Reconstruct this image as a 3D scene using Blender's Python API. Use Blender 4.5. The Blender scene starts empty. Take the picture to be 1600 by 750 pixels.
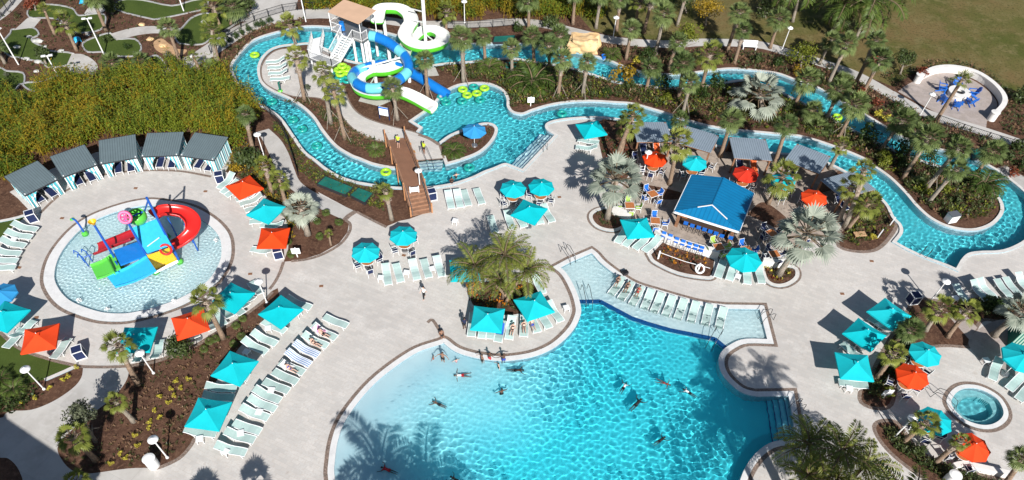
import bpy, math, random
import numpy as np
from mathutils import Vector, Matrix, geometry
R = math.radians; PI = math.pi
sc = bpy.context.scene; COL = sc.collection
rng = random.Random(7)

# ---------------------------------------------------------------- camera model (drone, 42 m up)
F, TH, RO, CX, CY, HC = 1039.9, 0.9638, -0.03752, 780.24, 600.03, 42.2
_c, _s, _ct, _st = math.cos(RO), math.sin(RO), math.cos(TH), math.sin(TH)
def G(x, y, z=0.0):
    a = (x - CX) / F; b = (y - CY) / F
    a, b = _c * a - _s * b, _s * a + _c * b
    r = (a, _ct - b * _st, -(_st + b * _ct))
    t = (z - HC) / r[2]
    return Vector((r[0] * t, r[1] * t, z))
def Gs(pts, z=0.0): return [G(p[0], p[1], z) for p in pts]
def PX(x, y, d=1.0):            # metres covered by one picture pixel there
    return ((G(x + .5, y) - G(x - .5, y)).length) * d
cam = bpy.data.cameras.new('camera'); co = bpy.data.objects.new('camera', cam); COL.objects.link(co)
cam.sensor_width = 36; cam.lens = F / 1600 * 36; cam.shift_x = (800 - CX) / 1600; cam.shift_y = (CY - 375) / 1600
cam.clip_end = 3000; cam.clip_start = .5
rt = Vector((_c, -_s * _st, -_s * _ct)); dn = Vector((-_s, -_c * _st, -_c * _ct)); fw = Vector((0, _ct, -_st))
m = Matrix((rt, -dn, -fw)).transposed().to_4x4(); m.translation = (0, 0, HC); co.matrix_world = m
sc.camera = co

# ---------------------------------------------------------------- light
SUN = Vector((.36, -1.42, 1.0)).normalized()
w = bpy.data.worlds.new('World'); sc.world = w; w.use_nodes = True
nt = w.node_tree; bg = nt.nodes['Background']; sky = nt.nodes.new('ShaderNodeTexSky'); sky.sky_type = 'NISHITA'
sky.sun_disc = False; sky.sun_elevation = math.asin(SUN.z); sky.sun_rotation = math.atan2(SUN.x, SUN.y)
sky.air_density = 1.0; sky.dust_density = .6
nt.links.new(sky.outputs[0], bg.inputs[0]); bg.inputs[1].default_value = .052
sl = bpy.data.lights.new('sun', 'SUN'); sl.energy = 4.8; sl.angle = R(.5); sl.color = (1, .968, .925)
so = bpy.data.objects.new('sun', sl); COL.objects.link(so); so.rotation_euler = (-SUN).to_track_quat('-Z', 'Y').to_euler()
so.location = (0, 0, 80)
sl.cycles.is_caustics_light = True
vs = sc.view_settings; vs.view_transform = 'Standard'; vs.look = 'None'; vs.exposure = 0.56; vs.gamma = 1.0
sc.cycles.max_bounces = 8; sc.cycles.transparent_max_bounces = 8

# ---------------------------------------------------------------- materials
M = {}
def mat(name, col, rough=.6, var=0.0, vscale=3.0, metal=0.0, spec=.4, bump=0.0, bscale=20.0, col2=None, island=0.0, trans=0.0, detail=5, objvar=0.0):
    m = bpy.data.materials.new(name); m.use_nodes = True; n = m.node_tree; b = n.nodes['Principled BSDF']
    b.inputs['Roughness'].default_value = rough; b.inputs['Metallic'].default_value = metal
    b.inputs['Specular IOR Level'].default_value = spec
    N = lambda t: n.nodes.new(t); L = n.links.new
    tc = N('ShaderNodeTexCoord')
    src = None
    if var or col2 or island:
        mix = N('ShaderNodeMix'); mix.data_type = 'RGBA'
        c2 = col2 or tuple(min(1, c * (1 + var)) for c in col); c1 = col if col2 else tuple(c * (1 - var) for c in col)
        mix.inputs[6].default_value = (*c1, 1); mix.inputs[7].default_value = (*c2, 1)
        if island:
            ge = N('ShaderNodeNewGeometry'); oi = N('ShaderNodeObjectInfo')
            ad = N('ShaderNodeMath'); ad.operation = 'MULTIPLY_ADD'; ad.inputs[1].default_value = island; L(ge.outputs['Random Per Island'], ad.inputs[0])
            sc2 = N('ShaderNodeMath'); sc2.operation = 'MULTIPLY'; sc2.inputs[1].default_value = 1 - island; L(oi.outputs['Random'], sc2.inputs[0]); L(sc2.outputs[0], ad.inputs[2])
            L(ad.outputs[0], mix.inputs[0])
        else:
            no = N('ShaderNodeTexNoise'); no.inputs['Scale'].default_value = vscale; no.inputs['Detail'].default_value = detail
            L(tc.outputs['Object'], no.inputs['Vector'])
            cr = N('ShaderNodeValToRGB'); cr.color_ramp.elements[0].position = .33; cr.color_ramp.elements[1].position = .67
            L(no.outputs[0], cr.inputs[0]); L(cr.outputs[0], mix.inputs[0])
        L(mix.outputs[2], b.inputs['Base Color'])
    else:
        b.inputs['Base Color'].default_value = (*col, 1)
    if objvar:
        oi = N('ShaderNodeObjectInfo'); hv = N('ShaderNodeHueSaturation'); mr = N('ShaderNodeMapRange'); mr.inputs[3].default_value = 1 - objvar; mr.inputs[4].default_value = 1 + objvar * .5
        L(oi.outputs['Random'], mr.inputs[0]); L(mr.outputs[0], hv.inputs['Value']); ms_ = N('ShaderNodeMapRange'); ms_.inputs[3].default_value = 1; ms_.inputs[4].default_value = 1 - objvar * .3; L(oi.outputs['Random'], ms_.inputs[0]); L(ms_.outputs[0], hv.inputs['Saturation'])
        L(b.inputs['Base Color'].links[0].from_socket, hv.inputs['Color']); L(hv.outputs[0], b.inputs['Base Color'])
    if bump:
        no2 = N('ShaderNodeTexNoise'); no2.inputs['Scale'].default_value = bscale; no2.inputs['Detail'].default_value = 4
        L(tc.outputs['Object'], no2.inputs['Vector'])
        bp = N('ShaderNodeBump'); bp.inputs['Strength'].default_value = bump; bp.inputs['Distance'].default_value = .05
        L(no2.outputs[0], bp.inputs['Height']); L(bp.outputs[0], b.inputs['Normal'])
    if trans:
        b.inputs['Transmission Weight'].default_value = 0
        tr = N('ShaderNodeBsdfTranslucent'); ms = N('ShaderNodeMixShader'); ms.inputs[0].default_value = trans
        out = n.nodes['Material Output']
        if b.inputs['Base Color'].links: L(b.inputs['Base Color'].links[0].from_socket, tr.inputs[0])
        else: tr.inputs[0].default_value = (*col, 1)
        L(b.outputs[0], ms.inputs[1]); L(tr.outputs[0], ms.inputs[2]); L(ms.outputs[0], out.inputs[0])
    M[name] = m; return m

def ground_mat(name, layers, rough=.85, bump=.25, bscale=14, paver=None, spec=.25):
    """layers: list of (colour, noise scale, low, high); the first is the base. paver=(w,h,mortar colour,strength)"""
    m = bpy.data.materials.new(name); m.use_nodes = True; n = m.node_tree; b = n.nodes['Principled BSDF']
    b.inputs['Roughness'].default_value = rough; b.inputs['Specular IOR Level'].default_value = spec
    N = lambda t: n.nodes.new(t); L = n.links.new; tc = N('ShaderNodeTexCoord'); cur = None
    for i, ly in enumerate(layers):
        if i == 0: cur = ly; continue
        c, s, lo, hi = ly
        no = N('ShaderNodeTexNoise'); no.inputs['Scale'].default_value = s; no.inputs['Detail'].default_value = 6; no.inputs['Roughness'].default_value = .6
        mp = N('ShaderNodeMapping'); mp.inputs['Location'].default_value = (i * 17.3, i * 7.1, i); L(tc.outputs['Object'], mp.inputs[0]); L(mp.outputs[0], no.inputs['Vector'])
        cr = N('ShaderNodeValToRGB'); cr.color_ramp.elements[0].position = lo; cr.color_ramp.elements[1].position = hi; L(no.outputs[0], cr.inputs[0])
        mx = N('ShaderNodeMix'); mx.data_type = 'RGBA'; L(cr.outputs[0], mx.inputs[0])
        if isinstance(cur, tuple): mx.inputs[6].default_value = (*cur, 1)
        else: L(cur, mx.inputs[6])
        mx.inputs[7].default_value = (*c, 1); cur = mx.outputs[2]
    if paver:
        pw, ph, pc, ps = paver
        br = N('ShaderNodeTexBrick'); br.inputs['Scale'].default_value = 1; br.inputs['Brick Width'].default_value = pw; br.inputs['Row Height'].default_value = ph
        br.inputs['Mortar Size'].default_value = .012; br.inputs['Mortar Smooth'].default_value = .3
        br.inputs['Color1'].default_value = (.88, .88, .88, 1); br.inputs['Color2'].default_value = (1.08, 1.06, 1.04, 1); br.inputs['Mortar'].default_value = (*pc, 1)
        mp = N('ShaderNodeMapping'); mp.inputs['Rotation'].default_value = (0, 0, R(24)); L(tc.outputs['Object'], mp.inputs[0]); L(mp.outputs[0], br.inputs['Vector'])
        mx = N('ShaderNodeMix'); mx.data_type = 'RGBA'; mx.blend_type = 'MULTIPLY'; mx.inputs[0].default_value = ps
        if isinstance(cur, tuple): mx.inputs[6].default_value = (*cur, 1)
        else: L(cur, mx.inputs[6])
        L(br.outputs[0], mx.inputs[7]); cur = mx.outputs[2]
    if isinstance(cur, tuple): b.inputs['Base Color'].default_value = (*cur, 1)
    else: L(cur, b.inputs['Base Color'])
    if bump:
        no2 = N('ShaderNodeTexNoise'); no2.inputs['Scale'].default_value = bscale; no2.inputs['Detail'].default_value = 5; L(tc.outputs['Object'], no2.inputs['Vector'])
        bp = N('ShaderNodeBump'); bp.inputs['Strength'].default_value = bump; bp.inputs['Distance'].default_value = .08; L(no2.outputs[0], bp.inputs['Height']); L(bp.outputs[0], b.inputs['Normal'])
    M[name] = m; return m

ground_mat('deck', [(.545, .522, .495), ((.475, .452, .428), .13, .40, .62), ((.595, .572, .545), .55, .48, .72), ((.41, .365, .325), 1.9, .60, .80), ((.50, .455, .415), 7, .45, .7)], bump=.12, bscale=30, paver=(.6, .3, (.80, .78, .76), .55))
ground_mat('concrete', [(.50, .485, .46), ((.39, .37, .345), .35, .38, .66), ((.50, .48, .46), 2.2, .5, .75), ((.33, .31, .29), 6, .66, .8)], bump=.1, bscale=30, paver=(2.6, 2.6, (.72, .70, .68), .6))
ground_mat('mulch', [(.125, .066, .043), ((.068, .035, .024), .8, .4, .65), ((.185, .105, .068), 3.5, .48, .7), ((.038, .022, .016), 8, .55, .72), ((.30, .19, .13), 15, .62, .74)], bump=.9, bscale=22, rough=.95, spec=.1)
ground_mat('lawn', [(.132, .128, .042), ((.170, .122, .052), .05, .42, .6), ((.088, .098, .024), .16, .46, .66), ((.19, .16, .07), .9, .5, .72), ((.050, .055, .016), 3.5, .52, .72), ((.15, .12, .05), 16, .6, .74)], bump=.8, bscale=25, rough=.95, spec=.08)
ground_mat('turf', [(.066, .098, .020), ((.050, .078, .016), .5, .4, .65), ((.085, .115, .030), 9, .5, .75)], bump=.5, bscale=60, rough=.9, spec=.1)
ground_mat('flagstone', [(.33, .275, .23), ((.40, .335, .28), 1.2, .42, .6), ((.19, .16, .14), 2.3, .55, .7), ((.36, .31, .27), 5, .6, .72)], bump=.3, bscale=8, paver=(.75, .5, (.6, .58, .55), .7))
ground_mat('pinkpaver', [(.35, .30, .27), ((.40, .345, .32), .9, .42, .6), ((.28, .25, .235), 2.0, .55, .7)], bump=.2, bscale=10, paver=(.5, .25, (.7, .67, .65), .5))
ground_mat('brick', [(.25, .185, .150), ((.16, .125, .105), 3, .4, .62), ((.33, .26, .22), 7, .5, .7)], bump=.3, bscale=18, paver=(.2, .2, (.5, .48, .46), .9))
ground_mat('coping', [(.60, .58, .55), ((.50, .475, .45), 1.2, .42, .7), ((.68, .66, .64), 4, .5, .8)], bump=.08, bscale=30)
ground_mat('whitecoping', [(.66, .655, .645), ((.57, .565, .56), 1.5, .42, .7), ((.72, .715, .71), 6, .5, .8)], bump=.05, bscale=30)
ground_mat('greykerb', [(.36, .36, .36), ((.26, .26, .26), 2, .42, .7)], bump=.2, bscale=10)
ground_mat('sandbed', [(.46, .28, .15), ((.55, .36, .2), 2.5, .4, .65), ((.33, .2, .11), 6, .5, .72)], bump=.8, bscale=9)

WHITE = mat('white_paint', (.78, .78, .77), .35, spec=.5)
mat('white_cloth', (.72, .72, .71), .8)
mat('white_plastic', (.76, .77, .77), .3, spec=.5)
mat('offwhite_wall', (.70, .68, .65), .8, var=.06, vscale=1.5)
mat('teal_cloth', (.004, .50, .56), .85, var=.07, vscale=.9, spec=.1, trans=.12, objvar=.06)
mat('orange_cloth', (.80, .062, .008), .85, var=.07, vscale=.9, spec=.1, trans=.12, objvar=.06)
mat('red_cloth', (.62, .032, .012), .85, var=.08, vscale=.9, spec=.1, trans=.12, objvar=.06)
mat('blue_cloth', (.035, .30, .62), .85, var=.05, vscale=2, spec=.1, trans=.12, objvar=.06)
mat('sling', (.40, .53, .50), .8, var=.05, vscale=6, spec=.15, objvar=.14)
mat('sling_orange', (.75, .14, .04), .8)
mat('navy', (.010, .020, .075), .75, var=.1, vscale=5)
mat('lime_fabric', (.33, .50, .08), .8)
mat('royal_blue', (.012, .13, .52), .5)
mat('wood_top', (.42, .15, .05), .5, var=.2, vscale=8)
mat('bridge_wood', (.27, .145, .088), .7, var=.2, vscale=2.5, bump=.2)
mat('rail_wood', (.42, .20, .09), .7, var=.15, vscale=4)
mat('post_wood', (.22, .11, .06), .75, var=.2, vscale=4)
mat('dark_wood', (.05, .03, .02), .8)
mat('metal_grey', (.30, .31, .32), .35, metal=.7)
mat('dark_metal', (.03, .03, .035), .5)
mat('black_metal', (.012, .012, .014), .5)
mat('chrome', (.55, .56, .57), .2, metal=1)
mat('green_cover', (.012, .13, .10), .5, var=.2, vscale=1.5)
mat('tube_lime', (.32, .62, .03), .35, var=.06, spec=.5)
mat('tube_teal', (.015, .30, .26), .3, var=.06, spec=.5)
mat('slide_white', (.74, .74, .70), .3, var=.04, vscale=1, spec=.5)
mat('slide_green', (.10, .52, .03), .3, var=.04, spec=.5)
mat('slide_blue', (.008, .16, .52), .28, var=.06, spec=.55)
mat('slide_aqua', (.14, .52, .58), .28, var=.06, spec=.55)
mat('tan_canopy', (.55, .36, .24), .8, var=.05, vscale=1)
mat('play_red', (.62, .022, .018), .28, var=.06, spec=.55)
mat('play_darkred', (.36, .014, .022), .28, var=.06, spec=.55)
mat('play_blue', (.012, .20, .62), .3, var=.06, spec=.5)
mat('play_lightblue', (.03, .40, .72), .4, var=.05, spec=.4)
mat('play_post', (.012, .09, .40), .3, spec=.5)
mat('play_green', (.10, .50, .06), .3, spec=.5)
mat('play_yellow', (.78, .44, .015), .3, spec=.5)
mat('play_pink', (.70, .10, .26), .3, spec=.5)
mat('rock_tan', (.56, .36, .17), .9, col2=(.70, .50, .28), vscale=1.1, bump=1.0, bscale=2.5)
mat('rock_white', (.46, .46, .43), .85, var=.2, vscale=3, bump=.5, bscale=5)
mat('bark', (.23, .16, .11), .9, var=.3, vscale=6, bump=.6, bscale=12)
mat('bark_grey', (.24, .205, .165), .9, var=.3, vscale=6, bump=.6, bscale=12)
mat('boots', (.21, .15, .11), .9, col2=(.40, .33, .27), vscale=7, bump=.8, bscale=14)
mat('stem', (.14, .10, .06), .9, var=.2)
LF = dict(rough=.5, spec=.3, trans=.22)
mat('leaf_sabal', (.050, .086, .022), col2=(.20, .25, .085), island=.55, **LF)
mat('leaf_sabal_b', (.080, .108, .016), col2=(.26, .28, .055), island=.55, **LF)
mat('leaf_silver', (.17, .205, .165), col2=(.40, .43, .35), island=.6, rough=.55, spec=.3, trans=.15)
mat('leaf_pinnate', (.034, .066, .012), col2=(.125, .175, .034), island=.6, **LF)
mat('leaf_date', (.065, .095, .016), col2=(.27, .28, .055), island=.6, **LF)
mat('leaf_bamboo', (.075, .112, .010), col2=(.225, .262, .026), island=.85, **LF)
mat('leaf_bamboo_green', (.048, .084, .010), col2=(.15, .20, .022), island=.85, **LF)
mat('leaf_bamboo_gold', (.14, .115, .008), col2=(.34, .25, .022), island=.85, **LF)
mat('leaf_tree', (.030, .050, .014), col2=(.085, .115, .032), island=.8, **LF)
mat('leaf_lime', (.080, .115, .010), col2=(.22, .23, .025), island=.8, **LF)
mat('leaf_grey', (.055, .065, .035), col2=(.15, .165, .10), island=.8, **LF)
mat('leaf_gold', (.16, .11, .008), col2=(.42, .27, .02), island=.8, **LF)
mat('leaf_hedge', (.014, .032, .006), col2=(.055, .095, .018), island=.8, **LF)
mat('leaf_yellow', (.34, .30, .03), col2=(.70, .60, .08), island=.8, **LF)
mat('leaf_red', (.10, .022, .014), col2=(.26, .07, .03), island=.8, **LF)
mat('leaf_orange', (.45, .12, .01), col2=(.65, .33, .02), island=.8, **LF)
mat('leaf_low', (.030, .042, .012), col2=(.105, .105, .035), island=.8, **LF)
mat('leaf_dry', (.14, .075, .04), col2=(.26, .16, .09), island=.8, **LF)
mat('skin_a', (.27, .145, .095), .55); mat('skin_b', (.11, .055, .034), .55); mat('skin_c', (.58, .36, .27), .55)
mat('hair_dark', (.012, .009, .008), .6); mat('hair_brown', (.07, .035, .018), .6)
mat('swim_red', (.45, .02, .03), .7); mat('swim_black', (.012, .012, .015), .7); mat('swim_blue', (.02, .06, .35), .7); mat('swim_pink', (.7, .25, .35), .7)
mat('cloth_hivis', (.50, .75, .03), .8); mat('cloth_navy', (.012, .02, .06), .8); mat('cloth_white', (.75, .75, .74), .8); mat('cloth_black', (.012, .012, .013), .8)
mat('towel_blue', (.02, .10, .42), .9)

def stripe_mat(name, a, b, scale, axis='X'):
    m = bpy.data.materials.new(name); m.use_nodes = True; n = m.node_tree; bs = n.nodes['Principled BSDF']; bs.inputs['Roughness'].default_value = .8
    tc = n.nodes.new('ShaderNodeTexCoord'); sp = n.nodes.new('ShaderNodeSeparateXYZ'); n.links.new(tc.outputs['Object'], sp.inputs[0])
    mu = n.nodes.new('ShaderNodeMath'); mu.operation = 'MULTIPLY'; mu.inputs[1].default_value = scale
    if axis == 'XY':
        ad = n.nodes.new('ShaderNodeMath'); ad.operation = 'ADD'; n.links.new(sp.outputs['X'], ad.inputs[0]); n.links.new(sp.outputs['Y'], ad.inputs[1]); n.links.new(ad.outputs[0], mu.inputs[0])
    else: n.links.new(sp.outputs[axis], mu.inputs[0])
    fr = n.nodes.new('ShaderNodeMath'); fr.operation = 'FRACT'; n.links.new(mu.outputs[0], fr.inputs[0])
    cr = n.nodes.new('ShaderNodeValToRGB'); cr.color_ramp.interpolation = 'CONSTANT'; e = cr.color_ramp.elements
    e[0].color = (*a, 1); e[1].position = .5; e[1].color = (*b, 1); n.links.new(fr.outputs[0], cr.inputs[0]); n.links.new(cr.outputs[0], bs.inputs['Base Color'])
    M[name] = m
stripe_mat('curtain', (.70, .72, .72), (.055, .36, .42), 3.2, 'XY')
stripe_mat('curtain_green', (.36, .50, .42), (.015, .15, .11), 4.6, 'X')
stripe_mat('towel_stripe', (.72, .73, .75), (.16, .28, .50), 6.0, 'Y')
stripe_mat('towel_pink', (.74, .72, .75), (.70, .30, .50), 2.2, 'X')

def seam_mat(name, base, dark, scale, axis, rough=.35):
    m = bpy.data.materials.new(name); m.use_nodes = True; n = m.node_tree; bs = n.nodes['Principled BSDF']; bs.inputs['Roughness'].default_value = rough
    N = lambda t: n.nodes.new(t); L = n.links.new
    tc = N('ShaderNodeTexCoord'); sp = N('ShaderNodeSeparateXYZ'); L(tc.outputs['Object'], sp.inputs[0])
    mu = N('ShaderNodeMath'); mu.operation = 'MULTIPLY'; mu.inputs[1].default_value = scale; L(sp.outputs[axis], mu.inputs[0])
    fr = N('ShaderNodeMath'); fr.operation = 'FRACT'; L(mu.outputs[0], fr.inputs[0])
    cr = N('ShaderNodeValToRGB'); e = cr.color_ramp.elements; e[0].position = .72; e[0].color = (*base, 1); e[1].position = .9; e[1].color = (*dark, 1)
    L(fr.outputs[0], cr.inputs[0])
    no = N('ShaderNodeTexNoise'); no.inputs['Scale'].default_value = 1.4; no.inputs['Detail'].default_value = 5; L(tc.outputs['Object'], no.inputs['Vector'])
    cr2 = N('ShaderNodeValToRGB'); cr2.color_ramp.elements[0].color = (.78, .78, .78, 1); cr2.color_ramp.elements[1].color = (1.1, 1.1, 1.1, 1); L(no.outputs[0], cr2.inputs[0])
    mx = N('ShaderNodeMix'); mx.data_type = 'RGBA'; mx.blend_type = 'MULTIPLY'; mx.inputs[0].default_value = 1; L(cr.outputs[0], mx.inputs[6]); L(cr2.outputs[0], mx.inputs[7])
    L(mx.outputs[2], bs.inputs['Base Color'])
    M[name] = m
seam_mat('roof_slate', (.14, .185, .198), (.075, .10, .108), 4.5, 'X', .5)
seam_mat('roof_grey', (.27, .33, .39), (.12, .15, .18), 4.5, 'X', .4)
seam_mat('roof_blue_x', (.004, .165, .36), (.003, .12, .27), 2.6, 'X', .35)
seam_mat('roof_blue_y', (.004, .165, .36), (.003, .12, .27), 2.6, 'Y', .35)
seam_mat('planks', (.27, .135, .08), (.12, .06, .035), 6.0, 'Y', .7)

# water: clear refracting surface; the sun's caustics are traced through it
wm = bpy.data.materials.new('pool_water'); wm.use_nodes = True; n = wm.node_tree; n.nodes.clear()
wo = n.nodes.new('ShaderNodeOutputMaterial'); wg = n.nodes.new('ShaderNodeBsdfGlass'); wg.inputs['IOR'].default_value = 1.33; wg.inputs['Roughness'].default_value = 0
wg.inputs['Color'].default_value = (.97, 1, 1, 1); n.links.new(wg.outputs[0], wo.inputs[0]); M['pool_water'] = wm
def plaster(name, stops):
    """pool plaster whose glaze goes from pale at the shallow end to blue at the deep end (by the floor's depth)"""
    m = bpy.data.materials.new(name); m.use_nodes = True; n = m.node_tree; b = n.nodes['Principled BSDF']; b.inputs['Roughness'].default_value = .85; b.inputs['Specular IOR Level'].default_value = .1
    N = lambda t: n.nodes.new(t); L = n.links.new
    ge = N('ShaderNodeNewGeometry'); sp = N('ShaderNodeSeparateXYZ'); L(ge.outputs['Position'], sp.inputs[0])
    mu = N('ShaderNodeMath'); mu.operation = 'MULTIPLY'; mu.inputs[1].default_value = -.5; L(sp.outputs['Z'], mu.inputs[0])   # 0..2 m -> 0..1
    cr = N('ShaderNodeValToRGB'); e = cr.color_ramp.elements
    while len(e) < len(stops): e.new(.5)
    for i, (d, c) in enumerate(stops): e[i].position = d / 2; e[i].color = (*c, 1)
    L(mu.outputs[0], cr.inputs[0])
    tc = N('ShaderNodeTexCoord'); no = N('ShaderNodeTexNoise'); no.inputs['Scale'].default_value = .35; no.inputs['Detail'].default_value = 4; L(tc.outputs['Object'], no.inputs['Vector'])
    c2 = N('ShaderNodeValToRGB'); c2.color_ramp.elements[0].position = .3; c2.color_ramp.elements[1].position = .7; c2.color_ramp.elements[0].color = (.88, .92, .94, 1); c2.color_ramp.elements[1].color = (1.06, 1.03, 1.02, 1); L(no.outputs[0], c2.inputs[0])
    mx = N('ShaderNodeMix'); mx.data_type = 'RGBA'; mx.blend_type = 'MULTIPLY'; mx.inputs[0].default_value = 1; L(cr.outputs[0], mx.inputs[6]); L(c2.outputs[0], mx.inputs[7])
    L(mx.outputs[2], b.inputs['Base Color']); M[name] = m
plaster('plaster_pool', [(.0, (.66, .70, .72)), (.2, (.47, .69, .75)), (.42, (.32, .72, .79)), (.75, (.15, .68, .78)), (1.02, (.06, .66, .76))])  # stops: floor depth and the water tint painted in there
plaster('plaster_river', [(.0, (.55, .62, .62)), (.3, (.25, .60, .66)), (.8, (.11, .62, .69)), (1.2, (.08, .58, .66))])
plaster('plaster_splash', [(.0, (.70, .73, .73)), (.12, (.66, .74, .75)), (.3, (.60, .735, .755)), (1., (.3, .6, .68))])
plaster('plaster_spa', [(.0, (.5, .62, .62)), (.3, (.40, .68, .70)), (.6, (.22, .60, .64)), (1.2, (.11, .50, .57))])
mat('pool_tile', (.30, .42, .48), .3, var=.2, vscale=8)
mat('tile_blue', (.010, .085, .26), .3, var=.2, vscale=8)
mat('steel_dark', (.10, .11, .12), .3, metal=.8)

# ---------------------------------------------------------------- mesh builder
class MB:
    def __init__(s): s.v = []; s.f = []; s.m = []
    def add(s, vs, fs, mi=0):
        o = len(s.v); s.v += [tuple(x) for x in vs]; s.f += [tuple(i + o for i in f) for f in fs]; s.m += [mi] * len(fs)
    def box(s, c, d, rz=0, mi=0, mat=None):
        x, y, z = d[0] / 2, d[1] / 2, d[2] / 2
        vs = [Vector((a * x, b * y, e * z)) for a in (-1, 1) for b in (-1, 1) for e in (-1, 1)]
        if mat is not None: vs = [mat @ v for v in vs]
        if rz: rm = Matrix.Rotation(rz, 3, 'Z'); vs = [rm @ v for v in vs]
        vs = [v + Vector(c) for v in vs]
        s.add(vs, [(0, 1, 3, 2), (4, 6, 7, 5), (0, 4, 5, 1), (2, 3, 7, 6), (0, 2, 6, 4), (1, 5, 7, 3)], mi)
    def bar(s, a, b, w, h, mi=0):
        a = Vector(a); b = Vector(b); d = (b - a); L = d.length; d.normalize()
        up = Vector((0, 0, 1)) if abs(d.z) < .95 else Vector((0, 1, 0)); r = d.cross(up).normalized(); u = r.cross(d)
        vs = [p + r * sx * w / 2 + u * sy * h / 2 for p in (a, b) for sx in (-1, 1) for sy in (-1, 1)]
        s.add(vs, [(0, 1, 3, 2), (4, 6, 7, 5), (0, 4, 5, 1), (2, 3, 7, 6), (0, 2, 6, 4), (1, 5, 7, 3)], mi)
    def tube(s, path, rad, n=8, mi=0, cap=True, closed=False):
        path = [Vector(p) for p in path]; k = len(path); rads = rad if isinstance(rad, (list, tuple)) else [rad] * k
        rings = []; prev = None
        for i in range(k):
            if closed: t = path[(i + 1) % k] - path[i - 1]
            else: t = path[min(i + 1, k - 1)] - path[max(i - 1, 0)]
            t.normalize()
            if prev is None:
                up = Vector((0, 0, 1)) if abs(t.z) < .9 else Vector((1, 0, 0)); r = t.cross(up).normalized()
            else: r = (prev - t * prev.dot(t)).normalized()
            prev = r; u = r.cross(t)
            rings.append([path[i] + (r * math.cos(2 * PI * j / n) + u * math.sin(2 * PI * j / n)) * rads[i] for j in range(n)])
        vs = [v for rg in rings for v in rg]; fs = []
        for i in range(k if closed else k - 1):
            a = i * n; b = ((i + 1) % k) * n
            for j in range(n): fs.append((a + j, a + (j + 1) % n, b + (j + 1) % n, b + j))
        if cap and not closed: fs.append(tuple(range(n - 1, -1, -1))); fs.append(tuple((k - 1) * n + j for j in range(n)))
        s.add(vs, fs, mi)
    def cyl(s, a, b, r0, r1=None, n=10, mi=0): s.tube([a, b], [r0, r0 if r1 is None else r1], n, mi)
    def lathe(s, prof, c=(0, 0, 0), n=20, mi=0, a0=0):
        vs = []; fs = []; c = Vector(c)
        for r, z in prof: vs += [c + Vector((r * math.cos(a0 + 2 * PI * j / n), r * math.sin(a0 + 2 * PI * j / n), z)) for j in range(n)]
        for i in range(len(prof) - 1):
            for j in range(n): fs.append((i * n + j, i * n + (j + 1) % n, (i + 1) * n + (j + 1) % n, (i + 1) * n + j))
        s.add(vs, fs, mi)
    def torus(s, c, R0, r, n=20, k=8, mi=0, flat=1.0, nm=None):
        vs = []; fs = []; q = Vector((0, 0, 1)).rotation_difference(Vector(nm)) if nm else None
        for i in range(n):
            for j in range(k):
                a = 2 * PI * i / n; b = 2 * PI * j / k
                v = Vector(((R0 + r * math.cos(b)) * math.cos(a), (R0 + r * math.cos(b)) * math.sin(a), r * math.sin(b) * flat))
                if q: v = q @ v
                vs.append(v + Vector(c))
        for i in range(n):
            for j in range(k): fs.append((i * k + j, ((i + 1) % n) * k + j, ((i + 1) % n) * k + (j + 1) % k, i * k + (j + 1) % k))
        s.add(vs, fs, mi)
    def prism(s, poly, z0, z1, mi=0, mi_side=None):
        n = len(poly); p = [Vector((q[0], q[1], 0)) for q in poly]
        if sum(p[i].x * p[(i + 1) % n].y - p[(i + 1) % n].x * p[i].y for i in range(n)) < 0: p.reverse()
        tri = geometry.tessellate_polygon([p]); lo = [Vector((q.x, q.y, z0)) for q in p]; hi = [Vector((q.x, q.y, z1)) for q in p]
        o = []
        for t in tri:
            a, b, c = t
            if (p[b] - p[a]).cross(p[c] - p[a]).z < 0: a, b, c = c, b, a
            o.append((a, b, c))
        s.add(hi, o, mi); s.add(lo, [(c, b, a) for a, b, c in o], mi)
        s.add(lo + hi, [(i, (i + 1) % n, n + (i + 1) % n, n + i) for i in range(n)], mi if mi_side is None else mi_side)
    def sheet(s, a, b, c, d, t, mi=0):       # quad slab of thickness t below
        q = [Vector(x) for x in (a, b, c, d)]; nrm = (q[1] - q[0]).cross(q[3] - q[0]).normalized()
        if nrm.z < 0: q.reverse(); nrm = -nrm
        lo = [x - nrm * t for x in q]
        s.add(q + lo, [(0, 1, 2, 3), (7, 6, 5, 4), (0, 4, 5, 1), (1, 5, 6, 2), (2, 6, 7, 3), (3, 7, 4, 0)], mi)
    def mesh(s, name, mats, smooth=False):
        me = bpy.data.meshes.new(name); me.from_pydata(s.v, [], s.f)
        for x in (mats if isinstance(mats, (list, tuple)) else [mats]): me.materials.append(M[x] if isinstance(x, str) else x)
        if any(s.m): me.polygons.foreach_set('material_index', s.m)
        if smooth: me.polygons.foreach_set('use_smooth', [True] * len(s.f))
        me.update(); return me

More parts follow.
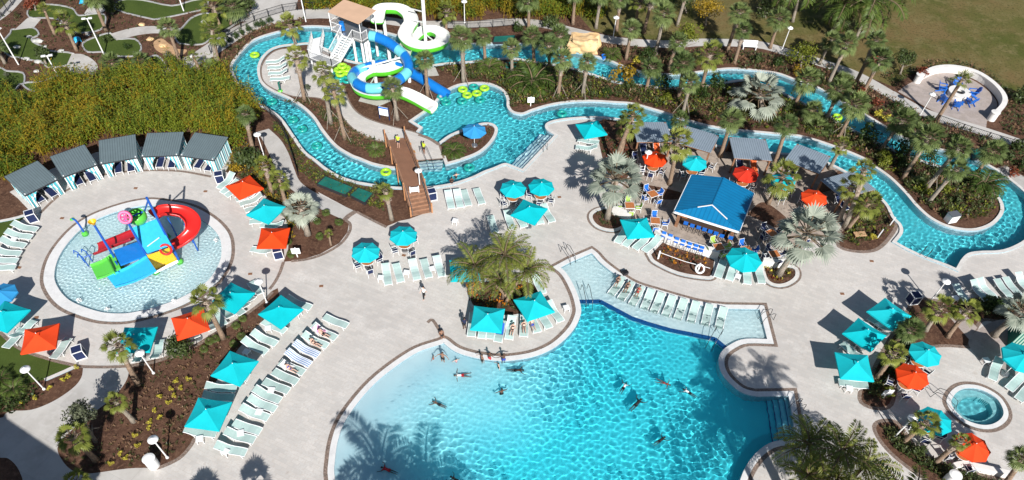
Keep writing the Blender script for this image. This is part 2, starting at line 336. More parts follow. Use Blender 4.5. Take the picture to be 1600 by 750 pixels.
def link(name, me, parent=None, loc=None, rz=0):
    o = bpy.data.objects.new(name, me); COL.objects.link(o)
    if parent: o.parent = parent
    if loc is not None: o.location = loc
    if rz: o.rotation_euler = (0, 0, rz)
    return o
def part(name, mb, mats, parent, smooth=False, label=None):
    o = link(name, mb.mesh(name, mats, smooth), parent)
    if label: o['label'] = label
    return o
def tag(o, label=None, cat=None, group=None, kind=None):
    if label: o['label'] = label
    if cat: o['category'] = cat
    if group: o['group'] = group
    if kind: o['kind'] = kind
    return o
def thing(name, label, cat, loc=(0, 0, 0), rz=0, group=None):
    o = link(name, None, None, loc, rz); o.empty_display_size = .2
    return tag(o, label, cat, group)
def dup(root, loc, rz=0, label=None, group=None, scale=None):
    r = root.copy(); COL.objects.link(r); r.location = loc; r.rotation_euler = (0, 0, rz)
    if scale: r.scale = (scale,) * 3
    if label: r['label'] = label
    if group: r['group'] = group
    for ch in KIDS[root.name]:
        c = ch.copy(); COL.objects.link(c); c.parent = r
        for g in ch.children:
            d = g.copy(); COL.objects.link(d); d.parent = c
    return r
KIDS = {}; USED = set()
def proto(root):
    KIDS[root.name] = list(root.children); return root
def place(root, loc, rz, label, group=None, scale=None):
    """the first call moves the original, later calls copy it with its parts"""
    if root.name not in USED:
        USED.add(root.name); root.location = loc; root.rotation_euler = (0, 0, rz)
        if scale: root.scale = (scale,) * 3
        root['label'] = label
        if group: root['group'] = group
        return root
    return dup(root, loc, rz, label, group, scale)
def wet(o):                                   # stands in the water: the sun reaches it through the surface
    o.cycles.is_caustics_receiver = True
    for c in o.children: wet(c)
    return o
# ================================================================ GROUND
def spline(pts, closed=True, sub=4):
    """pixel outline -> smooth outline; a point with a third value is a sharp corner"""
    n = len(pts)
    P = [Vector((p[0], p[1])) for p in pts]; K = [len(p) > 2 for p in pts]; out = []
    rngi = range(n if closed else n - 1)
    for i in rngi:
        a, b = P[i], P[(i + 1) % n]
        pa = P[i - 1] if (closed or i > 0) else a; pb = P[(i + 2) % n] if (closed or i + 2 < n) else b
        ta = (b - pa) * .5 if not K[i] else (b - a); tb = (pb - a) * .5 if not K[(i + 1) % n] else (b - a)
        L = (b - a).length
        for t_ in (ta,): 
            if t_.length > 1.3 * L: ta = t_ * (1.3 * L / t_.length)
        if tb.length > 1.3 * L: tb = tb * (1.3 * L / tb.length)
        if K[i] and K[(i + 1) % n]: out.append(a); continue
        for k in range(sub):
            t = k / sub; t2, t3 = t * t, t * t * t
            out.append(a * (2 * t3 - 3 * t2 + 1) + ta * (t3 - 2 * t2 + t) + b * (3 * t2 - 2 * t3) + tb * (t3 - t2))
    if not closed: out.append(P[-1])
    return [(p.x, p.y) for p in out]
def W(pts, sub=4): return [G(*p).xy for p in spline(pts, True, sub)]          # smooth world outline
def WP(pts): return [G(p[0], p[1]).xy for p in pts]                           # straight world outline
def area(p): return sum(p[i].x * p[(i + 1) % len(p)].y - p[(i + 1) % len(p)].x * p[i].y for i in range(len(p))) / 2
def offset(p, d):
    """d > 0 grows the outline"""
    n = len(p); sg = 1 if area(p) > 0 else -1; out = []
    for i in range(n):
        e0 = (p[i] - p[i - 1]); e1 = (p[(i + 1) % n] - p[i])
        if e0.length < 1e-6 or e1.length < 1e-6: out.append(p[i].copy()); continue
        e0.normalize(); e1.normalize()
        n0 = Vector((e0.y, -e0.x)) * sg; n1 = Vector((e1.y, -e1.x)) * sg; m = n0 + n1
        if m.length < .2: out.append(p[i] + n0 * d); continue
        m.normalize(); out.append(p[i] + m * d / max(.5, m.dot(n0)))
    return out
def band(pts, wd, sub=4):
    c = [G(*p).xy for p in spline(pts, False, sub)]; L = []; Rr = []
    for i in range(len(c)):
        t = (c[min(i + 1, len(c) - 1)] - c[max(i - 1, 0)]).normalized(); nn = Vector((-t.y, t.x)) * wd / 2
        L.append(c[i] + nn); Rr.append(c[i] - nn)
    return L + Rr[::-1]
def circle(c, r, n=48, ry=None, rot=0):
    ry = ry or r; o = []
    for i in range(n):
        a = 2 * PI * i / n; x, y = r * math.cos(a), ry * math.sin(a)
        o.append(Vector((c[0] + x * math.cos(rot) - y * math.sin(rot), c[1] + x * math.sin(rot) + y * math.cos(rot))))
    return o
def inside(poly, X, Y):
    ins = np.zeros(X.shape, bool); n = len(poly)
    px = np.array([p[0] for p in poly]); py = np.array([p[1] for p in poly])
    for i in range(n):
        x1, y1, x2, y2 = px[i], py[i], px[i - 1], py[i - 1]
        if y1 == y2: continue
        c = ((y1 > Y) != (y2 > Y)) & (X < (x2 - x1) * (Y - y1) / (y2 - y1) + x1); ins ^= c
    return ins

# ---- traced outlines (photo pixels on the ground)
river_outer = W([(400,63),(383,77),(367,97),(364,107),(368,121),(378,136),(392,152),(407,163),(420,170),(440,185),(460,213),(477,237),(494,250),(510,263),(530,275),(553,283),(573,287),(600,291),(625,293),(663,293),(683,291),(710,286),(737,277),(756,268),(770,263),(788,256),(800,259),(816,265,1),(866,212,1),(853,203),(853,194),(868,188),(900,184),(940,183),(985,189),(1040,201),(1087,218),(1130,229),(1200,238),(1240,241),(1272,246),(1310,262),(1350,286),(1385,318),(1397,340),(1408,352),(1410,365),(1400,379,1),(1420,390),(1447,402),(1477,413),(1493,420,1),(1502,405),(1513,396),(1533,393),(1560,392),(1583,385),(1604,371),(1616,345),(1611,318),(1598,300),(1570,277),(1550,264),(1525,251),(1505,244),(1480,238),(1447,230),(1413,218),(1387,203),(1357,185),(1327,168),(1300,152),(1280,140),(1243,127),(1220,118),(1200,114),(1150,109),(1117,111),(1087,115),(1053,118),(1020,117),(993,112),(967,103),(943,93),(905,84),(870,76),(843,73),(813,70),(790,69),(740,70),(690,71),(640,62),(590,50),(545,45),(517,44),(477,43),(433,52)])
river_inner = W([(402,110),(407,130),(423,143),(450,155),(473,170),(490,187),(503,207),(523,230),(547,245),(560,250),(580,258),(603,263),(622,264),(638,252,1),(692,248,1),(696,259,1),(720,252),(750,240),(770,222),(778,204),(770,194),(753,193),(735,199),(705,210),(686,223,1),(652,211,1),(661,200,1),(645,190,1),(677,168,1),(690,152),(700,143),(717,135),(740,132),(763,133),(783,142),(791,155),(792,168),(800,177),(817,180),(833,174),(860,166),(893,161),(927,160),(960,162),(987,164),(1017,172),(1050,182),(1083,193),(1130,203),(1200,210),(1250,215),(1300,230),(1347,249),(1367,263),(1390,280),(1413,303),(1430,323),(1453,343),(1483,357),(1520,362),(1550,353),(1567,334),(1565,315),(1550,299),(1530,285),(1505,272),(1480,264),(1450,254),(1410,240),(1370,222),(1333,203),(1310,192),(1297,182),(1265,166),(1235,151),(1200,135),(1165,125),(1137,128),(1100,134),(1053,138),(1013,134),(975,130),(947,123),(923,115),(900,108),(883,103),(837,97),(797,91),(740,96),(687,100),(650,107),(600,103),(545,95),(510,78),(487,68),(462,69),(437,72),(420,79),(407,93)])
pool_outer = W([(507,717),(512,687),(523,657),(543,627),(573,593),(610,563),(647,540),(683,528),(693,524),(702,527),(720,540),(747,548),(777,552),(803,551),(833,545),(860,532),(883,510),(893,490),(893,477),(887,457),(873,431),(855,417,1),(883,402,1),(925,384,1),(937,393),(950,407),(977,427),(1000,440),(1033,450),(1067,460),(1100,468),(1133,472,1),(1198,473,1),(1216,542,1),(1170,541),(1152,548),(1140,558),(1138,571),(1145,586),(1163,602),(1180,607,1),(1245,606,1),(1250,633,1),(1262,700,1),(1226,702),(1208,708),(1190,724),(1176,748),(1168,780),(1160,850),(1050,960),(800,1000),(600,930),(525,830),(506,750)])
splash_px = [(62,437),(72,400),(100,363),(133,338),(177,320),(218,310),(250,309),(300,318),(337,337),(360,360),(367,383),(364,410),(347,440),(325,459),(300,474),(276,485),(240,497),(205,505),(180,507),(150,505),(118,496),(90,483),(71,463)]
splash_outer = W(splash_px)
spa_c = (G(1472, 628).xy + G(1581, 646).xy) / 2; spa_r = 3.02
spa_outer = W([(1472,624),(1478,610),(1490,600),(1506,596),(1528,598),(1550,607),(1568,620),(1579,637),(1582,652),(1576,664),(1562,673),(1545,676),(1525,673),(1503,664),(1486,650),(1476,637)])
DECK = [(15,300),(80,264),(150,238),(222,229),(292,227),(362,240),(366,246),(352,268),(380,282),(410,302),(432,322),(448,345),(452,370),(450,390),(443,409),(467,407),(500,397),(530,380),(543,363),(545,350),(538,342),(516,332),(497,300),(553,330),(603,354),(625,345),(640,342),(672,330),(650,300),(672,270),(760,240),(830,220),(848,180),(940,170),(1000,180),(1100,205),(1250,230),(1310,250),(1360,280),(1400,330),(1420,380),(1500,400),(1560,385),(1760,340),(2000,420),(2000,1000),(1200,1300),(300,1200),(238,790),(238,731),(253,728),(280,715),(297,697),(306,680),(304,668),(318,632),(335,600),(352,575),(370,548),(385,530),(397,512),(412,500),(426,482),(437,464),(434,450),(426,454),(412,468),(380,492),(360,508),(340,516),(308,536),(280,549),(250,560),(200,570),(135,571),(120,570),(100,565),(70,557),(40,547),(20,535),(0,518),(-60,480),(-60,410),(0,373),(20,355),(39,339),(45,328),(28,310)]
regions = []          # later ones lie over earlier ones: (name, outline)
def reg(name, poly): regions.append((name, poly))
reg('lawn', WP([(903,22),(925,48),(960,56),(1040,64),(1100,61),(1180,62),(1215,70),(1255,82),(1290,94),(1340,114),(1392,134),(1425,116),(1460,104),(1490,104),(1525,112),(1556,127),(1580,150),(1640,190),(1800,240),(2300,200),(3200,-420),(800,-520),(840,-60)]))
reg('lawn', WP([(-200,30),(0,14),(17,0),(70,-60),(60,-130),(-300,-130)]))
reg('concrete', band([(-40,50),(0,24),(22,3),(60,-40)], 1.6))
# mini golf: turf greens with stone kerbs, concrete walks
GREENS = [[(47,27),(49,12),(80,8),(112,14),(120,24),(130,25),(152,22),(164,26),(161,43),(144,50),(120,51),(108,46),(96,32),(76,28)],
 [(20,47),(50,44),(60,54),(50,60),(50,66),(66,74),(80,81),(114,85),(104,102),(76,105),(68,98),(30,90),(18,88),(8,80),(5,68),(18,52)],
 [(131,68),(152,58),(172,53),(181,62),(210,62),(220,77),(206,88),(170,86),(160,81),(138,81)],
 [(-30,104),(0,107),(10,112),(35,115),(37,130),(30,132),(20,142),(-30,140)],
 [(38,131),(66,128),(96,116),(112,113),(144,118),(130,126),(80,140),(50,141)],
 [(182,15),(190,1),(222,1),(268,10),(300,2),(322,0),(321,13),(290,21),(245,30),(235,29)],
 [(335,22),(318,22),(300,29),(287,43),(277,52),(275,58),(280,67),(292,69),(316,69),(330,60),(372,34),(372,20)],
 [(215,105),(240,88),(250,92),(257,102),(254,111),(240,115),(222,117)],
 [(180,-14),(240,-20),(300,-12),(340,-4),(336,-16),(250,-40),(180,-30)]]
for g in GREENS:
    p = W(g, 3); reg('kerb_stone', offset(p, .17)); reg('turf', p)
reg('concrete', W([(112,84,1),(130,85),(146,94),(153,105),(147,117,1),(112,113,1),(104,102,1)]))
reg('concrete', WP([(43,28),(64,30),(53,43),(22,47)]))
reg('concrete', W([(172,53,1),(200,45),(225,41),(250,41),(275,43,1),(285,45,1),(262,53,1),(240,52),(215,55),(182,63,1)]))
reg('concrete', W([(131,22,1),(138,12),(148,7),(166,10),(162,18),(152,21,1)]))
reg('concrete', WP([(210,118),(232,114),(240,124),(215,128)]))
reg('sandbed', W([(240,66),(252,60),(264,68),(276,76),(292,78),(284,86),(262,86),(244,78)]))
reg('sandbed', W([(152,118),(165,113),(182,118),(176,124),(155,124)]))
reg('sandbed', W([(-20,165),(5,160),(24,164),(20,172),(-20,178)]))
# walks behind the river
reg('concrete', WP([(372,22),(393,18),(395,-8),(470,-16),(462,12),(462,22),(400,32),(374,34)]))
reg('concrete', band([(250,130),(282,106),(320,84),(350,64),(378,47),(410,34),(450,24),(490,21),(520,20)], 2.5))
reg('concrete', WP([(452,24),(460,-20),(470,-60),(380,-60),(385,-4),(400,8),(440,10)]))
reg('concrete', band([(470,22),(560,26),(640,37),(690,38),(740,38),(800,34),(850,38),(900,50),(960,63),(1040,69),(1100,66),(1180,69),(1225,80),(1280,97),(1330,114),(1365,132),(1392,148)], 1.7))
reg('pinkpaver', W([(1403,143,1),(1418,132),(1440,122),(1462,116),(1487,115),(1518,124),(1542,140),(1557,158),(1556,172),(1542,190,1),(1540,206,1),(1470,180,1)]))
reg('concrete', band([(1390,146),(1410,158),(1440,174),(1480,188),(1540,206),(1600,226),(1700,260),(1900,330)], 1.7))
reg('concrete', band([(1560,262),(1600,285),(1660,300),(1760,330)], 2.0))
# the pool deck
reg('pool_deck', WP(DECK))
reg('turf', WP([(-60,345),(0,344),(38,339),(20,355),(0,373),(-60,410)]))
reg('turf', WP([(-60,478),(0,518),(20,536),(40,548),(70,558),(100,566),(121,571),(75,592),(30,602),(-60,600)]))
reg('coping', band([(0,346),(20,342),(38,337)], .3)); reg('coping', band([(70,594),(98,582),(122,571)], .3))
# the pale walk bottom left and the two walks into the deck
reg('concrete', W([(130,572,1),(202,568,1),(200,588),(190,606),(172,625),(150,642),(110,674),(92,694),(91,708),(104,728),(120,738),(140,740),(200,732),(241,731,1),(241,830,1),(150,960,1),(-200,900,1),(-260,700,1),(5,652,1),(9,646),(20,642),(50,640),(83,627),(113,607),(127,590)]))
reg('mulch_dark', W([(-60,705),(0,715),(12,716),(24,726),(32,740),(36,756),(30,800),(-60,800)]))
reg('concrete', W([(402,206,1),(420,201,1),(438,218),(450,238),(459,262),(467,281),(480,293),(497,303),(525,316),(557,331,1),(538,344,1),(516,334),(493,322),(465,303),(446,288),(434,272),(424,248),(412,222)]))
reg('brick', band([(556,330),(545,337),(538,344)], .5))
# beds on the deck
reg('coping', offset(W([(735,462),(742,448),(760,440),(800,436),(832,444),(845,458),(840,475),(815,490),(770,492),(742,480)]), .25)); reg('mulch', W([(735,462),(742,448),(760,440),(800,436),(832,444),(845,458),(840,475),(815,490),(770,492),(742,480)]))
reg('flagstone', WP([(992,180),(1040,190),(1090,210),(1140,222),(1200,230),(1245,236),(1285,248),(1320,268),(1318,300),(1330,312),(1320,345),(1300,366),(1270,379),(1240,396),(1215,410),(1190,402),(1150,400),(1118,405),(1060,387),(1022,364),(985,346),(958,330),(955,314),(972,292),(988,270),(990,240)]))
reg('mulch', W([(936,190),(985,186),(1000,195),(994,235),(988,262),(975,282),(955,276),(942,250)]))
reg('mulch', W([(985,292,1),(1000,287),(1062,300),(1067,310,1),(1040,312),(998,303)]))
reg('mulch', W([(1168,335,1),(1185,318),(1200,318),(1232,345),(1212,356,1)]))
for b_ in ([(926,337),(934,330),(950,327),(966,330),(974,340),(972,352),(958,358),(940,355),(929,347)], [(1017,398,1),(1036,378,1),(1116,406,1),(1112,429),(1101,432),(1060,425),(1024,408)], [(1193,416,1),(1238,419),(1242,431),(1230,441),(1214,444),(1200,437)]):
    p = W(b_); reg('brick', offset(p, .55)); reg('coping', offset(p, .35)); reg('mulch', p)
bedD = W([(1313,384),(1340,391),(1367,388),(1386,371),(1398,350),(1390,334),(1384,316),(1360,290),(1330,268),(1308,268),(1300,290),(1322,318),(1325,348),(1314,366)])
reg('brick', offset(bedD, .35)); reg('mulch', bedD)
for b_ in ([(1360,598),(1372,570),(1385,545),(1400,520),(1412,505),(1420,488),(1428,474),(1440,468),(1470,472),(1510,470),(1560,468),(1600,470),(1660,480),(1660,505),(1600,502),(1560,500),(1530,500),(1511,540,1),(1470,538),(1440,544),(1424,560),(1412,580),(1398,598),(1390,630),(1370,636),(1348,628),(1348,610)],
           [(1369,668),(1380,660),(1400,662),(1414,680),(1428,700),(1450,716),(1480,728),(1520,742),(1600,765),(1600,820),(1500,780),(1440,742),(1400,712),(1378,688)]):
    p = W(b_); reg('brick', offset(p, .3)); reg('mulch', p)
reg('pinkpaver', WP([(1477,488),(1500,482),(1527,512),(1514,530)])); reg('pinkpaver', W([(1513,535),(1528,515),(1560,500),(1600,500),(1660,505),(1660,600),(1560,580),(1530,560)]))
reg('mulch', WP([(1479,487),(1494,502),(1500,488),(1492,480)]))
# brick lines on the deck
for ln in ([(63,333),(80,316),(103,298),(147,277),(180,270),(213,267),(250,266),(287,268),(330,276)], [(443,409),(438,424),(430,440),(421,452)], [(426,456),(412,470),(380,494),(340,519),(308,539),(250,563),(200,572),(135,573),(100,567),(70,559),(40,549),(20,537),(0,519)], [(238,732),(253,729),(280,716),(297,698),(307,680)], [(668,504),(676,500),(690,522)], [(455,408),(480,405),(505,397),(532,381),(546,362),(547,350),(540,344)], [(557,331),(580,343),(604,355)]):
    reg('brick', band(ln, .28))
# pools: brick band, coping, water
def pool(outer, kw, bw=.32, cw=.5, name='coping'):
    reg('brick', outer); reg(name, offset(outer, -bw)); wp = offset(outer, -bw - cw); reg(kw, wp); return wp
pool_water = pool(pool_outer, 'WATER', .3, .46, 'whitecoping')
splash_water = pool(splash_outer, 'WATER', .3, .85, 'whitecoping')
spa_water = pool(spa_outer, 'WATER', .3, .35, 'whitecoping')
reg('rivercoping', offset(river_outer, .32)); reg('WATER', river_outer)
reg('rivercoping', river_inner); reg('mulch', offset(river_inner, -.34))
# the slide plaza inside the river's loop, and the walk to the bridge
plaza = W([(409,110),(413,97),(424,84),(440,77),(462,77),(480,84),(498,96),(520,112),(535,135),(545,160),(560,178),(585,190),(620,200),(650,208),(684,224,1),(692,247,1),(640,251,1),(604,222,1),(580,217),(560,206),(542,190),(527,170),(500,153),(460,150),(430,139),(413,127)])
reg('brick', offset(plaza, .18)); reg('pool_deck', plaza)
reg('brick', band([(686,226),(672,217),(654,210)], .4)); reg('concrete', WP([(560,158),(592,166),(606,160),(628,150),(600,140),(566,148)])); reg('concrete', WP([(655,105),(680,105),(686,118),(660,120)]))

ZREG = {'coping': .05, 'whitecoping': .03, 'rivercoping': .10, 'kerb_stone': .10}
MATREG = {'pool_deck': 'deck', 'mulch_dark': 'mulch', 'rivercoping': 'coping', 'kerb_stone': 'greykerb'}
NAMES = {'mulch_bed': 'mulch', 'ground': 'mulch'}
# ---- one triangulation of all the outlines, each triangle given to the topmost region
def build_ground():
    vs = []; es = []
    B = 600.0; box = [Vector((-B, -120)), Vector((B, -120)), Vector((B, 700)), Vector((-B, 700))]
    for p in [box] + [r[1] for r in regions]:
        o = len(vs); vs += [Vector((round(q.x, 4), round(q.y, 4))) for q in p]; n_ = len(p); es += [(o + i, o + (i + 1) % n_) for i in range(n_)]
    v, e, f, *_ = geometry.delaunay_2d_cdt(vs, es, [], 0, 1e-4)
    V = np.array([(q.x, q.y) for q in v]); T = np.array([t for t in f if len(t) == 3])
    C = V[T].mean(1); lab = np.full(len(T), -1)
    for i, (nm, p) in enumerate(regions): lab[inside(p, C[:, 0], C[:, 1])] = i
    kinds = {}
    for k in range(len(T)):
        nm = 'ground' if lab[k] < 0 else regions[lab[k]][0]
        if nm == 'mulch' or nm == 'mulch_dark': nm = 'ground'
        kinds.setdefault(nm, []).append(k)
    for nm, ks in kinds.items():
        if nm == 'WATER': continue
        z = ZREG.get(nm, 0.0); used = {}; vv = []; ff = []; mi = []
        def vid(i, zz=z):
            if (i, zz) not in used: used[(i, zz)] = len(vv); vv.append((V[i][0], V[i][1], zz))
            return used[(i, zz)]
        edges = {}
        for k in ks:
            a, b, c = (int(q) for q in T[k])
            if (V[b][0]-V[a][0])*(V[c][1]-V[a][1]) - (V[b][1]-V[a][1])*(V[c][0]-V[a][0]) < 0: b, c = c, b
            ff.append((vid(a), vid(b), vid(c))); mi.append(0)
            for s_, t_ in ((a, b), (b, c), (c, a)):
                if (t_, s_) in edges: del edges[(t_, s_)]
                else: edges[(s_, t_)] = 1
        if z > 0:
            low = -1.7 if 'coping' in nm else -.05
            for (a, b) in edges: ff.append((vid(b), vid(a), vid(a, low), vid(b, low))); mi.append(1 if 'coping' in nm else 0)
        me = bpy.data.meshes.new(nm); me.from_pydata(vv, [], ff); me.materials.append(M[MATREG.get(nm, 'mulch' if nm == 'ground' else nm)])
        if 'coping' in nm: me.materials.append(M['pool_tile'])
        me.polygons.foreach_set('material_index', mi)
        o = link({'whitecoping': 'pool_coping', 'rivercoping': 'river_kerb', 'coping': 'planter_kerb', 'turf': 'artificial_turf', 'concrete': 'path', 'brick': 'brick_paving', 'flagstone': 'flagstone_paving', 'pinkpaver': 'paver_patio', 'sandbed': 'sand_bed', 'kerb_stone': 'stone_kerb', 'ground': 'mulch_ground'}.get(nm, nm), me)
        o['kind'] = 'structure'
        if 'coping' in nm: o.cycles.is_caustics_receiver = True
build_ground()

# ---- water sheets and floors
def grid(name, poly, step, zf, mats, margin, smooth, holes=()):
    pg = offset(poly, margin); xs = [p.x for p in pg]; ys = [p.y for p in pg]
    X, Y = np.meshgrid(np.arange(min(xs), max(xs) + step, step), np.arange(min(ys), max(ys) + step, step))
    ok = inside(pg, X, Y)
    for h in holes: ok &= ~inside(offset(h, -margin), X, Y)
    q = ok[:-1, :-1] | ok[1:, :-1] | ok[:-1, 1:] | ok[1:, 1:]
    idx = np.arange(X.size).reshape(X.shape); fc = np.stack([idx[:-1, :-1], idx[:-1, 1:], idx[1:, 1:], idx[1:, :-1]], -1)[q]
    us, inv = np.unique(fc, return_inverse=True); inv = inv.reshape(fc.shape)
    Z = zf(X, Y).ravel()[us]; P = np.stack([X.ravel()[us], Y.ravel()[us], Z], -1)
    me = bpy.data.meshes.new(name); me.from_pydata(P.tolist(), [], inv.tolist()); me.materials.append(M[mats])
    if smooth: me.polygons.foreach_set('use_smooth', [True] * len(me.polygons))
    o = link(name, me); o['kind'] = 'structure'; return o
def waves(seed, amp, l0, l1, n_=34):
    r = np.random.default_rng(seed); ws = [(r.uniform(l0, l1), r.uniform(0, 2 * PI), r.uniform(0, 2 * PI)) for _ in range(n_)]
    pk = [(r.uniform(.05, .11), r.uniform(0, 6.28), r.uniform(0, 6.28)) for _ in range(6)]
    def f(X, Y):
        Z = np.zeros_like(X)
        for l, a, ph in ws:
            k = 2 * PI / l; Z += np.sin(k * (math.cos(a) * X + math.sin(a) * Y) + ph + .6 * np.sin(.9 * X * math.sin(a) - .8 * Y * math.cos(a) + ph)) * l
        mod = np.ones_like(X)
        for k, a, ph in pk: mod += .22 * np.sin(2 * PI * k * (math.cos(a) * X + math.sin(a) * Y) + ph)
        return Z * amp * np.clip(mod, .35, 1.7)
    return f
beach = [G(*p).xy for p in spline([(515,830),(506,750),(508,717),(513,687),(524,657),(544,627),(574,593),(611,563),(648,540),(684,528)], False, 4)]
def dist_beach(X, Y):
    D = np.full(X.shape, 1e9)
    for a, b in zip(beach[:-1], beach[1:]):
        dx, dy = b.x - a.x, b.y - a.y; t = np.clip(((X - a.x) * dx + (Y - a.y) * dy) / (dx * dx + dy * dy), 0, 1)
        D = np.minimum(D, np.hypot(X - a.x - t * dx, Y - a.y - t * dy))
    return D
def pool_depth(X, Y):
    d = np.maximum(0, dist_beach(X, Y) - .95); return .10 + np.minimum(.92, .044 * d + .0028 * d * d)
WL = -.07
pw = waves(3, .0033, .26, .74)
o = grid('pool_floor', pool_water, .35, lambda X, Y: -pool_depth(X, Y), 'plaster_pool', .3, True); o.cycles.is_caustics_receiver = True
def pool_surface(X, Y):
    d = pool_depth(X, Y); return WL + pw(X, Y) * np.clip((d - .06) / .38, .10, 1.0)
o = grid('pool_water_surface', pool_water, .063, pool_surface, 'pool_water', .3, True); o.cycles.is_caustics_caster = True
rw = waves(5, .0038, .30, .76)
o = grid('river_floor', river_outer, .8, lambda X, Y: X * 0 - 1.0, 'plaster_river', .8, False, [river_inner]); o.cycles.is_caustics_receiver = True
o = grid('river_water', river_outer, .08, lambda X, Y: WL - .03 + rw(X, Y), 'pool_water', .3, True, [river_inner]); o.cycles.is_caustics_caster = True
sw = waves(8, .0052, .2, .5)
o = grid('splash_pad_floor', splash_water, .4, lambda X, Y: X * 0 - .30, 'plaster_splash', .3, False); o.cycles.is_caustics_receiver = True
o = grid('splash_pad_water', splash_water, .055, lambda X, Y: WL + sw(X, Y), 'pool_water', .25, True); o.cycles.is_caustics_caster = True
pw2 = waves(9, .004, .3, .8)
sc2_ = Vector((sum(p.x for p in spa_water) / len(spa_water), sum(p.y for p in spa_water) / len(spa_water)))
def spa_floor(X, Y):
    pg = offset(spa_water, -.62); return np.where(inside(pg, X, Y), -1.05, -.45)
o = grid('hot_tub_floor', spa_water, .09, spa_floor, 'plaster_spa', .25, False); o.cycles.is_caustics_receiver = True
o = grid('hot_tub_water', spa_water, .07, lambda X, Y: WL + pw2(X, Y) * .55, 'pool_water', .25, True); o.cycles.is_caustics_caster = True
# tanning shelf with its blue tile line, and the steps in the cove
shelf = WP([(890,466),(903,468),(938,467),(957,477),(987,493),(1013,502),(1048,512),(1083,519),(1118,526),(1140,545),(1150,560),(1215,560),(1215,465),(1130,458),(1033,440),(950,395),(925,370),(845,412),(870,450)])
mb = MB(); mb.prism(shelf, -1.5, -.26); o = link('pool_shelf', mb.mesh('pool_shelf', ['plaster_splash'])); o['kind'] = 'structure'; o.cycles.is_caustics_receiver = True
mb = MB(); ln = [G(*p, 0) for p in [(893,468),(903,468.5),(938,468),(957,478),(987,494),(1013,503),(1048,513),(1083,520),(1118,527),(1141,546)]]
for a, b in zip(ln[:-1], ln[1:]):
    dd = (b - a); k = dd.normalized() * .02; mb.bar(Vector((a.x, a.y, -.33)) - k, Vector((b.x, b.y, -.33)) + k, .34, .2)
o = link('tile_line', mb.mesh('tile_line', ['tile_blue'])); o['kind'] = 'structure'; o.cycles.is_caustics_receiver = True
mb = MB(); mt = MB()
a0, a1 = G(1246, 612), G(1262, 712)
for k in range(7):
    d0 = Vector((-1, .12, 0)) * (.55 + .42 * k)
    z = -.25 - .16 * k
    p, q = a0 + d0 + Vector((0, .5, 0)), a1 + d0 + Vector((0, -1.5, 0))
    mt.bar(Vector((p.x, p.y, z + .004)), Vector((q.x, q.y, z + .004)), .06, .05)
    mb.prism([(p.x, p.y), (q.x, q.y), (q.x + 3.6, q.y), (p.x + 3.6, p.y)], -1.5 - .003 * k, z)
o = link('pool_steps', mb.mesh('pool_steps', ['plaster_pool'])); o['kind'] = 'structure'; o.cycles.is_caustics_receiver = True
o = link('step_edge_tiles', mt.mesh('step_edge_tiles', ['tile_blue'])); o['kind'] = 'structure'; o.cycles.is_caustics_receiver = True
mb = MB(); mt = MB()          # entry steps of the lagoon, along the deck's straight edge, and those below the plaza
for k in range(4):
    e0, e1 = G(816, 265), G(866, 212); nrm = Vector((-(e1 - e0).y, (e1 - e0).x, 0)).normalized(); d0 = nrm * (.1 + .38 * k)
    if (e0 + d0).x > e0.x: d0 = -d0
    p, q = e0 + d0, e1 + d0; z = -.25 - .15 * k; r_ = (d0.normalized() if d0.length else nrm) * .38
    mb.prism([(p.x, p.y), (q.x, q.y), (q + r_).xy, (p + r_).xy], -1.2, z); mt.bar(Vector((*(p + r_).xy, z + .003)), Vector((*(q + r_).xy, z + .003)), .06, .04)
for k in range(3):
    e0, e1 = G(639, 252), G(692, 248); d = Vector((0, -1, 0)) * (.38 * k); r_ = Vector((0, -.38, 0)); p, q = e0 + d, e1 + d; z = -.22 - .17 * k
    mb.prism([p.xy, q.xy, (q + r_).xy, (p + r_).xy], -1.2, z); mt.bar(Vector((*(p + r_).xy, z + .003)), Vector((*(q + r_).xy, z + .003)), .06, .04)
o = link('lagoon_steps', mb.mesh('lagoon_steps', ['plaster_splash'])); o['kind'] = 'structure'; o.cycles.is_caustics_receiver = True
o = link('lagoon_step_edges', mt.mesh('lagoon_step_edges', ['tile_blue'])); o['kind'] = 'structure'; o.cycles.is_caustics_receiver = True
# ================================================================ KINDS OF THINGS
def kd(name, cat): 
    o = thing(name, None, cat); return o
